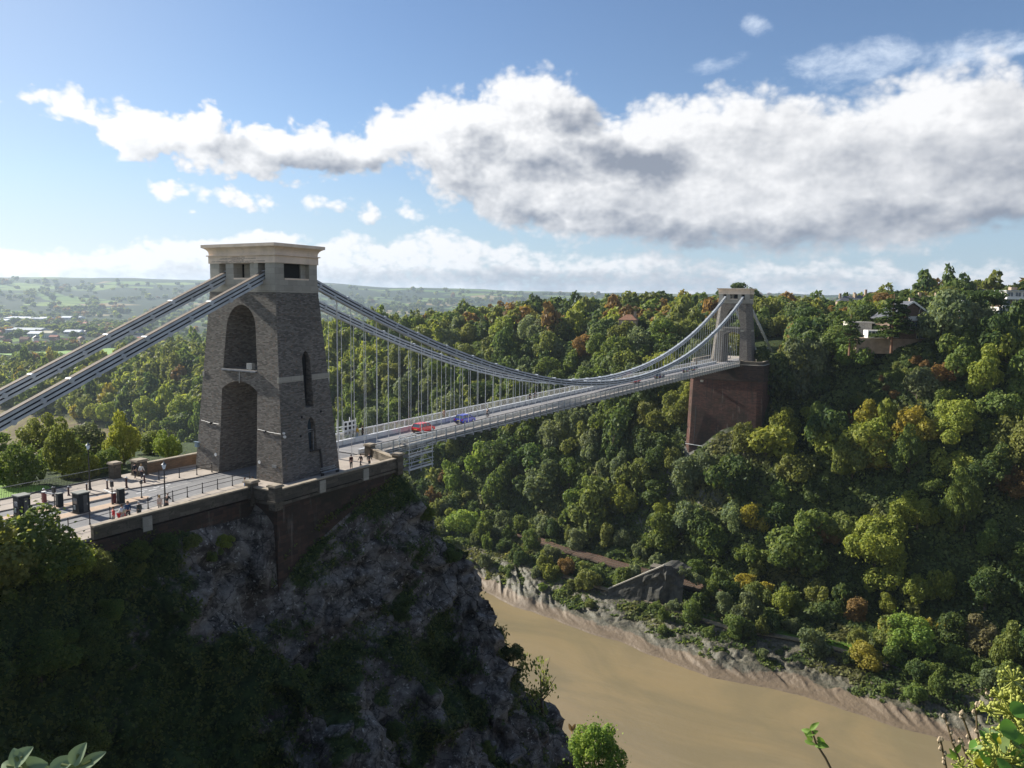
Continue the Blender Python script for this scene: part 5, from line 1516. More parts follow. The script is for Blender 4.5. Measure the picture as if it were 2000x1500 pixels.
RED, BLUE, NAVY, SILVER, WHT = ('red', (0.62, 0.015, 0.02)), ('blue', (0.02, 0.035, 0.42)), ('navy', (0.015, 0.02, 0.06)), ('silver', (0.52, 0.56, 0.60)), ('white', (0.75, 0.76, 0.78))
car(-0.15, 30.6, deck_z(31) + 0.01, 0.0, RED, 'bright red hatchback driving away across the near part of the deck')
car(0.2, 41.5, deck_z(42) + 0.01, 0.0, BLUE, 'blue hatchback on the deck just ahead of the bright red one')
car(-1.0, 120.5, deck_z(120) + 0.01, math.pi, RED, 'tiny red car coming this way beyond the middle of the deck')
car(1.1, 133.5, deck_z(133) + 0.01, 0.0, NAVY, 'tiny dark blue car just past the distant red one on the deck')
car(1.2, 157, deck_z(157) + 0.01, 0.0, ('grey', (0.08, 0.085, 0.10)), 'tiny dark grey car near the far end of the deck')
car(1.2, 163.5, deck_z(163) + 0.01, 0.0, NAVY, 'farthest dark car on the deck, close to the distant tower')
car(-1.9, -30.3, 0.001, 0.0, SILVER, 'pale silver-blue car roof showing beside the left toll booth')
car(-5.4, -29.6, 0.001, 0.0, WHT, 'white car roof at the left edge behind the bushes')
def bicycle(x, y, z, rz, label, col=(0.03, 0.03, 0.03)):
    t = empty('bicycle', (x, y, z), rz, label=label, cat='bicycle')
    for yy in (-0.52, 0.52):
        b = MB(); b.tube([(0, yy + .33 * math.cos(a), .34 + .33 * math.sin(a)) for a in np.linspace(0, 2 * math.pi, 17)], .022, 5, caps=False); b.build('wheel', BLACK, t)
    b = MB(); b.tube([(0, -.52, .34), (0, -.12, .34), (0, .35, .80), (0, -.22, .82), (0, -.12, .34)], .02, 5); b.tube([(0, .35, .80), (0, .52, .34)], .02, 5); b.tube([(0, -.22, .82), (0, -.52, .34)], .015, 5); b.build('frame', mat('bike_frame', col), t)
    MB().tube([(-.22, .36, .98), (.22, .36, .98)], .018, 5).build('handlebar', BLACK, t)
    MB().box((0, -.25, .93), (.12, .24, .05)).build('saddle', BLACK, t)
bicycle(1.0, 47.2, deck_z(47) + 0.01, 0.0, 'small dark bicycle ridden ahead of the blue car')

# ------------------------------------------------------------------ people
SKIN = mat('skin', (0.52, 0.33, 0.25), rough=.6, var=.05)
def skinned(name, verts, edges, radii):
    me = bpy.data.meshes.new(name); me.from_pydata([tuple(v) for v in verts], edges, [])
    o = bpy.data.objects.new('tmp_skin', me); C.objects.link(o)
    md = o.modifiers.new('s', 'SKIN'); md.use_smooth_shade = True
    for i, r in enumerate(radii):
        r = (r, r) if not isinstance(r, tuple) else r
        me.skin_vertices[0].data[i].radius = r
    me.skin_vertices[0].data[0].use_root = True
    ss = o.modifiers.new('u', 'SUBSURF'); ss.levels = 1; ss.render_levels = 1
    dg = bpy.context.evaluated_depsgraph_get()
    out = bpy.data.meshes.new_from_object(o.evaluated_get(dg)); out.name = name
    bpy.data.objects.remove(o)
    out.polygons.foreach_set('use_smooth', np.ones(len(out.polygons), bool))
    return out
POSES = {}
def pose(name, legs, arms, lean=0.0, seat=0.0, coat=False):
    """legs: [(knee, ankle) offsets] per side; arms: [(elbow, wrist)] per side; +Y forward"""
    L = lambda z, dy=0.0, dx=0.0: (dx, lean * (z - 0.93) + dy, z - seat)
    V = [L(.94), L(1.12), L(1.30), L(1.44), L(1.50, .005), L(1.58, .02), L(1.66, .025), L(1.73, .01)]
    R = [(.125, .10), (.115, .09), (.14, .10), (.10, .075), (.05, .05), (.062, .07), (.078, .09), (.055, .06)]
    E = [(0, 1), (1, 2), (2, 3), (3, 4), (4, 5), (5, 6), (6, 7)]
    V.append(L(1.635, .115)); R.append((.012, .016)); E.append((6, 8))                # nose
    tv, tr, te = [V[0], V[1], V[2], V[3], L(1.475)], [(.15, .125), (.135, .115), (.155, .12), (.115, .095), (.06, .06)], [(0, 1), (1, 2), (2, 3), (3, 4)]
    pv, pr, pe = [L(.99), L(.92)], [(.135, .115), (.145, .12)], [(0, 1)]
    for s, (kn, an) in zip((-1, 1), legs):
        hip = L(.88, 0, s * .095)
        k = (s * .10 + kn[0], kn[1] + hip[1], .49 - seat * .6 + kn[2]); a = (s * .10 + an[0], an[1] + hip[1], .09 + an[2]); toe = (a[0], a[1] + .16, a[2] - .05); heel = (a[0], a[1] - .05, a[2] - .05)
        i = len(V); V += [hip, k, a, toe, heel]; R += [(.085, .09), (.056, .06), (.040, .042), (.035, .025), (.03, .025)]; E += [(0, i), (i, i + 1), (i + 1, i + 2), (i + 2, i + 3), (i + 2, i + 4)]
        j = len(pv); pv += [hip, k, (a[0], a[1], a[2] + .03)]; pr += [(.098, .105), (.072, .078), (.06, .062)]; pe += [(1, j), (j, j + 1), (j + 1, j + 2)]
    for s, (el, wr) in zip((-1, 1), arms):
        sh = L(1.41, 0, s * .17); e = (s * (.21) + el[0], sh[1] + el[1], 1.14 - seat + el[2]); w = (s * .21 + wr[0], sh[1] + wr[1], .88 - seat + wr[2])
        d = Vector(w) - Vector(e); d.normalize()
        palm = Vector(w) + d * .06
        i = len(V); V += [sh, e, w, tuple(palm)]; R += [.058, .040, .026, (.032, .018)]; E += [(3, i), (i, i + 1), (i + 1, i + 2), (i + 2, i + 3)]
        side = Vector((0, 1, 0)) if abs(d.y) < .8 else Vector((1, 0, 0))
        for f_, ln in zip((-1.5, -.5, .5, 1.5), (.062, .074, .070, .052)):                # four fingers and a thumb
            q = palm + side * f_ * .016 + d * .025; tip = q + d * ln
            V += [tuple(q), tuple(tip)]; R += [.009, .007]; n = len(V); E += [(i + 3, n - 2), (n - 2, n - 1)]
        th = palm - d * .015 + side * .045; V.append(tuple(th)); R.append(.010); E.append((i + 3, len(V) - 1))
        j = len(tv); tv += [sh, e, tuple(Vector(w) - d * .02)]; tr += [.078, .060, .046]; te += [(3, j), (j, j + 1), (j + 1, j + 2)]
    POSES[name] = dict(body=skinned('body', V, E, R), top=skinned('top', tv, te, tr), trousers=skinned('trousers', pv, pe, pr),
                       head=V[6], feet=None)
    hb = MB(); h0 = V[6]
    prof = [(.088, -.055), (.098, .0), (.090, .05), (.055, .088), (.01, .10)]
    hb.lathe((h0[0], h0[1] - .022, h0[2] + .012), prof, 12); POSES[name]['hair'] = hb.mesh('hair')
    hb = MB(); prof = [(.06, -.20), (.10, -.12), (.102, .0), (.092, .05), (.055, .09), (.01, .10)]
    hb.lathe((h0[0], h0[1] - .030, h0[2] + .012), prof, 12); POSES[name]['long'] = hb.mesh('hair')
    sk = MB(); sk.lathe((0, 0, 0), [(.17, .62), (.175, .8), (.16, .99), (.145, 1.0)], 14); POSES[name]['skirt'] = sk.mesh('coat_skirt')
Z3 = (0, 0, 0)
pose('stand', [((0, .02, 0), (0, 0, 0)), ((0, .02, 0), (.02, .03, 0))], [((0, -.02, 0), (0, .03, 0)), ((0, -.02, 0), (0, .04, 0))])
pose('walk', [((0, .16, .02), (0, .20, .02)), ((0, .02, -.01), (0, -.26, .05))], [((0, -.12, .02), (0, -.10, .03)), ((0, .10, .02), (0, .26, .06))], lean=.05)
pose('lean', [((0, .02, 0), (0, -.06, 0)), ((0, .05, 0), (0, .02, 0))], [((0, .16, .06), (.10, .40, .20)), ((0, .16, .06), (-.10, .40, .20))], lean=.22)
pose('push', [((0, .10, .02), (0, .14, .0)), ((0, .0, -.01), (0, -.22, .04))], [((0, .06, .02), (0, .32, .12)), ((0, .06, .02), (0, .32, .12))], lean=.08)
pose('phone', [((0, .02, 0), (0, 0, 0)), ((.02, .02, 0), (.03, -.03, 0))], [((0, .08, .02), (.12, .28, .44)), ((0, .08, .02), (-.12, .28, .44))])
pose('ride', [((0, .34, .30), (0, .16, .30)), ((0, .30, .22), (0, .20, .12))], [((0, .22, .05), (0, .50, .20)), ((0, .22, .05), (0, .50, .20))], lean=.35, seat=-.05)
def cloth(rgb):
    n = 'cloth_%02x%02x%02x' % tuple(int(c * 255) for c in rgb)
    return mat(n, rgb, rough=.85, var=.15, scale=6)
def person(x, y, z, rz, ps, top, legs, hair, label, scale=1.0, long=False, coat=False, skin=SKIN, group=None):
    t = empty('person', (x, y, z), rz, label=label, cat='person', group=group)
    t.scale = (scale,) * 3
    P_ = POSES[ps]
    def sub(nm, me, m_):
        o = bpy.data.objects.new(nm, me); C.objects.link(o); o.parent = t
        if not me.materials: me.materials.append(None)
        o.material_slots[0].link = 'OBJECT'; o.material_slots[0].material = m_
    sub('body', P_['body'], skin); sub('top', P_['top'], cloth(top)); sub('trousers', P_['trousers'], cloth(legs)); sub('hair', P_['long' if long else 'hair'], cloth(hair))
    if coat: sub('coat_skirt', P_['skirt'], cloth(top))
DK, BR, GY, BLD = (.02, .015, .012), (.09, .05, .03), (.45, .45, .44), (.35, .24, .12)
F = 0.125
person(6.75, -23.35, F, 2.9, 'stand', (.55, .03, .04), (.03, .04, .07), BR, 'person in a red top with brown hair, leftmost of the group by the parapet', coat=False)
person(6.65, -22.45, F, 1.9, 'push', (.62, .68, .80), (.35, .35, .36), BR, 'person in a white and pale blue top pushing the red pushchair')
person(6.35, -21.75, F, -2.0, 'walk', (.02, .06, .16), (.02, .02, .03), DK, 'tall person in a dark blue jacket and black trousers behind the pushchair', scale=1.05)
person(6.95, -21.05, F, 1.6, 'stand', (.05, .065, .065), (.05, .05, .055), GY, 'grey-haired person in a dark grey coat, rightmost of the group by the parapet', coat=True)
person(6.3, -18.55, F, .6, 'stand', (.60, .50, .44), (.40, .36, .32), BLD, 'person in pale pinkish clothes beside the right street lamp', scale=.97, long=True)
person(6.5, -17.95, F, .3, 'lean', (.02, .03, .035), (.04, .04, .05), (.30, .25, .2), 'person in a dark top holding something white, beside the right street lamp')
person(7.4, -9.6, F, 2.2, 'stand', (.30, .42, .68), (.35, .33, .32), BR, 'person in a light blue shirt at the parapet in front of the tower')
person(7.5, -8.5, F, 2.0, 'lean', (.62, .66, .70), (.03, .04, .06), DK, 'person in white and navy bending beside the light blue shirt', scale=.95)
person(-8.0, -11.65, F, .5, 'walk', (.015, .02, .03), (.02, .02, .03), DK, 'man in black walking at the left, by the stone pillars', scale=1.03)
person(-7.3, -11.35, F, .5, 'walk', (.72, .72, .70), (.03, .03, .045), BLD, 'woman in a white top walking beside the man in black', long=True, scale=.98)
person(8.3, 5.3, F, 1.2, 'stand', (.05, .01, .015), (.015, .015, .02), DK, 'person in a dark maroon top half hidden behind the right tower corner')
person(8.75, 6.5, F, 2.9, 'walk', (.02, .02, .03), (.02, .02, .03), DK, 'person in black below the maroon one at the tower corner', scale=.97)
person(9.7, 6.9, F, .2, 'walk', (.03, .035, .045), (.04, .05, .06), BR, 'slim person in dark grey walking to the end pillar of the parapet', scale=1.03)
dz = lambda y: deck_z(y) + .18
person(-4.1, 20.2, dz(20), 3.0, 'stand', (.65, .42, .02), (.25, .35, .42), BR, 'person in a yellow top and pale jeans on the far footway near the tower')
person(-4.0, 21.2, dz(21), 2.8, 'stand', (.015, .013, .015), (.02, .02, .025), BR, 'dark-clothed person with brown hair beside the yellow top', long=True, coat=True)
person(-4.1, 41.6, dz(42), .2, 'walk', (.42, .27, .20), (.30, .22, .17), DK, 'person in tan on the far footway behind the two near cars')
person(-4.0, 71.0, dz(71), .1, 'walk', (.02, .02, .03), (.02, .02, .03), DK, 'left one of two dark walkers on the far footway at mid-deck')
person(-4.1, 73.4, dz(73), .1, 'walk', (.015, .015, .02), (.02, .02, .03), BR, 'right one of two dark walkers on the far footway at mid-deck')
person(-4.0, 107.5, dz(107), .1, 'stand', (.02, .02, .03), (.02, .02, .03), DK, 'dark figure on the far footway just under the lowest point of the chains')
person(-4.0, 183, dz(183), .1, 'stand', (.02, .05, .03), (.02, .02, .03), DK, 'small dark figure on the far footway near the distant tower')
person(1.0, 47.0, deck_z(47) + .06, 0, 'ride', (.03, .03, .035), (.03, .03, .04), DK, 'cyclist in black riding the bicycle ahead of the blue car')
def pushchair():
    t = empty('pushchair', (7.05, -22.2, F), 1.9, label='red and cream pushchair among the group by the parapet', cat='pushchair')
    b = MB(); b.prism([(-.22, .35), (.22, .35), (.22, .85), (-.22, .85)], .42, .92, [(-.22, .45), (.22, .45), (.22, 1.0), (-.22, 1.0)]); b.build('seat', cloth((.50, .03, .04)), t)
    b = MB(); b.tube([(0, .55 + .28 * math.cos(a), .85 + .28 * math.sin(a)) for a in np.linspace(0.3, 2.4, 7)], .20, 8); b.build('hood', cloth((.55, .50, .36)), t)
    for sx in (-1, 1):
        MB().tube([(sx * .24, .05, 1.0), (sx * .24, .85, .3)], .018, 6).build('frame', mat('pale_metal', (.4, .4, .4)), t)
        for yy in (.35, .9):
            MB().tube([(sx * .26, yy, .14), (sx * .30, yy, .14)], .13, 12).build('wheel', mat('tyre', (.02, .02, .02)), t)
    MB().tube([(-.24, .05, 1.0), (.24, .05, 1.0)], .02, 6).build('handle', BLACK, t)
pushchair()

# ------------------------------------------------------------------ railway, wall and path on the far shore
def far_shore():
    b = MB()
    xs = list(np.linspace(-90, 12, 52))
    P_ = [(x, float(bank_far(x)) + 31.0, -67.55) for x in xs]
    for p0, p1 in zip(P_[:-1], P_[1:]):
        b.bar(p0, p1, 5.6, 0.5)
    tag(b.build('railway_bed', mat('rusty_ballast', (0.10, 0.078, 0.055), rough=.95, var=.4, scale=1.5, bump=.8), fix=False), kind='structure')
    rail_m = mat('rusty_rail', (0.20, 0.10, 0.06), rough=.6)
    for off, lab in ((-1.5, 'railway track on the rusty ballast nearer the river'), (1.5, 'railway track on the rusty ballast nearer the slope')):
        t = empty('railway_track', (0, 0, 0), label=lab, cat='railway track', group='railway tracks under the gorge slope')
        for g in (-.72, .72):
            b = MB()
            for p0, p1 in zip(P_[:-1], P_[1:]):
                b.bar((p0[0], p0[1] + off + g, -67.2), (p1[0], p1[1] + off + g, -67.2), .12, .16)
            b.build('rail', rail_m, t, fix=False)
        b = MB()
        for k in range(140):
            x = -90 + k * 102 / 140; y = np.interp(x, [p[0] for p in P_], [p[1] for p in P_]) + off
            b.box((x, y, -67.30), (.26, 2.4, .12))
        so = b.build('sleepers', mat('sleeper', (0.10, 0.075, 0.055)), t, fix=False); so['kind'] = 'stuff'
    # retaining wall with its sloping coping, and the rock face beyond
    t = empty('retaining_wall', (0, 0, 0), label='dark rough retaining wall with a pale sloping coping above the river path', cat='wall')
    WALLM = mat('dark_wall_rock', (0.095, 0.092, 0.078), rough=.95, scale=.6, bump=1.0, bscale=2.0, col2=(0.035, 0.037, 0.034), streak=.5)
    rgx = random.Random(4)
    n = 28
    top = []; bot = []
    for i in range(n + 1):
        u = i / 44
        x = -21.5 + 38 * u
        zt = -70.7 + (11.3 * min(1, u / .48)) + 1.5 * max(0, u - .48) + (rgx.uniform(-.3, .3) - 16 * max(0, u - .52) if u > .5 else 0)
        top.append((x, 156.3 + (2.5 * u if u > .5 else 0), zt)); bot.append((x, 155.2, -74.2))
    vs = []; fs = []
    m_ = 12
    for i in range(n + 1):
        for j in range(m_ + 1):
            f = j / m_
            nz = float(vnoise(i * .35, j * .5, seed=12)) * .8 + float(vnoise(i * .9, j * .9, seed=13)) * .4
            vs.append((bot[i][0] * (1 - f) + top[i][0] * f, bot[i][1] * (1 - f) + top[i][1] * f + nz * (.25 if i < n * .48 else 1.0), bot[i][2] * (1 - f) + top[i][2] * f))
    for i in range(n):
        for j in range(m_):
            a = i * (m_ + 1) + j
            fs.append((a, a + m_ + 1, a + m_ + 2, a + 1))
    o = len(vs)
    for i in range(n + 1):
        vs.append((top[i][0], top[i][1] + 7, top[i][2] - .3))
    for i in range(n):
        fs.append((i * (m_ + 1) + m_, (i + 1) * (m_ + 1) + m_, o + i + 1, o + i))
    MB().add(vs, fs).build('wall', WALLM, t, fix=False)
    k = int(44 * .48)
    MB().bar((top[0][0], top[0][1] - .1, top[0][2] + .25), (top[k][0], top[k][1] - .1, top[k][2] + .25), 0.7, 0.35).build('coping', mat('pale_coping', (.50, .46, .38)), t)
    b = MB(); b.box((-7.2, 162, -63.5), (4.2, 3.0, 2.6)); b.box((-7.2, 162, -62.1), (4.6, 3.4, .25))
    tag(b.build('lineside_hut', mat('hut_stone', (.17, .15, .12))), label='small low stone hut just above the top of the pale sloping coping', cat='hut')
    b = MB()
    for x0, x1 in zip(xs[20:-1], xs[21:]):
        b.bar((x0, float(bank_far(x0)) + 18.5, -71.55), (x1, float(bank_far(x1)) + 18.5, -71.55), 2.0, .3)
    for x0 in range(12, 60, 4):
        b.bar((x0, float(bank_far(x0)) + 18.5, -71.55), (x0 + 4, float(bank_far(x0 + 4)) + 18.5, -71.55), 2.0, .3)
    tag(b.build('river_path', mat('path_dirt', (.26, .21, .14), var=.3)), kind='structure')
    person(-10.9, float(bank_far(-10.9)) + 18.6, -71.4, 1.2, 'walk', (.55, .16, .06), (.20, .12, .10), DK, 'tiny person in orange walking on the river path below the dark retaining wall')
far_shore()
# ------------------------------------------------------------------ trees
LEAF = leaf_material('leaves', 'object')
LEAF_T = leaf_material('leaves_tinted', 'attr')
BARK = mat('bark', (0.11, 0.085, 0.06), rough=0.9, var=0.35, scale=2.0, bump=0.5)
PALEBARK = mat('pine_bark', (0.22, 0.12, 0.075), rough=0.9, var=0.3, scale=1.5, bump=0.4)

def unit(v):
    return v / np.maximum(np.linalg.norm(v, axis=-1, keepdims=True), 1e-9)
def leaf_cards(rg, P, N, size, aspect=0.6, jitter=0.55, bend=0.25):
    """little folded leaf sprays at P facing roughly N"""
    n = len(P)
    Nn = unit(N + jitter * rg.normal(size=(n, 3)))
    T = unit(np.cross(Nn, rg.normal(size=(n, 3))))
    B = np.cross(Nn, T)
    s = (size * rg.uniform(0.6, 1.35, n))[:, None]
    a = T * s; b = B * s * aspect
    lift = Nn * s * bend
    V = np.stack([P - a * 0.9 + lift * 0.0, P - b + lift, P + a * 1.0, P + b + lift], 1)
    F = np.arange(n * 4).reshape(n, 4)
    return V.reshape(-1, 3), F
def lobes_crown(seed, n_lobes=20, leaves=2400, size=0.085, shape='round', lobe_r=(0.18, 0.44), fill=0.12):
    """crown of unit radius standing on z = 0 .. about 1.9; returns V, F, per-leaf value"""
    rg = np.random.default_rng(seed)
    c = []
    for i in range(n_lobes):
        while True:
            p = rg.normal(size=3); p /= np.linalg.norm(p)
            if p[2] > -0.55: break
        rr = rg.uniform(0.40, 0.90) * (1 + 0.35 * float(vnoise(p[0] * 1.3 + seed, p[1] * 1.3, p[2] * 1.3, seed)))
        q = p * rr
        if shape == 'tall': q = q * (0.72, 0.72, 1.25)
        elif shape == 'wide': q = q * (1.05, 1.05, 0.70)
        elif shape == 'cone':
            hgt = rg.uniform(0, 1); a = rg.uniform(0, 6.28); w = 0.62 * (1 - hgt) + 0.06
            q = np.array([math.cos(a) * w, math.sin(a) * w, -0.8 + 2.0 * hgt])
        c.append((q, rg.uniform(*lobe_r) * (0.7 if shape == 'cone' else 1.0)))
    c.append((np.zeros(3), 0.55 if shape != 'cone' else 0.3))
    cen = np.array([q for q, _ in c]); rad = np.array([r for _, r in c])
    m = int(leaves * 2.3)
    li = rg.choice(len(c), m, p=rad ** 2 / (rad ** 2).sum())
    dirs = unit(rg.normal(size=(m, 3)))
    # uneven lobe surface
    rr = rad[li] * (1 + 0.18 * vnoise(dirs[:, 0] * 3 + li, dirs[:, 1] * 3, dirs[:, 2] * 3, seed) - 0.30 * rg.uniform(0, 1, m) ** 3)
    P = cen[li] + dirs * rr[:, None]
    d = np.linalg.norm(P[:, None, :] - cen[None], axis=2) / rad[None]
    d[np.arange(m), li] = 9
    keep = (d.min(1) > 0.86) & ((dirs[:, 2] > -0.75) | (rg.uniform(size=m) < 0.35))
    idx = np.where(keep)[0][:leaves]
    P, D = P[idx], dirs[idx]
    k = int(leaves * fill)
    P2 = cen[rg.choice(len(c), k)] + rg.normal(size=(k, 3)) * 0.22
    P = np.concatenate([P, P2]); D = np.concatenate([D, unit(rg.normal(size=(k, 3)))])
    N = unit(D + (0, 0, 0.35))
    V, F = leaf_cards(rg, P, N, size)
    val = np.clip(0.5 + 0.28 * rg.normal(size=len(P)) + 0.25 * vnoise(P[:, 0] * 2, P[:, 1] * 2, P[:, 2] * 2, seed + 5), 0, 1)
    zmin = -0.85
    V[:, 2] -= zmin
    return V, F, val
def cedar_crown(seed, leaves=3000, tiers=9):
    rg = np.random.default_rng(seed)
    Ps, Ns = [], []
    for i in range(tiers):
        hgt = 0.45 + 1.55 * i / tiers
        R = 1.0 * (1 - (i / tiers) ** 1.6 * 0.8)
        for b in range(rg.integers(4, 7)):
            a = rg.uniform(0, 6.28); L = R * rg.uniform(0.55, 1.0)
            n = int(leaves / tiers / 5)
            u = rg.uniform(0.15, 1, n) ** 0.7
            w = (rg.uniform(-1, 1, n)) * 0.30 * (1.05 - abs(u - 0.6))
            x = np.cos(a) * u * L - np.sin(a) * w; y = np.sin(a) * u * L + np.cos(a) * w
            z = hgt + 0.05 * rg.normal(size=n) * 0.6 - 0.10 * u + rg.uniform(-.04, .04)
            Ps.append(np.stack([x, y, z], -1)); Ns.append(np.tile([0, 0, 1.0], (n, 1)))
    P, N = np.concatenate(Ps), np.concatenate(Ns)
    V, F = leaf_cards(rg, P, N, 0.075, jitter=0.35)
    return V, F, rg.uniform(0, 0.7, len(P))
def pine_crown(seed, leaves=2200):
    rg = np.random.default_rng(seed)
    Ps, Ns = [], []
    for i in range(17):
        hgt = rg.uniform(1.15, 2.4); a = rg.uniform(0, 6.28); L = rg.uniform(0.1, 0.75) * (1.15 - 0.35 * (hgt - 1.1))
        c = np.array([math.cos(a) * L, math.sin(a) * L, hgt]); n = leaves // 17
        d = unit(rg.normal(size=(n, 3))) * (0.36, 0.36, 0.17)
        Ps.append(c + d * rg.uniform(0.6, 1, (n, 1))); Ns.append(unit(d * (1, 1, 3) + (0, 0, 0.2)))
    P, N = np.concatenate(Ps), np.concatenate(Ns)
    V, F = leaf_cards(rg, P, N, 0.07)
    return V, F, rg.uniform(0, 0.7, len(P))
def sparse_crown(seed, leaves=520):
    rg = np.random.default_rng(seed)
    Ps, Ns = [], []
    for i in range(26):
        p = rg.normal(size=3); p /= np.linalg.norm(p); p = p * rg.uniform(0.5, 1.0) * (0.7, 0.7, 1.0) + (0, 0, 0.95)
        n = leaves // 26
        Ps.append(p + rg.normal(size=(n, 3)) * 0.11); Ns.append(rg.normal(size=(n, 3)) + (0, 0, 0.4))
    V, F = leaf_cards(rg, np.concatenate(Ps), np.concatenate(Ns), 0.07)
    return V, F, rg.uniform(0, 1, len(F))
def trunk_mesh(seed, hgt=1.25, r=0.055, n=7, lean=0.1):
    rg = random.Random(seed)
    b = MB()
    lx, ly = rg.uniform(-lean, lean), rg.uniform(-lean, lean)
    b.tube([(0, 0, -0.35), (lx * .3, ly * .3, 0.25), (lx, ly, 0.7), (lx * 1.3, ly * 1.2, hgt)], [r * 1.25, r, r * .75, r * .3], 7)
    for k in range(n):
        a = rg.uniform(0, 6.28); z0 = rg.uniform(0.3, 0.95); L = rg.uniform(0.35, 0.75)
        x0, y0 = lx * z0, ly * z0
        b.tube([(x0, y0, z0), (x0 + math.cos(a) * L * .5, y0 + math.sin(a) * L * .5, z0 + L * .35), (x0 + math.cos(a) * L, y0 + math.sin(a) * L, z0 + L * .8)], [r * .5, r * .3, r * .1], 5)
    return b.mesh('trunk')

def crown_me(name, vfv):
    V, F, val = vfv
    return np_mesh(name, V, F, {'leaf': ('FACE', 'FLOAT', val)})
KIND = {
    'round': [crown_me('crown', lobes_crown(s, 24)) for s in (1, 2, 3, 4, 5)],
    'wide': [crown_me('crown', lobes_crown(s, 26, shape='wide')) for s in (11, 12, 13)],
    'tall': [crown_me('crown', lobes_crown(s, 20, shape='tall')) for s in (21, 22, 23)],
    'fine': [crown_me('crown', lobes_crown(s, 38, leaves=7000, size=0.05, lobe_r=(0.13, 0.36))) for s in (31, 32, 33, 34, 35)],
    'cedar': [crown_me('crown', cedar_crown(41)), crown_me('crown', cedar_crown(42))],
    'pine': [crown_me('crown', pine_crown(51)), crown_me('crown', pine_crown(52))],
    'sparse': [crown_me('crown', sparse_crown(61)), crown_me('crown', sparse_crown(62))],
    'cone': [crown_me('crown', lobes_crown(71, 26, shape='cone'))],
}
TRUNKS = [trunk_mesh(s) for s in (1, 2, 3)]
TRUNK_TALL = trunk_mesh(9, hgt=2.1, r=0.05, n=9, lean=0.04)
for tm in TRUNKS: tm.materials.append(BARK)
TRUNK_TALL.materials.append(PALEBARK)
for ms_ in KIND.values():
    for me_ in ms_: me_.materials.append(LEAF)

COL = {  # leaf colours as they are on the branch
    'mid green': (0.112, 0.165, 0.042), 'dark green': (0.058, 0.100, 0.034), 'olive green': (0.150, 0.175, 0.050), 'grey-green': (0.130, 0.165, 0.092),
    'yellow-green': (0.215, 0.255, 0.048), 'golden yellow': (0.31, 0.26, 0.040), 'russet brown': (0.20, 0.115, 0.048), 'bright green': (0.185, 0.275, 0.055), 'dull brown': (0.17, 0.145, 0.085),
}
TREES = []      # dicts: x, y, z, r (crown radius), h (height scale), kind, col, hero label
def add_tree(x, y, r, colname, kind='round', z=None, hs=1.0, label=None, cat='tree', name=None, sink=0.25, var=None):
    if z is None: z = float(height(x, y))
    TREES.append(dict(x=x, y=y, z=z, r=r, col=colname, kind=kind, hs=hs, label=label, cat=cat, name=name, sink=sink, var=var))

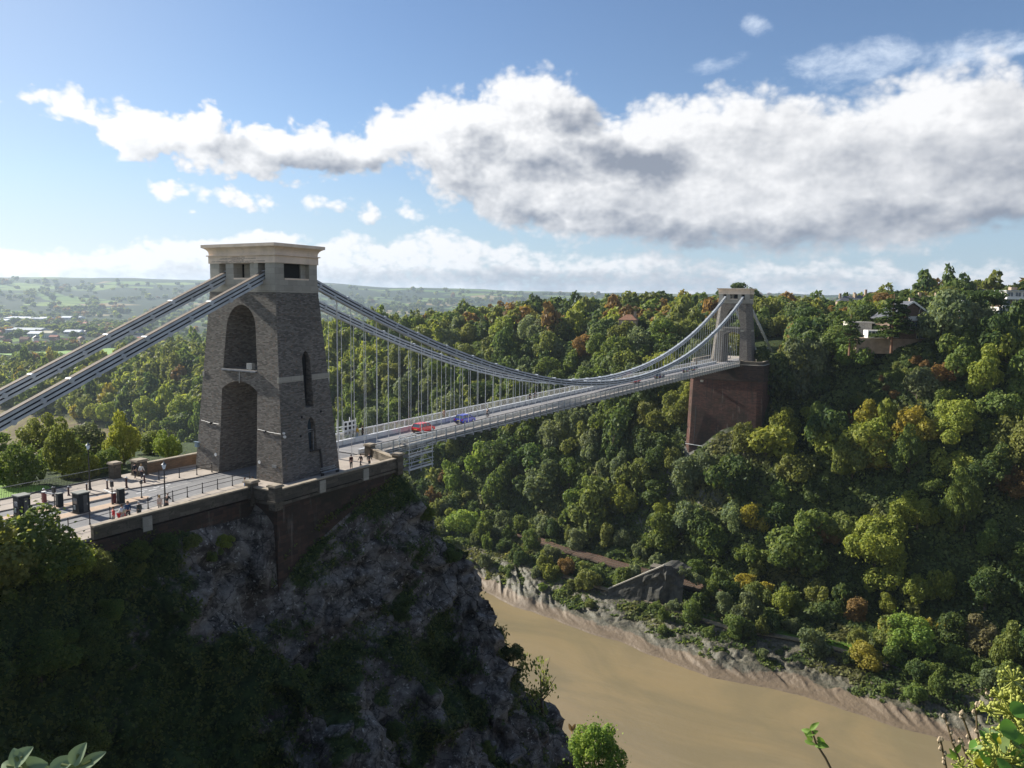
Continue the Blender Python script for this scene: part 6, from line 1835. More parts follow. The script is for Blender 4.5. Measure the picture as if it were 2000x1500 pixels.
def scatter():
    rg = np.random.default_rng(7)
    def ok(x, y):
        t = y - float(bank_far(x)); yc = float(crest_y(x))
        if abs(x) < 14.5 and y > 201 and y < 252: return False            # abutment and road
        if abs(x) < 6.5 and y > 250 and y < 300: return False
        if 39 < x < 63 and 212 < y < 248: return False                     # the chalet and its terrace
        if 60 < x < 100 and 233 < y < 296: return False
        if x < -600 and 760 < math.hypot(x - CAM[0], y - CAM[1]) < 1300 and -60.9 < math.degrees(math.atan2(x - CAM[0], y - CAM[1])) < -56.5: return False
        if 4 < x < 36 and 346 < y < 388: return False
        if 50 < x < 64 and 296 < y < 322: return False
        if (27 < t < 35 and -66 < x < 6) or (-23 < x < 4 and 149.5 < y < 159): return False       # railway and wall clearing
        if (x + 480) ** 2 + ((y - 530) / 3.4) ** 2 < 22 ** 2: return False
        return True
    G = [(gx, gy, 0) for gx in np.arange(-340, 190, 7.1) for gy in np.arange(120, 420, 7.1)] + [(gx, gy, 1) for gx in np.arange(-760, 190, 8.4) for gy in np.arange(120, 760, 8.4)]
    for gx, gy, lay in G:
        for _one in (0,):
            x, y = gx + rg.uniform(-2.8, 2.8), gy + rg.uniform(-2.8, 2.8)
            if lay == (1 if (x > -330 and y < float(crest_y(x)) + 4) else 0): continue
            yb = float(bank_far(x)); yc = float(crest_y(x)); t = y - yb
            if t < (8.5 if x > -200 else 40): continue
            D = np.array([x, y, 0]) - CAM; zc = D @ FW; xc = D @ RT
            if zc < 60 or abs(xc / zc) > 0.80: continue
            if zc > 330 and rg.uniform() < 0.22: continue
            if y > yc + 175 and x > -250: continue
            if y > yc + 330: continue
            if not ok(x, y): continue
            low = t < 44
            u = (y - yb) / (yc - yb)
            n = float(vnoise(x / 40.0, y / 40.0, seed=81)); n2 = float(vnoise(x / 16.0, y / 16.0, seed=82)); q = rg.uniform()
            right = x > 12
            if 36 < x < 100 and 0.42 < u < 0.84 and n2 > -0.25:
                pal = (('dark green', .18), ('olive green', .36), ('yellow-green', .70), ('golden yellow', .84), ('mid green', 1.0))
            elif right and 0.25 < u < 0.85:
                pal = (('olive green', .26), ('yellow-green', .44), ('golden yellow', .52), ('dark green', .72), ('mid green', .9), ('grey-green', 1.0))
                if n2 < -0.15: pal = (('dark green', .55), ('mid green', .8), ('russet brown', .88), ('olive green', 1.0))
            elif y > yc:
                pal = (('mid green', .30), ('dark green', .50), ('olive green', .74), ('russet brown', .86), ('golden yellow', .90), ('yellow-green', 1.0))
            elif x < -180:
                pal = (('mid green', .34), ('olive green', .62), ('yellow-green', .78), ('dark green', .92), ('golden yellow', .97), ('russet brown', 1.0))
            else:
                pal = (('mid green', .36), ('grey-green', .52), ('dark green', .68), ('olive green', .86), ('yellow-green', .94), ('bright green', .98), ('russet brown', 1.0))
            q = min(0.999, max(0.0, 0.62 * q + 0.38 * (n * 0.8 + 0.5)))
            col = next(c for c, lim in pal if q < lim)
            if low:
                r = rg.uniform(1.3, 2.4) if t < 15 else rg.uniform(2.0, 4.0)
            else:
                r = (rg.uniform(3.2, 6.4) * (1.4 if rg.uniform() < .15 else 1) if x > -330 else rg.uniform(5.5, 9.0)) if u < 1 else rg.uniform(4.4, 8.4)
            k = rg.uniform()
            kind = 'round' if k < .5 else 'wide' if k < .7 else 'tall' if k < .9 else 'round'
            if y > yc and rg.uniform() < 0.012: kind, col = 'cone', 'dark green'
            add_tree(x, y, r, col, kind, hs=rg.uniform(0.95, 1.5) if u < 1 else rg.uniform(.85, 1.15), sink=0.2)
scatter()
HEROES = [  # px, py of the crown's middle in the photograph (used once to find the spot on the slope), radius, colour, kind, label
    (1500, 850, 8.0, 'yellow-green', 'wide', 'large yellow-green tree directly in front of the red abutment'),
    (1395, 905, 5.5, 'grey-green', 'tall', 'grey-green pointed tree against the foot of the red abutment'),
    (1560, 905, 6.5, 'olive green', 'round', 'olive-brown tree just right below the yellow-green tree by the abutment'),
    (1050, 945, 9.5, 'grey-green', 'tall', 'tall grey-green tree alone in the middle of the gorge slope'),
    (905, 1015, 6.5, 'bright green', 'round', 'bright green rounded tree beside the rocky nose of the near cliff'),
    (1700, 815, 5.5, 'golden yellow', 'tall', 'golden tree, left one of the yellow pair on the dark right-hand slope'),
    (1775, 820, 5.5, 'golden yellow', 'tall', 'brightest yellow tree, right one of the yellow pair on the dark slope'),
    (1880, 800, 8.0, 'yellow-green', 'wide', 'broad yellow-green tree right of the golden pair'),
    (1795, 745, 6.0, 'grey-green', 'round', 'pale grey-green tree on the dark slope under the gabled house'),
    (1780, 1235, 6.0, 'bright green', 'round', 'vivid green tree just above the mud at the lower right'),
    (1690, 1275, 4.2, 'golden yellow', 'round', 'small orange-yellow tree beside the vivid green one above the mud'),
    (1590, 1250, 4.2, 'grey-green', 'tall', 'grey-green ivy-clad tree leaning over the mud bank'),
    (1920, 1245, 4.6, 'dull brown', 'tall', 'bare brownish tree at the lower right above the river'),
    (1440, 1220, 3.6, 'mid green', 'tall', 'narrow green tree at the edge of the scrub above the mud'),
    (1075, 1118, 3.4, 'yellow-green', 'round', 'yellowish bush between the railway and the rocky shore'),
    (1300, 700, 6.0, 'yellow-green', 'wide', 'light green tree just above the deck, left of the distant tower'),
    (1140, 672, 6.0, 'russet brown', 'round', 'russet tree amid green ones above the middle of the deck'),
    (1220, 650, 7.0, 'olive green', 'round', 'large domed olive tree on the wooded plateau above mid-deck'),
]
def ray_ground(px, py, near=100.0, lift=0.0):
    d = FW + RT * (px - 1000) / FPX + UP * (750 - py) / FPX
    ts = np.arange(near, 900, 1.0)
    P = CAM[None] + ts[:, None] * d[None]
    hz = height(P[:, 0], P[:, 1]) + lift
    k = np.argmax(P[:, 2] < hz)
    return P[k]
for px, py, r, col, kind, lab in HEROES:
    p = ray_ground(px, py, lift=r * 1.0)
    TREES[:] = [t for t in TREES if math.hypot(t['x'] - p[0], t['y'] - p[1]) > r * 0.62 + (t['r'] * 0.30 if t['label'] is None else 0)]
    add_tree(float(p[0]), float(p[1]), r, col, kind, label=lab)
# named trees by the houses, on the abutment's shoulder and along the approach road
add_tree(50.2, 221.5, 8.2, 'dark green', 'cedar', z=7.5, hs=0.98, label='big dark cedar with flat tiers, in front of the gabled house', name='cedar_tree', sink=0)
add_tree(39.0, 207.0, 5.4, 'dark green', 'cedar', z=6.0, hs=1.0, label='lower dark cedar left of the big one, before the white wing', name='cedar_tree', sink=0)
add_tree(72.5, 244, 6.6, 'dark green', 'pine', z=9.5, hs=1.0, label='tall dark pine with bare trunk, left one of two by the pale block', name='pine_tree', sink=0)
add_tree(78.5, 247, 6.0, 'dark green', 'pine', z=10.5, hs=1.05, label='tall dark pine with bare trunk, right one of two by the pale block', name='pine_tree', sink=0)
add_tree(18.0, 252, 6.6, 'dark green', 'pine', z=0.5, hs=1.15, label='dark pine standing right behind the distant tower', name='pine_tree', sink=0)
add_tree(24.5, 226, 7.4, 'grey-green', 'wide', z=-6.0, hs=1.35, label='big grey-green tree hanging over the right end of the distant bridge')
add_tree(36.0, 262, 6.5, 'russet brown', 'round', z=8, label='orange-brown round tree right of the distant tower')
add_tree(-31.0, 342, 6.4, 'dark green', 'pine', z=15.5, hs=1.0, name='pine_tree', sink=0, label='dark treetop showing just above the distant tower roof')

# trees and bushes behind the iron railings at the left, and the thicket under the approach wall
rgl = np.random.default_rng(23)
LEFT = [(-17.5, -19.5, 3.3, 'mid green', 'round', 'dark round tree directly behind the iron railings, left of the street lamp'), (-22, -27, 3.6, 'dark green', 'round', 'dark tree at the left edge behind the lawn'),
        (-15.5, -13.5, 2.3, 'yellow-green', 'wide', 'yellow-green bush right behind the left street lamp'), (-20, -13, 3.4, 'olive green', 'tall', 'olive tree behind the yellow-green bush, left of the stone pillars'),
        (-19, -6, 3.3, 'yellow-green', 'tall', 'tall yellowish tree behind the stone pillars'), (-15.3, -9.8, 2.0, 'mid green', 'round', 'green bush touching the left stone pillar'), (-17, -1, 2.4, 'bright green', 'round', 'bright green bush behind the brown stone wall'),
        (-25, -10, 3.6, 'mid green', 'wide', 'broad green tree beyond the olive tree at the left'), (-27, -20, 4.0, 'olive green', 'wide', 'broad olive tree beyond the dark round tree behind the railings'), (-33, -28, 4.2, 'yellow-green', 'round', 'yellow-green tree at the far left behind the dark ones'),
        (-24, 1, 2.6, 'olive green', 'wide', 'low olive bush just left of the near tower'), (-31, -4, 3.2, 'grey-green', 'wide', 'greyish bush on the slope left of the near tower'), (-36, -14, 3.8, 'mid green', 'wide', 'green tree lower on the left slope above the river bend'),
        (-44, -26, 4.2, 'mid green', 'round', 'round green tree low on the left slope'), (-42, -4, 3.0, 'olive green', 'round', 'olive bush low on the slope left of the tower'), (-55, -18, 4.4, 'olive green', 'wide', 'spreading olive tree farthest down the left slope'),
        (-60, -38, 4.6, 'mid green', 'round', 'green tree at the left edge below the land chains')]
for x, y, r, col, kind, lab in LEFT:
    add_tree(x, y, r * (.8 if x > -30 else 1), col, kind, z=float(near_top(x, y)) - 0.1 - max(0.0, float(rim_dist(np.array([x]), np.array([y]))[0])) * 0.5, hs=1.15, label=lab, sink=.3)
for k in range(26):                                                    # garden bushes below the gabled house
    x, y = 40 + 23 * (k % 9) / 9 + rgl.uniform(-1.2, 1.2), 213.5 + (k // 9) * 3.6 + rgl.uniform(-1, 1)
    add_tree(x, y, rgl.uniform(1.5, 2.5), ('dark green', 'russet brown', 'mid green', 'olive green')[k % 4], 'round', hs=.9)
for x, y, dz_, r in ((-9, 152.6, 0, 1.5), (-4.5, 153.2, 0, 1.9), (0.5, 154.0, 0, 2.2), (4.5, 155.5, 0, 2.4), (-2.5, 158.6, 9.5, 1.5), (1.5, 159.5, 9.0, 2.0), (6, 160, 7, 2.4), (-13, 152.5, 0, 1.1)):
    add_tree(x, y, r, 'mid green' if r < 2 else 'grey-green', 'round', z=float(height(x, y)) if dz_ == 0 else -71.5 + dz_, hs=.9)
def on_cliff(x, y):
    i = int(np.argmin(np.abs(CLIFF['Y'][:, 0] - y))); j = int(np.argmin(np.abs(CLIFF['X'][0] - x)))
    return [float(v) for v in CLIFF['V'][i, j]]
SHRUBS = [(9.9, -27.2, 1.5, 'olive green', 'sunlit olive bush at the left end of the parapet, overhanging the road'), (10.4, -29.4, 2.1, 'yellow-green', 'yellowish bush hiding the left end of the right pavement'), (10.6, -32.6, 3.6, 'mid green', 'green bush in front of the second toll booth'),
          (12.0, -36.8, 4.0, 'olive green', 'olive bush at the left edge below the booths'), (11.5, -26.8, 1.3, 'mid green', 'small green bush below the left end of the parapet'), (9.8, -23.6, 1.0, 'olive green', 'small bush against the parapet pilaster'),
          (9.3, -23.0, 1.1, 'mid green', 'ivy-like bush hanging on the wall near the pilaster'), (9.3, -20.2, 1.2, 'dark green', 'dark bush hanging on the wall right of the pilaster'), (9.4, -17.6, 1.0, 'olive green', 'olive bush hanging on the wall left of the yellow-green one'), (9.6, -14.3, 1.0, 'yellow-green', 'small yellow-green bush growing from the parapet wall'), (10.0, -15.6, 1.1, 'mid green', 'green bush hanging below the yellow-green one on the wall'),
          (13.2, -30.5, 2.4, 'dark green', 'dark bush on the shaded slope under the road wall'), (14, -34.5, 2.4, 'mid green', 'dark green bush on the shaded slope at the upper left'), (15.5, -39, 2.6, 'dark green', 'large dark bush on the slope at the left edge'),
          (17, -33, 1.9, 'olive green', 'olive bush on the shaded slope left of the bare rock'), (19, -37.5, 2.2, 'mid green', 'mid green bush halfway down the left slope'), (21, -42, 2.4, 'dark green', 'dark bush low on the left slope'), (20, -30.5, 1.4, 'dark green', 'dark small bush beside the pale rock rib at the left'),
          (24, -36.5, 1.7, 'mid green', 'green bush low on the shaded slope near the bottom left'), (26, -41, 2.0, 'olive green', 'olive bush in the bottom left corner of the slope'), (13.6, 11.8, 1.2, 'mid green', 'green bush on the rock rim under the end pillar'), (12.0, 15.2, 1.3, 'olive green', 'bush on the rock nose right of the end pillar'),
          (14.2, 16.8, 1.2, 'dark green', 'dark bush on the upper rock nose'), (16.4, 12.4, 1.3, 'dark green', 'dark bush on the rock face below the end pillar'), (19.5, 18, 1.3, 'mid green', 'green bush halfway along the rock nose'), (18, 2.5, 1.1, 'dark green', 'dark bush at the foot of the masonry block'), (23.5, 16.5, 1.4, 'dark green', 'dark bush on the steep nose above the river'),
          (17, -12, 1.0, 'mid green', 'small bush in the notch beside the masonry corner'), (22, -4, 1.2, 'dark green', 'dark bush on a ledge in the middle of the rock face'), (26, 7, 1.2, 'mid green', 'green bush low on the rock face near the river edge')]
for x, y, r, col, lab in SHRUBS:
    p = on_cliff(x, y)
    add_tree(p[0], p[1], r, col, 'round', z=p[2], hs=.9, label=lab, cat='bush', sink=.30 if y < -26 and x < 13 else .45)
add_tree(46.3, -8.0, 2.4, 'bright green', 'fine', z=-18.6, hs=1.1, label='sunlit green treetop at the bottom edge in front of the river', sink=0)
add_tree(25.0, 24.0, 3.4, 'olive green', 'sparse', z=-36.0, hs=1.6, label='thin open tree leaning out from the rock nose over the river', sink=0)
# ------------------------------------------------------------------ choose the trees that show, build them one by one; the rest is woodland
def project(x, y, z):
    D = np.array([x, y, z]) - CAM
    w = D @ FW
    return 1000 + FPX * (D @ RT) / w, 750 - FPX * (D @ UP) / w, w
def visible_shares():
    W_, H_ = 500, 375
    buf = np.full((H_, W_), -1, int); dep = np.full((H_, W_), 1e9)
    order = []
    for i, t in enumerate(TREES):
        px, py, w = project(t['x'], t['y'], t['z'] + t['r'] * t['hs'] * (0.85 - t['sink']))
        t['px'], t['py'], t['w'] = px, py, w
        if w < 5: continue
        rr = t['r'] * FPX / w / 4; cx, cy = px / 4, py / 4
        x0, x1, y0, y1 = int(max(0, cx - rr)), int(min(W_, cx + rr + 1)), int(max(0, cy - rr)), int(min(H_, cy + rr + 1))
        if x0 >= x1 or y0 >= y1: continue
        yy, xx = np.mgrid[y0:y1, x0:x1]
        m_ = (((xx + .5 - cx) ** 2 + (yy + .5 - cy) ** 2) < rr * rr) & (dep[y0:y1, x0:x1] > w)
        dep[y0:y1, x0:x1][m_] = w; buf[y0:y1, x0:x1][m_] = i
    # what the near cliff and the near tower hide
    from_poly = [[(0, 375), (0, 232), (95, 240), (192, 222), (215, 255), (235, 290), (262, 330), (273, 375)], [(95, 232), (99, 120), (158, 120), (166, 232)]]
    yy, xx = np.mgrid[0:H_, 0:W_]
    for P in from_poly:
        ins = np.zeros((H_, W_), bool)
        for k in range(len(P)):
            (ax, ay), (bx, by) = P[k], P[(k + 1) % len(P)]
            c = ((ay > yy) != (by > yy)) & (xx < (bx - ax) * (yy - ay) / (by - ay + 1e-9) + ax)
            ins ^= c
        buf[ins & (dep > 60)] = -1
    cnt = np.bincount(buf[buf >= 0], minlength=len(TREES))
    return cnt
SHARE = visible_shares()
for i, t in enumerate(TREES): t['share'] = int(SHARE[i])
ranked = sorted(range(len(TREES)), key=lambda i: -(1e6 if TREES[i]['label'] else TREES[i]['share']))
N_IND = 296
INDIV = [TREES[i] for i in ranked[:N_IND] if TREES[i]['label'] or TREES[i]['share'] > 0]
REST = [TREES[i] for i in ranked[len(INDIV):]]

# labels that single out: colour, size and the nearest landmark, then left-to-right order among look-alikes
MARKS = [((1445, 640), 'beside the distant tower'), ((1430, 810), 'beside the red abutment'), ((1560, 760), 'just right of the red abutment'), ((1780, 640), 'near the gabled house'),
         ((1960, 600), 'near the pale flats'), ((1740, 820), 'near the two golden trees'), ((1900, 900), 'on the shaded slope at the right'), ((1600, 1000), 'halfway down the shaded slope'),
         ((1780, 1100), 'above the vivid green tree'), ((1960, 1150), 'low at the right edge'), ((1440, 1000), 'below the red abutment'), ((1500, 1180), 'right of the stone retaining wall'),
         ((1250, 950), 'on the slope under the deck'), ((1300, 1060), 'above the retaining wall'), ((1100, 850), 'just under the middle of the deck'), ((960, 930), 'left of the tall grey-green tree'), ((880, 980), 'next to the near cliff edge'),
         ((1100, 1060), 'by the railway'), ((1500, 1260), 'on the shore above the mud'), ((1150, 1180), 'on the rocky shore'), ((720, 760), 'behind the tallest rods'), ((850, 700), 'behind the chains near the tower'),
         ((1000, 660), 'on the plateau above the chains'), ((1200, 620), 'on the skyline left of the distant tower'), ((800, 640), 'where woods meet far fields'), ((300, 760), 'below the land chains'),
         ((150, 800), 'near the river bend'), ((370, 700), 'beside the near tower'), ((1560, 590), 'on the skyline right of the distant tower'), ((1700, 570), 'on the skyline above the villas'), ((1880, 560), 'on the skyline at the right')]
groups = {}
for t in INDIV:
    if t['label']: continue
    mk = min(MARKS, key=lambda m: math.hypot(m[0][0] - t['px'], (m[0][1] - t['py']) * 1.3))[1]
    shape = {'round': 'rounded', 'wide': 'broad', 'tall': 'upright', 'cone': 'pointed'}[t['kind']]
    what = 'bush' if t['r'] < 3.3 else 'tree'
    t['cat'] = what
    groups.setdefault((t['col'], shape, what, mk), []).append(t)
for (col, shape, what, mk), ts in groups.items():
    ts.sort(key=lambda t: t['px'])
    base = f'{col} {shape} {what} {mk}'
    for i, t in enumerate(ts):
        t['label'] = base if len(ts) == 1 else f'{base}, {order_word(i, len(ts))}'
rgt = random.Random(5)
for t in INDIV:
    big = t['share'] > 220 or t['w'] < 130
    kind = t['kind']
    if kind in ('round', 'wide', 'tall') and big and t['w'] < 230: kind = 'fine'
    if kind in ('round', 'wide', 'tall') and t['w'] < 160: kind = 'fine'
    me = rgt.choice(KIND[kind]) if t['var'] is None else KIND[kind][t['var']]
    root = empty(t['name'] or ('bush' if t['cat'] == 'bush' else 'tree'), (t['x'], t['y'], t['z'] - t['sink'] * t['r']), rgt.uniform(0, 6.28), label=t['label'], cat=t['cat'],
                 group='trees and bushes on the far side of the gorge' if t['y'] > 110 else 'trees and bushes beside the approach road')
    wx, wz = (1.0, 1.25) if (kind == 'fine' and t['kind'] == 'tall') else (1.0, 0.85) if (kind == 'fine' and t['kind'] == 'wide') else (1.0, 1.0)
    if kind == 'fine' and t['kind'] == 'tall': wx = 0.78
    c_ = link_mesh('crown', me, None, root); c_.scale = (t['r'] * wx * rgt.uniform(.88, 1.15), t['r'] * wx * rgt.uniform(.88, 1.12), t['r'] * t['hs'] * wz)
    if kind not in ('cedar', 'pine'): c_.rotation_euler = (rgt.uniform(-.22, .22), rgt.uniform(-.22, .22), 0)
    k = rgt.uniform(0.85, 1.18)
    b_ = COL[t['col']]
    c_.color = (b_[0] * k * rgt.uniform(.92, 1.08), b_[1] * k, b_[2] * k, 1)
    tr = link_mesh('trunk', TRUNK_TALL if t['kind'] == 'pine' else (TRUNK_TALL if t['kind'] == 'cedar' else rgt.choice(TRUNKS)), None, root)
    tr.scale = (t['r'], t['r'], t['r'] * t['hs'])

def crowns_to_mesh(name, trees, lods, mat_, seed):
    rg = np.random.default_rng(seed)
    Vs, Fs, vals, tints = [], [], [], []
    o = 0
    for t in trees:
        lod = lods[t['lod']][rg.integers(len(lods[t['lod']]))]
        V, F, val = lod
        a = rg.uniform(0, 6.28); ca, sa = math.cos(a), math.sin(a)
        sx = {'round': 1, 'wide': 1.05, 'tall': 0.8, 'cone': .7}.get(t['kind'], 1); sz = {'wide': 0.8, 'tall': 1.25, 'cone': 1.5}.get(t['kind'], 1)
        W_ = np.stack([(V[:, 0] * ca - V[:, 1] * sa) * t['r'] * sx + t['x'], (V[:, 0] * sa + V[:, 1] * ca) * t['r'] * sx + t['y'], V[:, 2] * t['r'] * t['hs'] * sz + t['z'] - t['sink'] * t['r']], -1)
        Vs.append(W_); Fs.append(F + o); o += len(V); vals.append(val)
        k = rg.uniform(.82, 1.2); c_ = COL[t['col']]
        tints.append(np.tile([c_[0] * k, c_[1] * k, c_[2] * k, 1.0], (len(F), 1)))
    me = np_mesh(name, np.concatenate(Vs), np.concatenate(Fs), {'leaf': ('FACE', 'FLOAT', np.concatenate(vals)), 'tint': ('FACE', 'FLOAT_COLOR', np.concatenate(tints))})
    return link_mesh(name, me, mat_)
LODS = {
    0: [lobes_crown(s, 22, leaves=1300, size=0.115) for s in (101, 102, 103, 104)],
    1: [lobes_crown(s, 14, leaves=420, size=0.19) for s in (111, 112, 113)],
    2: [lobes_crown(s, 8, leaves=90, size=0.36) for s in (121, 122, 123)],
}
rest = []
for t in REST:
    if t['w'] > 900 or t['w'] < 5: continue
    t['lod'] = 0 if (t['w'] < 330 and t['share'] > 0) else 1
    rest.append(t)
tag(crowns_to_mesh('woodland', rest, LODS, LEAF_T, 3), 'dense mixed autumn woodland filling in behind and between the separate trees across the gorge', 'woodland', kind='stuff')

# far countryside: copses, hedgerow trees and garden trees out to the hills
def countryside():
    rg = np.random.default_rng(17)
    out = []
    n = 0
    while n < 9000:
        az = math.radians(rg.uniform(-68, 6)); R = 620 * (9.5 ** rg.uniform(0, 1))
        x, y = CAM[0] + math.sin(az) * R, CAM[1] + math.cos(az) * R
        if y < float(bank_far(x)) + 14: continue
        v = y - float(crest_y(x))
        if v < 150 and x > -760: continue
        clump = float(fbm(x / 260.0, y / 260.0, oct=3, seed=91)) + 0.25 * (R < 1500)
        if rg.uniform() > 0.10 + 1.6 * max(0, clump): continue
        if abs(x + 1030) < 140 and abs(y - 585) < 120: continue          # playing field
        if 800 < R < 1320 and -61.0 < math.degrees(az) < -56.5: continue
        if R > 1500 and abs(az + 1.06) < 0.09 and 1500 < R < 1800: continue
        out.append(dict(x=x, y=y, z=0, r=rg.uniform(4, 8) * (1 + 0.00030 * R), hs=rg.uniform(.7, 1.1), kind='round', col=rg.choice(['dark green', 'mid green', 'olive green', 'dark green', 'yellow-green', 'russet brown'], p=[.38, .27, .15, .1, .05, .05]), sink=0.3, lod=1 if R < 1100 else 2))
        n += 1
    X = np.array([t['x'] for t in out]); Y = np.array([t['y'] for t in out])
    Z = height(X, Y)
    for t, z in zip(out, Z): t['z'] = float(z)
    tag(crowns_to_mesh('countryside_trees', out, LODS, LEAF_T, 4), 'hedgerow trees and copses scattered over the distant plain and hills', 'trees', kind='stuff')
countryside()

def undergrowth():
    """brambles, ivy and young growth between the trees of the far slope: leaf sprays over a lumpy carpet"""
    rg = np.random.default_rng(29)
    n = 330000
    x = rg.uniform(-330, 165, n); u = rg.uniform(0, 1.12, n)
    yb, yc = bank_far(x), crest_y(x)
    y = yb + 5.5 + u * (yc - yb - 5.5)
    t = y - yb
    D = np.stack([x, y, np.full(n, -30.0)], -1) - CAM
    w = D @ FW
    px = 1000 + FPX * (D @ RT) / w
    keep = (px > -60) & (px < 2080) & (rg.uniform(size=n) < np.clip(300.0 / w, .35, 1.0))
    keep &= ~((np.abs(x) < 14) & (y > 202)) & ~((t > 27.6) & (t < 34.6) & (x > -70) & (x < 10) & (fbm(x / 6.0, t / 3.0, oct=2, seed=93) < 0.35)) & ~((t > 16.6) & (t < 20.6) & (x > -40) & (x < 60)) & ~((x > -22) & (x < 9) & (y > 153.5) & (y < 158) & (t < 40) & (fbm(x / 4.0, y / 2.0, oct=2, seed=92) < 0.25))
    keep &= ~((np.abs(x - 51) < 10) & (np.abs(y - 236) < 10))
    x, y, t, w = x[keep], y[keep], t[keep], w[keep]
    pat = fbm(x / 8.0, t / 4.0, oct=3, seed=94)
    k2 = (t > 11) | (pat > 0.28 - 0.13 * (t - 6))
    x, y, t, w = x[k2], y[k2], t[k2], w[k2]
    def carpet(a, b):
        return 1.5 * (0.35 + fbm(a / 3.6, b / 3.6, oct=3, seed=95)) + 1.3 * fbm(a / 9.0, b / 9.0, oct=2, seed=96)
    e = 0.4
    hz = carpet(x, y); gx = (carpet(x + e, y) - hz) / e; gy = (carpet(x, y + e) - hz) / e
    g0 = height(x, y)
    sx = (height(x + 1, y) - g0); sy = (height(x, y + 1) - g0)
    low = sstep(6, 18, t)
    N = unit(np.stack([-gx * 1.6 - sx * .7, -gy * 1.6 - sy * .7, np.ones_like(gx)], -1))
    P = np.stack([x, y, g0 + np.maximum(hz, -0.2) * (0.35 + 0.65 * low) + rg.uniform(-.25, .25, len(x))], -1)
    V, F = leaf_cards(rg, P, N, np.clip(w / 330.0, .42, 1.1) * 1.0, jitter=.5)
    a = 0.5 + 0.9 * fbm(x / 7.0, y / 7.0, oct=3, seed=97) + rg.normal(size=len(x)) * .12
    c0, c1, c2 = np.array((0.070, 0.110, 0.038)), np.array((0.150, 0.195, 0.062)), np.array((0.20, 0.185, 0.085))
    a = np.clip(a, 0, 1)[:, None]
    tint = c0 * (1 - a) + c1 * a
    br = sstep(.15, .5, fbm(x / 16.0, y / 11.0, oct=3, seed=98))[:, None] * .7
    tint = tint * (1 - br) + c2 * br
    tint = np.concatenate([tint, np.ones((len(x), 1))], 1)
    me = np_mesh('undergrowth', V, F, {'leaf': ('FACE', 'FLOAT', rg.uniform(0, 1, len(x)) * .7), 'tint': ('FACE', 'FLOAT_COLOR', tint)})
    tag(link_mesh('undergrowth', me, LEAF_T), 'brambles, ivy and young growth covering the ground between the trees of the far slope', 'undergrowth', kind='stuff')
undergrowth()
def cliff_growth():
    """ivy and grass tufts on the near cliff"""
    rg = np.random.default_rng(31)
    V, veg, d, Nn = CLIFF['V'], CLIFF['veg'], CLIFF['d'], CLIFF['N']
    X, Y = V[..., 0], V[..., 1]
    wgt = sstep(.38, .60, veg) * (d > 0.3) * (X > -16) * (X < 60) * (Y > -62) * (Y < 60)
    # area of each grid cell
    ex = np.gradient(CLIFF['X'][0]); ey = np.gradient(CLIFF['Y'][:, 0])
    area = np.outer(ey, ex) / np.maximum(Nn[..., 2], .15)
    p = (wgt * area).ravel(); p /= p.sum()
    n = 190000
    k = rg.choice(p.size, n, p=p)
    P = V.reshape(-1, 3)[k] + rg.normal(size=(n, 3)) * .20
    N = Nn.reshape(-1, 3)[k]
    lump = fbm(P[:, 0] / 1.6, P[:, 1] / 1.6, P[:, 2] / 1.6, oct=3, seed=99)
    P = P + N * (0.12 + 0.75 * np.clip(lump + .2, 0, 1))[:, None] * rg.uniform(.3, 1, (n, 1))
    Vv, F = leaf_cards(rg, P, unit(N + (0, 0, .5)), .19, jitter=.7)
    a = np.clip(.5 + fbm(P[:, 0] / 3, P[:, 1] / 3, P[:, 2] / 3, oct=3, seed=100) + rg.normal(size=n) * .15, 0, 1)[:, None]
    tint = np.array((0.040, 0.078, 0.024)) * (1 - a) + np.array((0.115, 0.130, 0.040)) * a
    me = np_mesh('ivy', Vv, F, {'leaf': ('FACE', 'FLOAT', rg.uniform(0, .6, n)), 'tint': ('FACE', 'FLOAT_COLOR', np.concatenate([tint, np.ones((n, 1))], 1))})
    tag(link_mesh('ivy', me, LEAF_T), 'ivy, grass and small plants growing over the ledges of the near cliff', 'undergrowth', kind='stuff')
cliff_growth()
# ------------------------------------------------------------------ plants on the ledge at the viewpoint, and the insect in the air
def plant_mat(name, col, tr=0.45, rough=.6):
    m_ = bpy.data.materials.new(name); m_.use_nodes = True
    h = NT(m_.node_tree)
    out = h.n('ShaderNodeOutputMaterial')
    P = h.n('ShaderNodeNewGeometry').outputs['Position']
    c = h.mix(h.noise(P, 14, 4, .6), tuple(k * .75 for k in col), tuple(min(1, k * 1.2) for k in col))
    d = h.n('ShaderNodeBsdfPrincipled'); h.put(d.inputs['Base Color'], c); d.inputs['Roughness'].default_value = rough
    t = h.n('ShaderNodeBsdfTranslucent'); h.put(t.inputs['Color'], h.mix(0.4, c, (1, .95, .25), 'MULTIPLY'))
    ms = h.n('ShaderNodeMixShader'); ms.inputs[0].default_value = tr
    h.t.links.new(d.outputs[0], ms.inputs[1]); h.t.links.new(t.outputs[0], ms.inputs[2]); h.t.links.new(ms.outputs[0], out.inputs[0])
    return m_
IVY_LEAF = plant_mat('ivy_leaf', (0.10, 0.23, 0.035)); IVY_PALE = plant_mat('ivy_leaf_back', (0.26, 0.36, 0.16)); UMBEL = plant_mat('ivy_flower', (0.42, 0.45, 0.09), .3, .7)
YELLEAF = plant_mat('yellow_leaf', (0.55, 0.50, 0.03)); GREYLEAF = plant_mat('felted_leaf', (0.22, 0.30, 0.17), .3, .8); STEM = mat('dry_stem', (0.14, 0.10, 0.05), rough=.8, var=.3); GSTEM = mat('green_stem', (0.16, 0.20, 0.06), rough=.6)
LEDGE_Z = 18.3
def cam_pt(px, py, d):
    return CAM + (FW + RT * (px - 1000) / FPX + UP * (750 - py) / FPX) * d
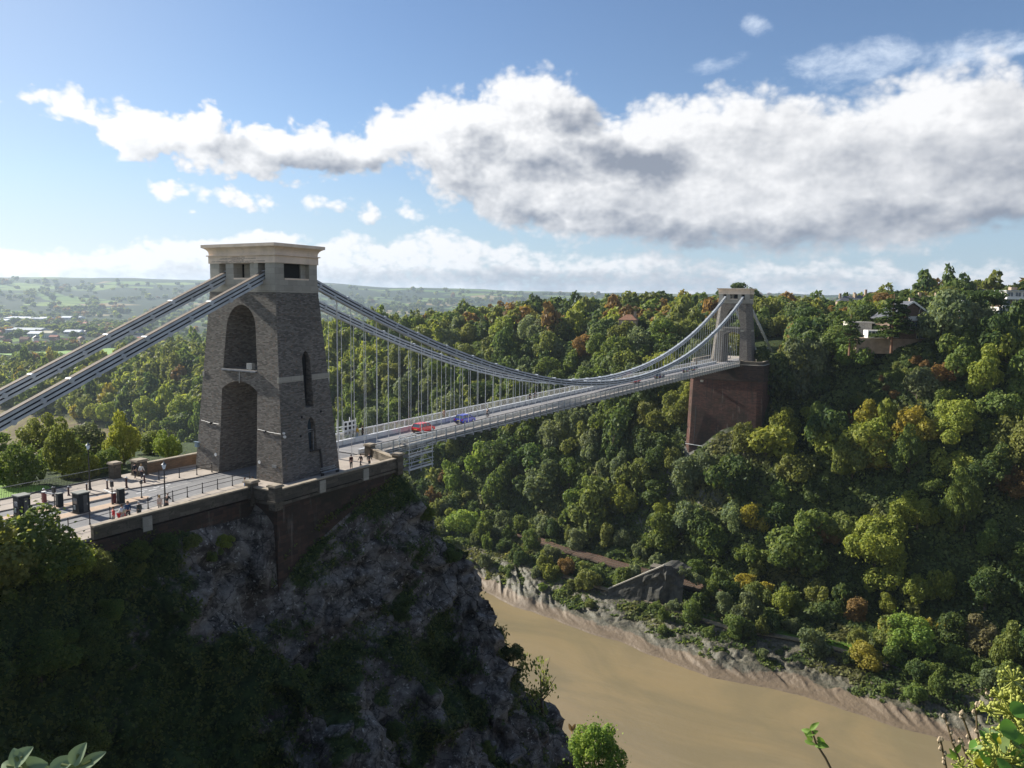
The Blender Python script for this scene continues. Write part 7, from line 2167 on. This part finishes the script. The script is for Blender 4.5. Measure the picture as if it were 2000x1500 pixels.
def blade(mb, p, direction, normal, L, W, cup=.18, n=7, tipk=1.0, wav=0.0):
    """a leaf with midrib fold and curvature"""
    d = Vector(direction).normalized(); nn = Vector(normal); s = d.cross(nn).normalized(); nn = s.cross(d)
    vs, fs = [], []
    p = Vector(p)
    for i in range(n + 1):
        u = i / n
        w = W * (math.sin(math.pi * min(1, u * .93 + .06)) ** .6) * (1.12 - .35 * u)
        c = p + d * L * u + nn * (-cup * L * u * u)
        for k in (-1, -.5, 0, .5, 1):
            q = c + s * w * k + nn * (abs(k) * w * .35 + wav * math.sin(u * 9 + k * 3) * w * .2)
            vs.append(q)
    for i in range(n):
        for k in range(4):
            a = i * 5 + k
            fs.append((a, a + 1, a + 6, a + 5))
    mb.add(vs, fs)
def umbel(t, c, r, rg, name='flower_head'):
    b = MB(); st = MB()
    c = Vector(c)
    for k in range(26):
        d = Vector((rg.gauss(0, 1), rg.gauss(0, 1), rg.gauss(0, 1) + .25)).normalized()
        e = c + d * r * rg.uniform(.8, 1.05)
        b.tube([c, e], r * .04, 4, caps=False)
        prof = [(r * .05, -r * .08), (r * .11, 0), (r * .09, r * .07), (r * .02, r * .12)]
        b.lathe(e, prof, 6)
    tag(b.build(name, UMBEL, t, smooth=True, fix=False), kind='stuff')
def ivy_shrub():
    rg = random.Random(8)
    root_p = Vector((71.15, -60.0, LEDGE_Z))
    t = empty('ivy_bush', tuple(root_p), label='sunlit flowering ivy with big green leaves in the bottom right corner', cat='plant')
    def loc(px, py, d): return Vector(cam_pt(px, py, d)) - root_p
    stems = MB()
    heads = [(1975, 1395, 1.9, .075), (1962, 1290 + 95, 1.95, .04), (1932, 1390, 1.85, .035), (1990, 1365, 2.0, .05), (1915, 1470, 1.8, .04), (1950, 1462, 1.75, .05), (1985, 1450, 1.85, .045), (1935, 1440, 1.9, .032), (1975, 1492, 1.7, .05), (1996, 1420, 1.9, .05), (1958, 1365, 1.95, .045), (1980, 1330, 2.0, .05), (1925, 1452, 1.9, .04), (1968, 1440, 1.8, .045), (1948, 1480, 1.7, .04), (1905, 1492, 1.75, .035), (1942, 1497, 1.7, .04), (1880, 1498, 1.7, .03)]
    hub = Vector((0.1, 0.0, 0.15))
    for px, py, d, r in heads:
        p = loc(px, py, d)
        stems.tube([hub, hub.lerp(p, .6) + Vector((0, 0, -.05)), p], [.009, .006, .004], 6)
        umbel(t, p, r * .75, rg)
    stems.build('stems', GSTEM, t, fix=False)
    leaves = [(1972, 1425, 1.7, .11, .055, (1, .1, .05), IVY_LEAF), (1990, 1385, 1.8, .10, .05, (.9, .2, .5), IVY_LEAF), (1945, 1445, 1.8, .09, .04, (-.8, .1, .4), IVY_LEAF), (1962, 1455, 1.7, .09, .045, (.6, .1, -.5), IVY_PALE), (1995, 1480, 1.7, .11, .05, (.7, -.1, .6), IVY_LEAF),
              (1925, 1480, 1.7, .08, .035, (-.6, 0, .7), IVY_LEAF), (1960, 1498, 1.65, .09, .04, (-.3, .2, .8), IVY_LEAF), (1913, 1490, 1.72, .05, .025, (-.5, 0, .2), YELLEAF), (1952, 1447, 1.69, .03, .02, (.8, 0, -.2), YELLEAF), (1938, 1465, 1.75, .07, .035, (.5, .2, .7), IVY_PALE), (1985, 1440, 1.75, .08, .04, (-.4, .1, .9), IVY_LEAF)]
    for px, py, d, L, W, dr, m_ in leaves:
        b = MB(); p = loc(px, py, d)
        dirv = Vector(tuple(RT * dr[0] + UP * dr[2] + FW * dr[1]))
        L, W = L * .42, W * .42
        blade(b, p - dirv.normalized() * L * .5, dirv, Vector(tuple(-FW * .8 + UP * .5 + RT * rg.uniform(-.3, .3))), L, W)
        b.build('leaf', m_, t, smooth=True, fix=False)
    for k in range(90):
        b = MB(); p = loc(rg.uniform(1890, 2060), rg.uniform(1425, 1600), rg.uniform(1.75, 2.2))
        dirv = Vector((rg.gauss(0, 1), rg.gauss(0, 1), rg.gauss(.2, .7))).normalized()
        blade(b, p, dirv, Vector((rg.gauss(0, .5), rg.gauss(0, .5), 1)), rg.uniform(.03, .06), rg.uniform(.012, .022))
        b.build('leaf', IVY_LEAF if k % 3 else IVY_PALE, t, smooth=True, fix=False)
ivy_shrub()
def dry_stem(pts, d, label, leaves=(), name='dry_stem', m_=None, r=.0035, seedheads=True):
    rg = random.Random(len(label))
    P0 = Vector(cam_pt(pts[0][0], pts[0][1], d))
    root = Vector((P0.x, P0.y, min(P0.z - .25, LEDGE_Z + .4)))
    t = empty(name, tuple(root), label=label, cat='plant', group='stems growing at the viewpoint edge')
    P = [Vector(cam_pt(x, y, d)) - root for x, y in pts]
    b = MB(); b.tube([Vector((0, 0, -.1)), *P], [r * 1.3] + [r * (1 - .6 * i / len(P)) for i in range(len(P))], 6); b.build('stem', m_ or STEM, t, fix=False)
    if seedheads:
        b = MB()
        for k in range(7):
            i = rg.randrange(len(P) - 1); u = rg.random(); p = P[i].lerp(P[i + 1], u)
            b.lathe(p + Vector((rg.uniform(-.006, .006), 0, 0)), [(.001, -.006), (.005, 0), (.002, .008)], 6)
        b.build('seed_heads', mat('seed_head', (.42, .33, .22), var=.3), t)
    for k, (x, y, L) in enumerate(leaves):
        b = MB(); p = Vector(cam_pt(x, y, d)) - root
        dv = Vector((rg.gauss(0, 1), rg.gauss(0, .4), rg.gauss(.4, .6))).normalized()
        blade(b, p, dv, Vector((rg.gauss(0, .4), -1, .8)), L, L * .22, wav=.5)
        b.build('leaf', plant_mat('spring_leaf', (0.20, 0.33, 0.05)) if 'spring_leaf' not in bpy.data.materials else bpy.data.materials['spring_leaf'], t, smooth=True, fix=False)
LV = [(1583, 1425, .03), (1590, 1432, .032), (1577, 1436, .03), (1596, 1440, .028), (1586, 1447, .034), (1600, 1450, .026), (1572, 1447, .026), (1592, 1456, .03), (1583, 1452, .02), (1606, 1455, .016)]
dry_stem([(1632, 1520), (1612, 1480), (1594, 1452), (1585, 1424)], 1.9, 'thin stem topped with fresh green leaves in front of the river', LV, name='leafy_stem', seedheads=False)
dry_stem([(1920, 1510), (1880, 1400), (1868, 1330), (1873, 1395)][:2] + [(1876, 1390)], 2.0, 'dry stem with a drooping tip, left of the flowering ivy')
dry_stem([(1960, 1430), (1945, 1385), (1925, 1345)], 2.1, 'long slanting dry stem rising above the flowering ivy')
dry_stem([(1915, 1470), (1908, 1420), (1906, 1380), (1912, 1373)], 2.0, 'dry stem with a hooked top, nearest the ivy flowers')
dry_stem([(1850, 1510), (1842, 1470), (1836, 1440), (1832, 1452)], 2.0, 'leftmost dry stem with seed heads over the water')
dry_stem([(1885, 1510), (1860, 1450), (1846, 1400)], 2.0, 'slender straight dry stem second from the left over the mud', [(1866, 1470, .03), (1872, 1482, .03)])
dry_stem([(1900, 1510), (1885, 1470), (1872, 1440)], 1.9, 'short dry stem with small leaves at its foot', [(1868, 1484, .03), (1876, 1490, .028), (1862, 1492, .028)])
def felted(px, d, label, leaves):
    root = Vector((cam_pt(px, 1560, d)[0], cam_pt(px, 1560, d)[1], LEDGE_Z + .3))
    t = empty('broadleaf_plant', tuple(root), label=label, cat='plant', group='pale-leaved plants at the bottom left')
    for (x, y, L, W, dr) in leaves:
        b = MB(); p = Vector(cam_pt(x, y, d)) - root
        dirv = Vector(tuple(RT * dr[0] + UP * dr[1] + FW * .15)).normalized()
        blade(b, p - dirv * L * .5, dirv, Vector(tuple(UP * .6 - FW * .6)), L, W, cup=.25)
        b.build('leaf', GREYLEAF, t, smooth=True, fix=False)
    s_ = MB(); s_.tube([Vector((0, 0, -.1)), Vector(cam_pt(px, 1500, d)) - root], .006, 6)
    for (x, y, L, W, dr) in leaves:
        s_.tube([Vector(cam_pt(px, 1500, d)) - root, Vector(cam_pt(x, y, d)) - root], .003, 5)
    s_.build('stem', GSTEM, t, fix=False)
felted(50, 1.5, 'pale green broad-leaved plant in the bottom left corner', [(42, 1477, .042, .018, (.6, .8)), (30, 1478, .034, .013, (-.5, .9)), (55, 1500, .06, .024, (.7, .25)), (14, 1495, .03, .012, (-.9, .3)), (70, 1510, .05, .02, (.5, .2))])
felted(150, 1.5, 'second pale green plant along the bottom edge, right of the corner one', [(152, 1473, .042, .018, (.35, .9)), (120, 1493, .05, .018, (.8, .55)), (178, 1485, .05, .014, (.75, .65)), (145, 1505, .04, .015, (-.3, .6))])
def butterfly():
    p = cam_pt(1117, 1427, 4.0)
    t = empty('butterfly', tuple(p), 0.5, label='small orange-brown butterfly flying over the river', cat='butterfly')
    b = MB(); b.tube([(0, -.010, -.012), (0, 0, 0), (0, .006, .008)], [.002, .0035, .002], 8); b.build('body', mat('insect_body', (.40, .24, .08)), t)
    wm = plant_mat('insect_wing', (.24, .15, .07), .3, .7)
    for s in (-1, 1):
        b = MB(); blade(b, (0, 0, 0), (s * .45, 0, 1), (0, -1, 0.2), .042, .010, cup=0.05); b.build('wing', wm, t, fix=False)
butterfly()
# ------------------------------------------------------------------ the air: one box of thin haze round everything
def build_haze():
    hb = MB().box((-40, 185, -60), (19600, 19900, 600))
    m_ = bpy.data.materials.new('haze'); m_.use_nodes = True
    h = NT(m_.node_tree)
    v = h.n('ShaderNodeVolumePrincipled')
    v.inputs['Color'].default_value = (0.68, 0.83, 1.0, 1)
    v.inputs['Density'].default_value = HAZE_DENSITY
    v.inputs['Anisotropy'].default_value = 0.35
    o = h.n('ShaderNodeOutputMaterial'); h.t.links.new(v.outputs[0], o.inputs['Volume'])
    tag(hb.build('haze', m_), kind='stuff')
HAZE_DENSITY = 0.000068
build_haze()
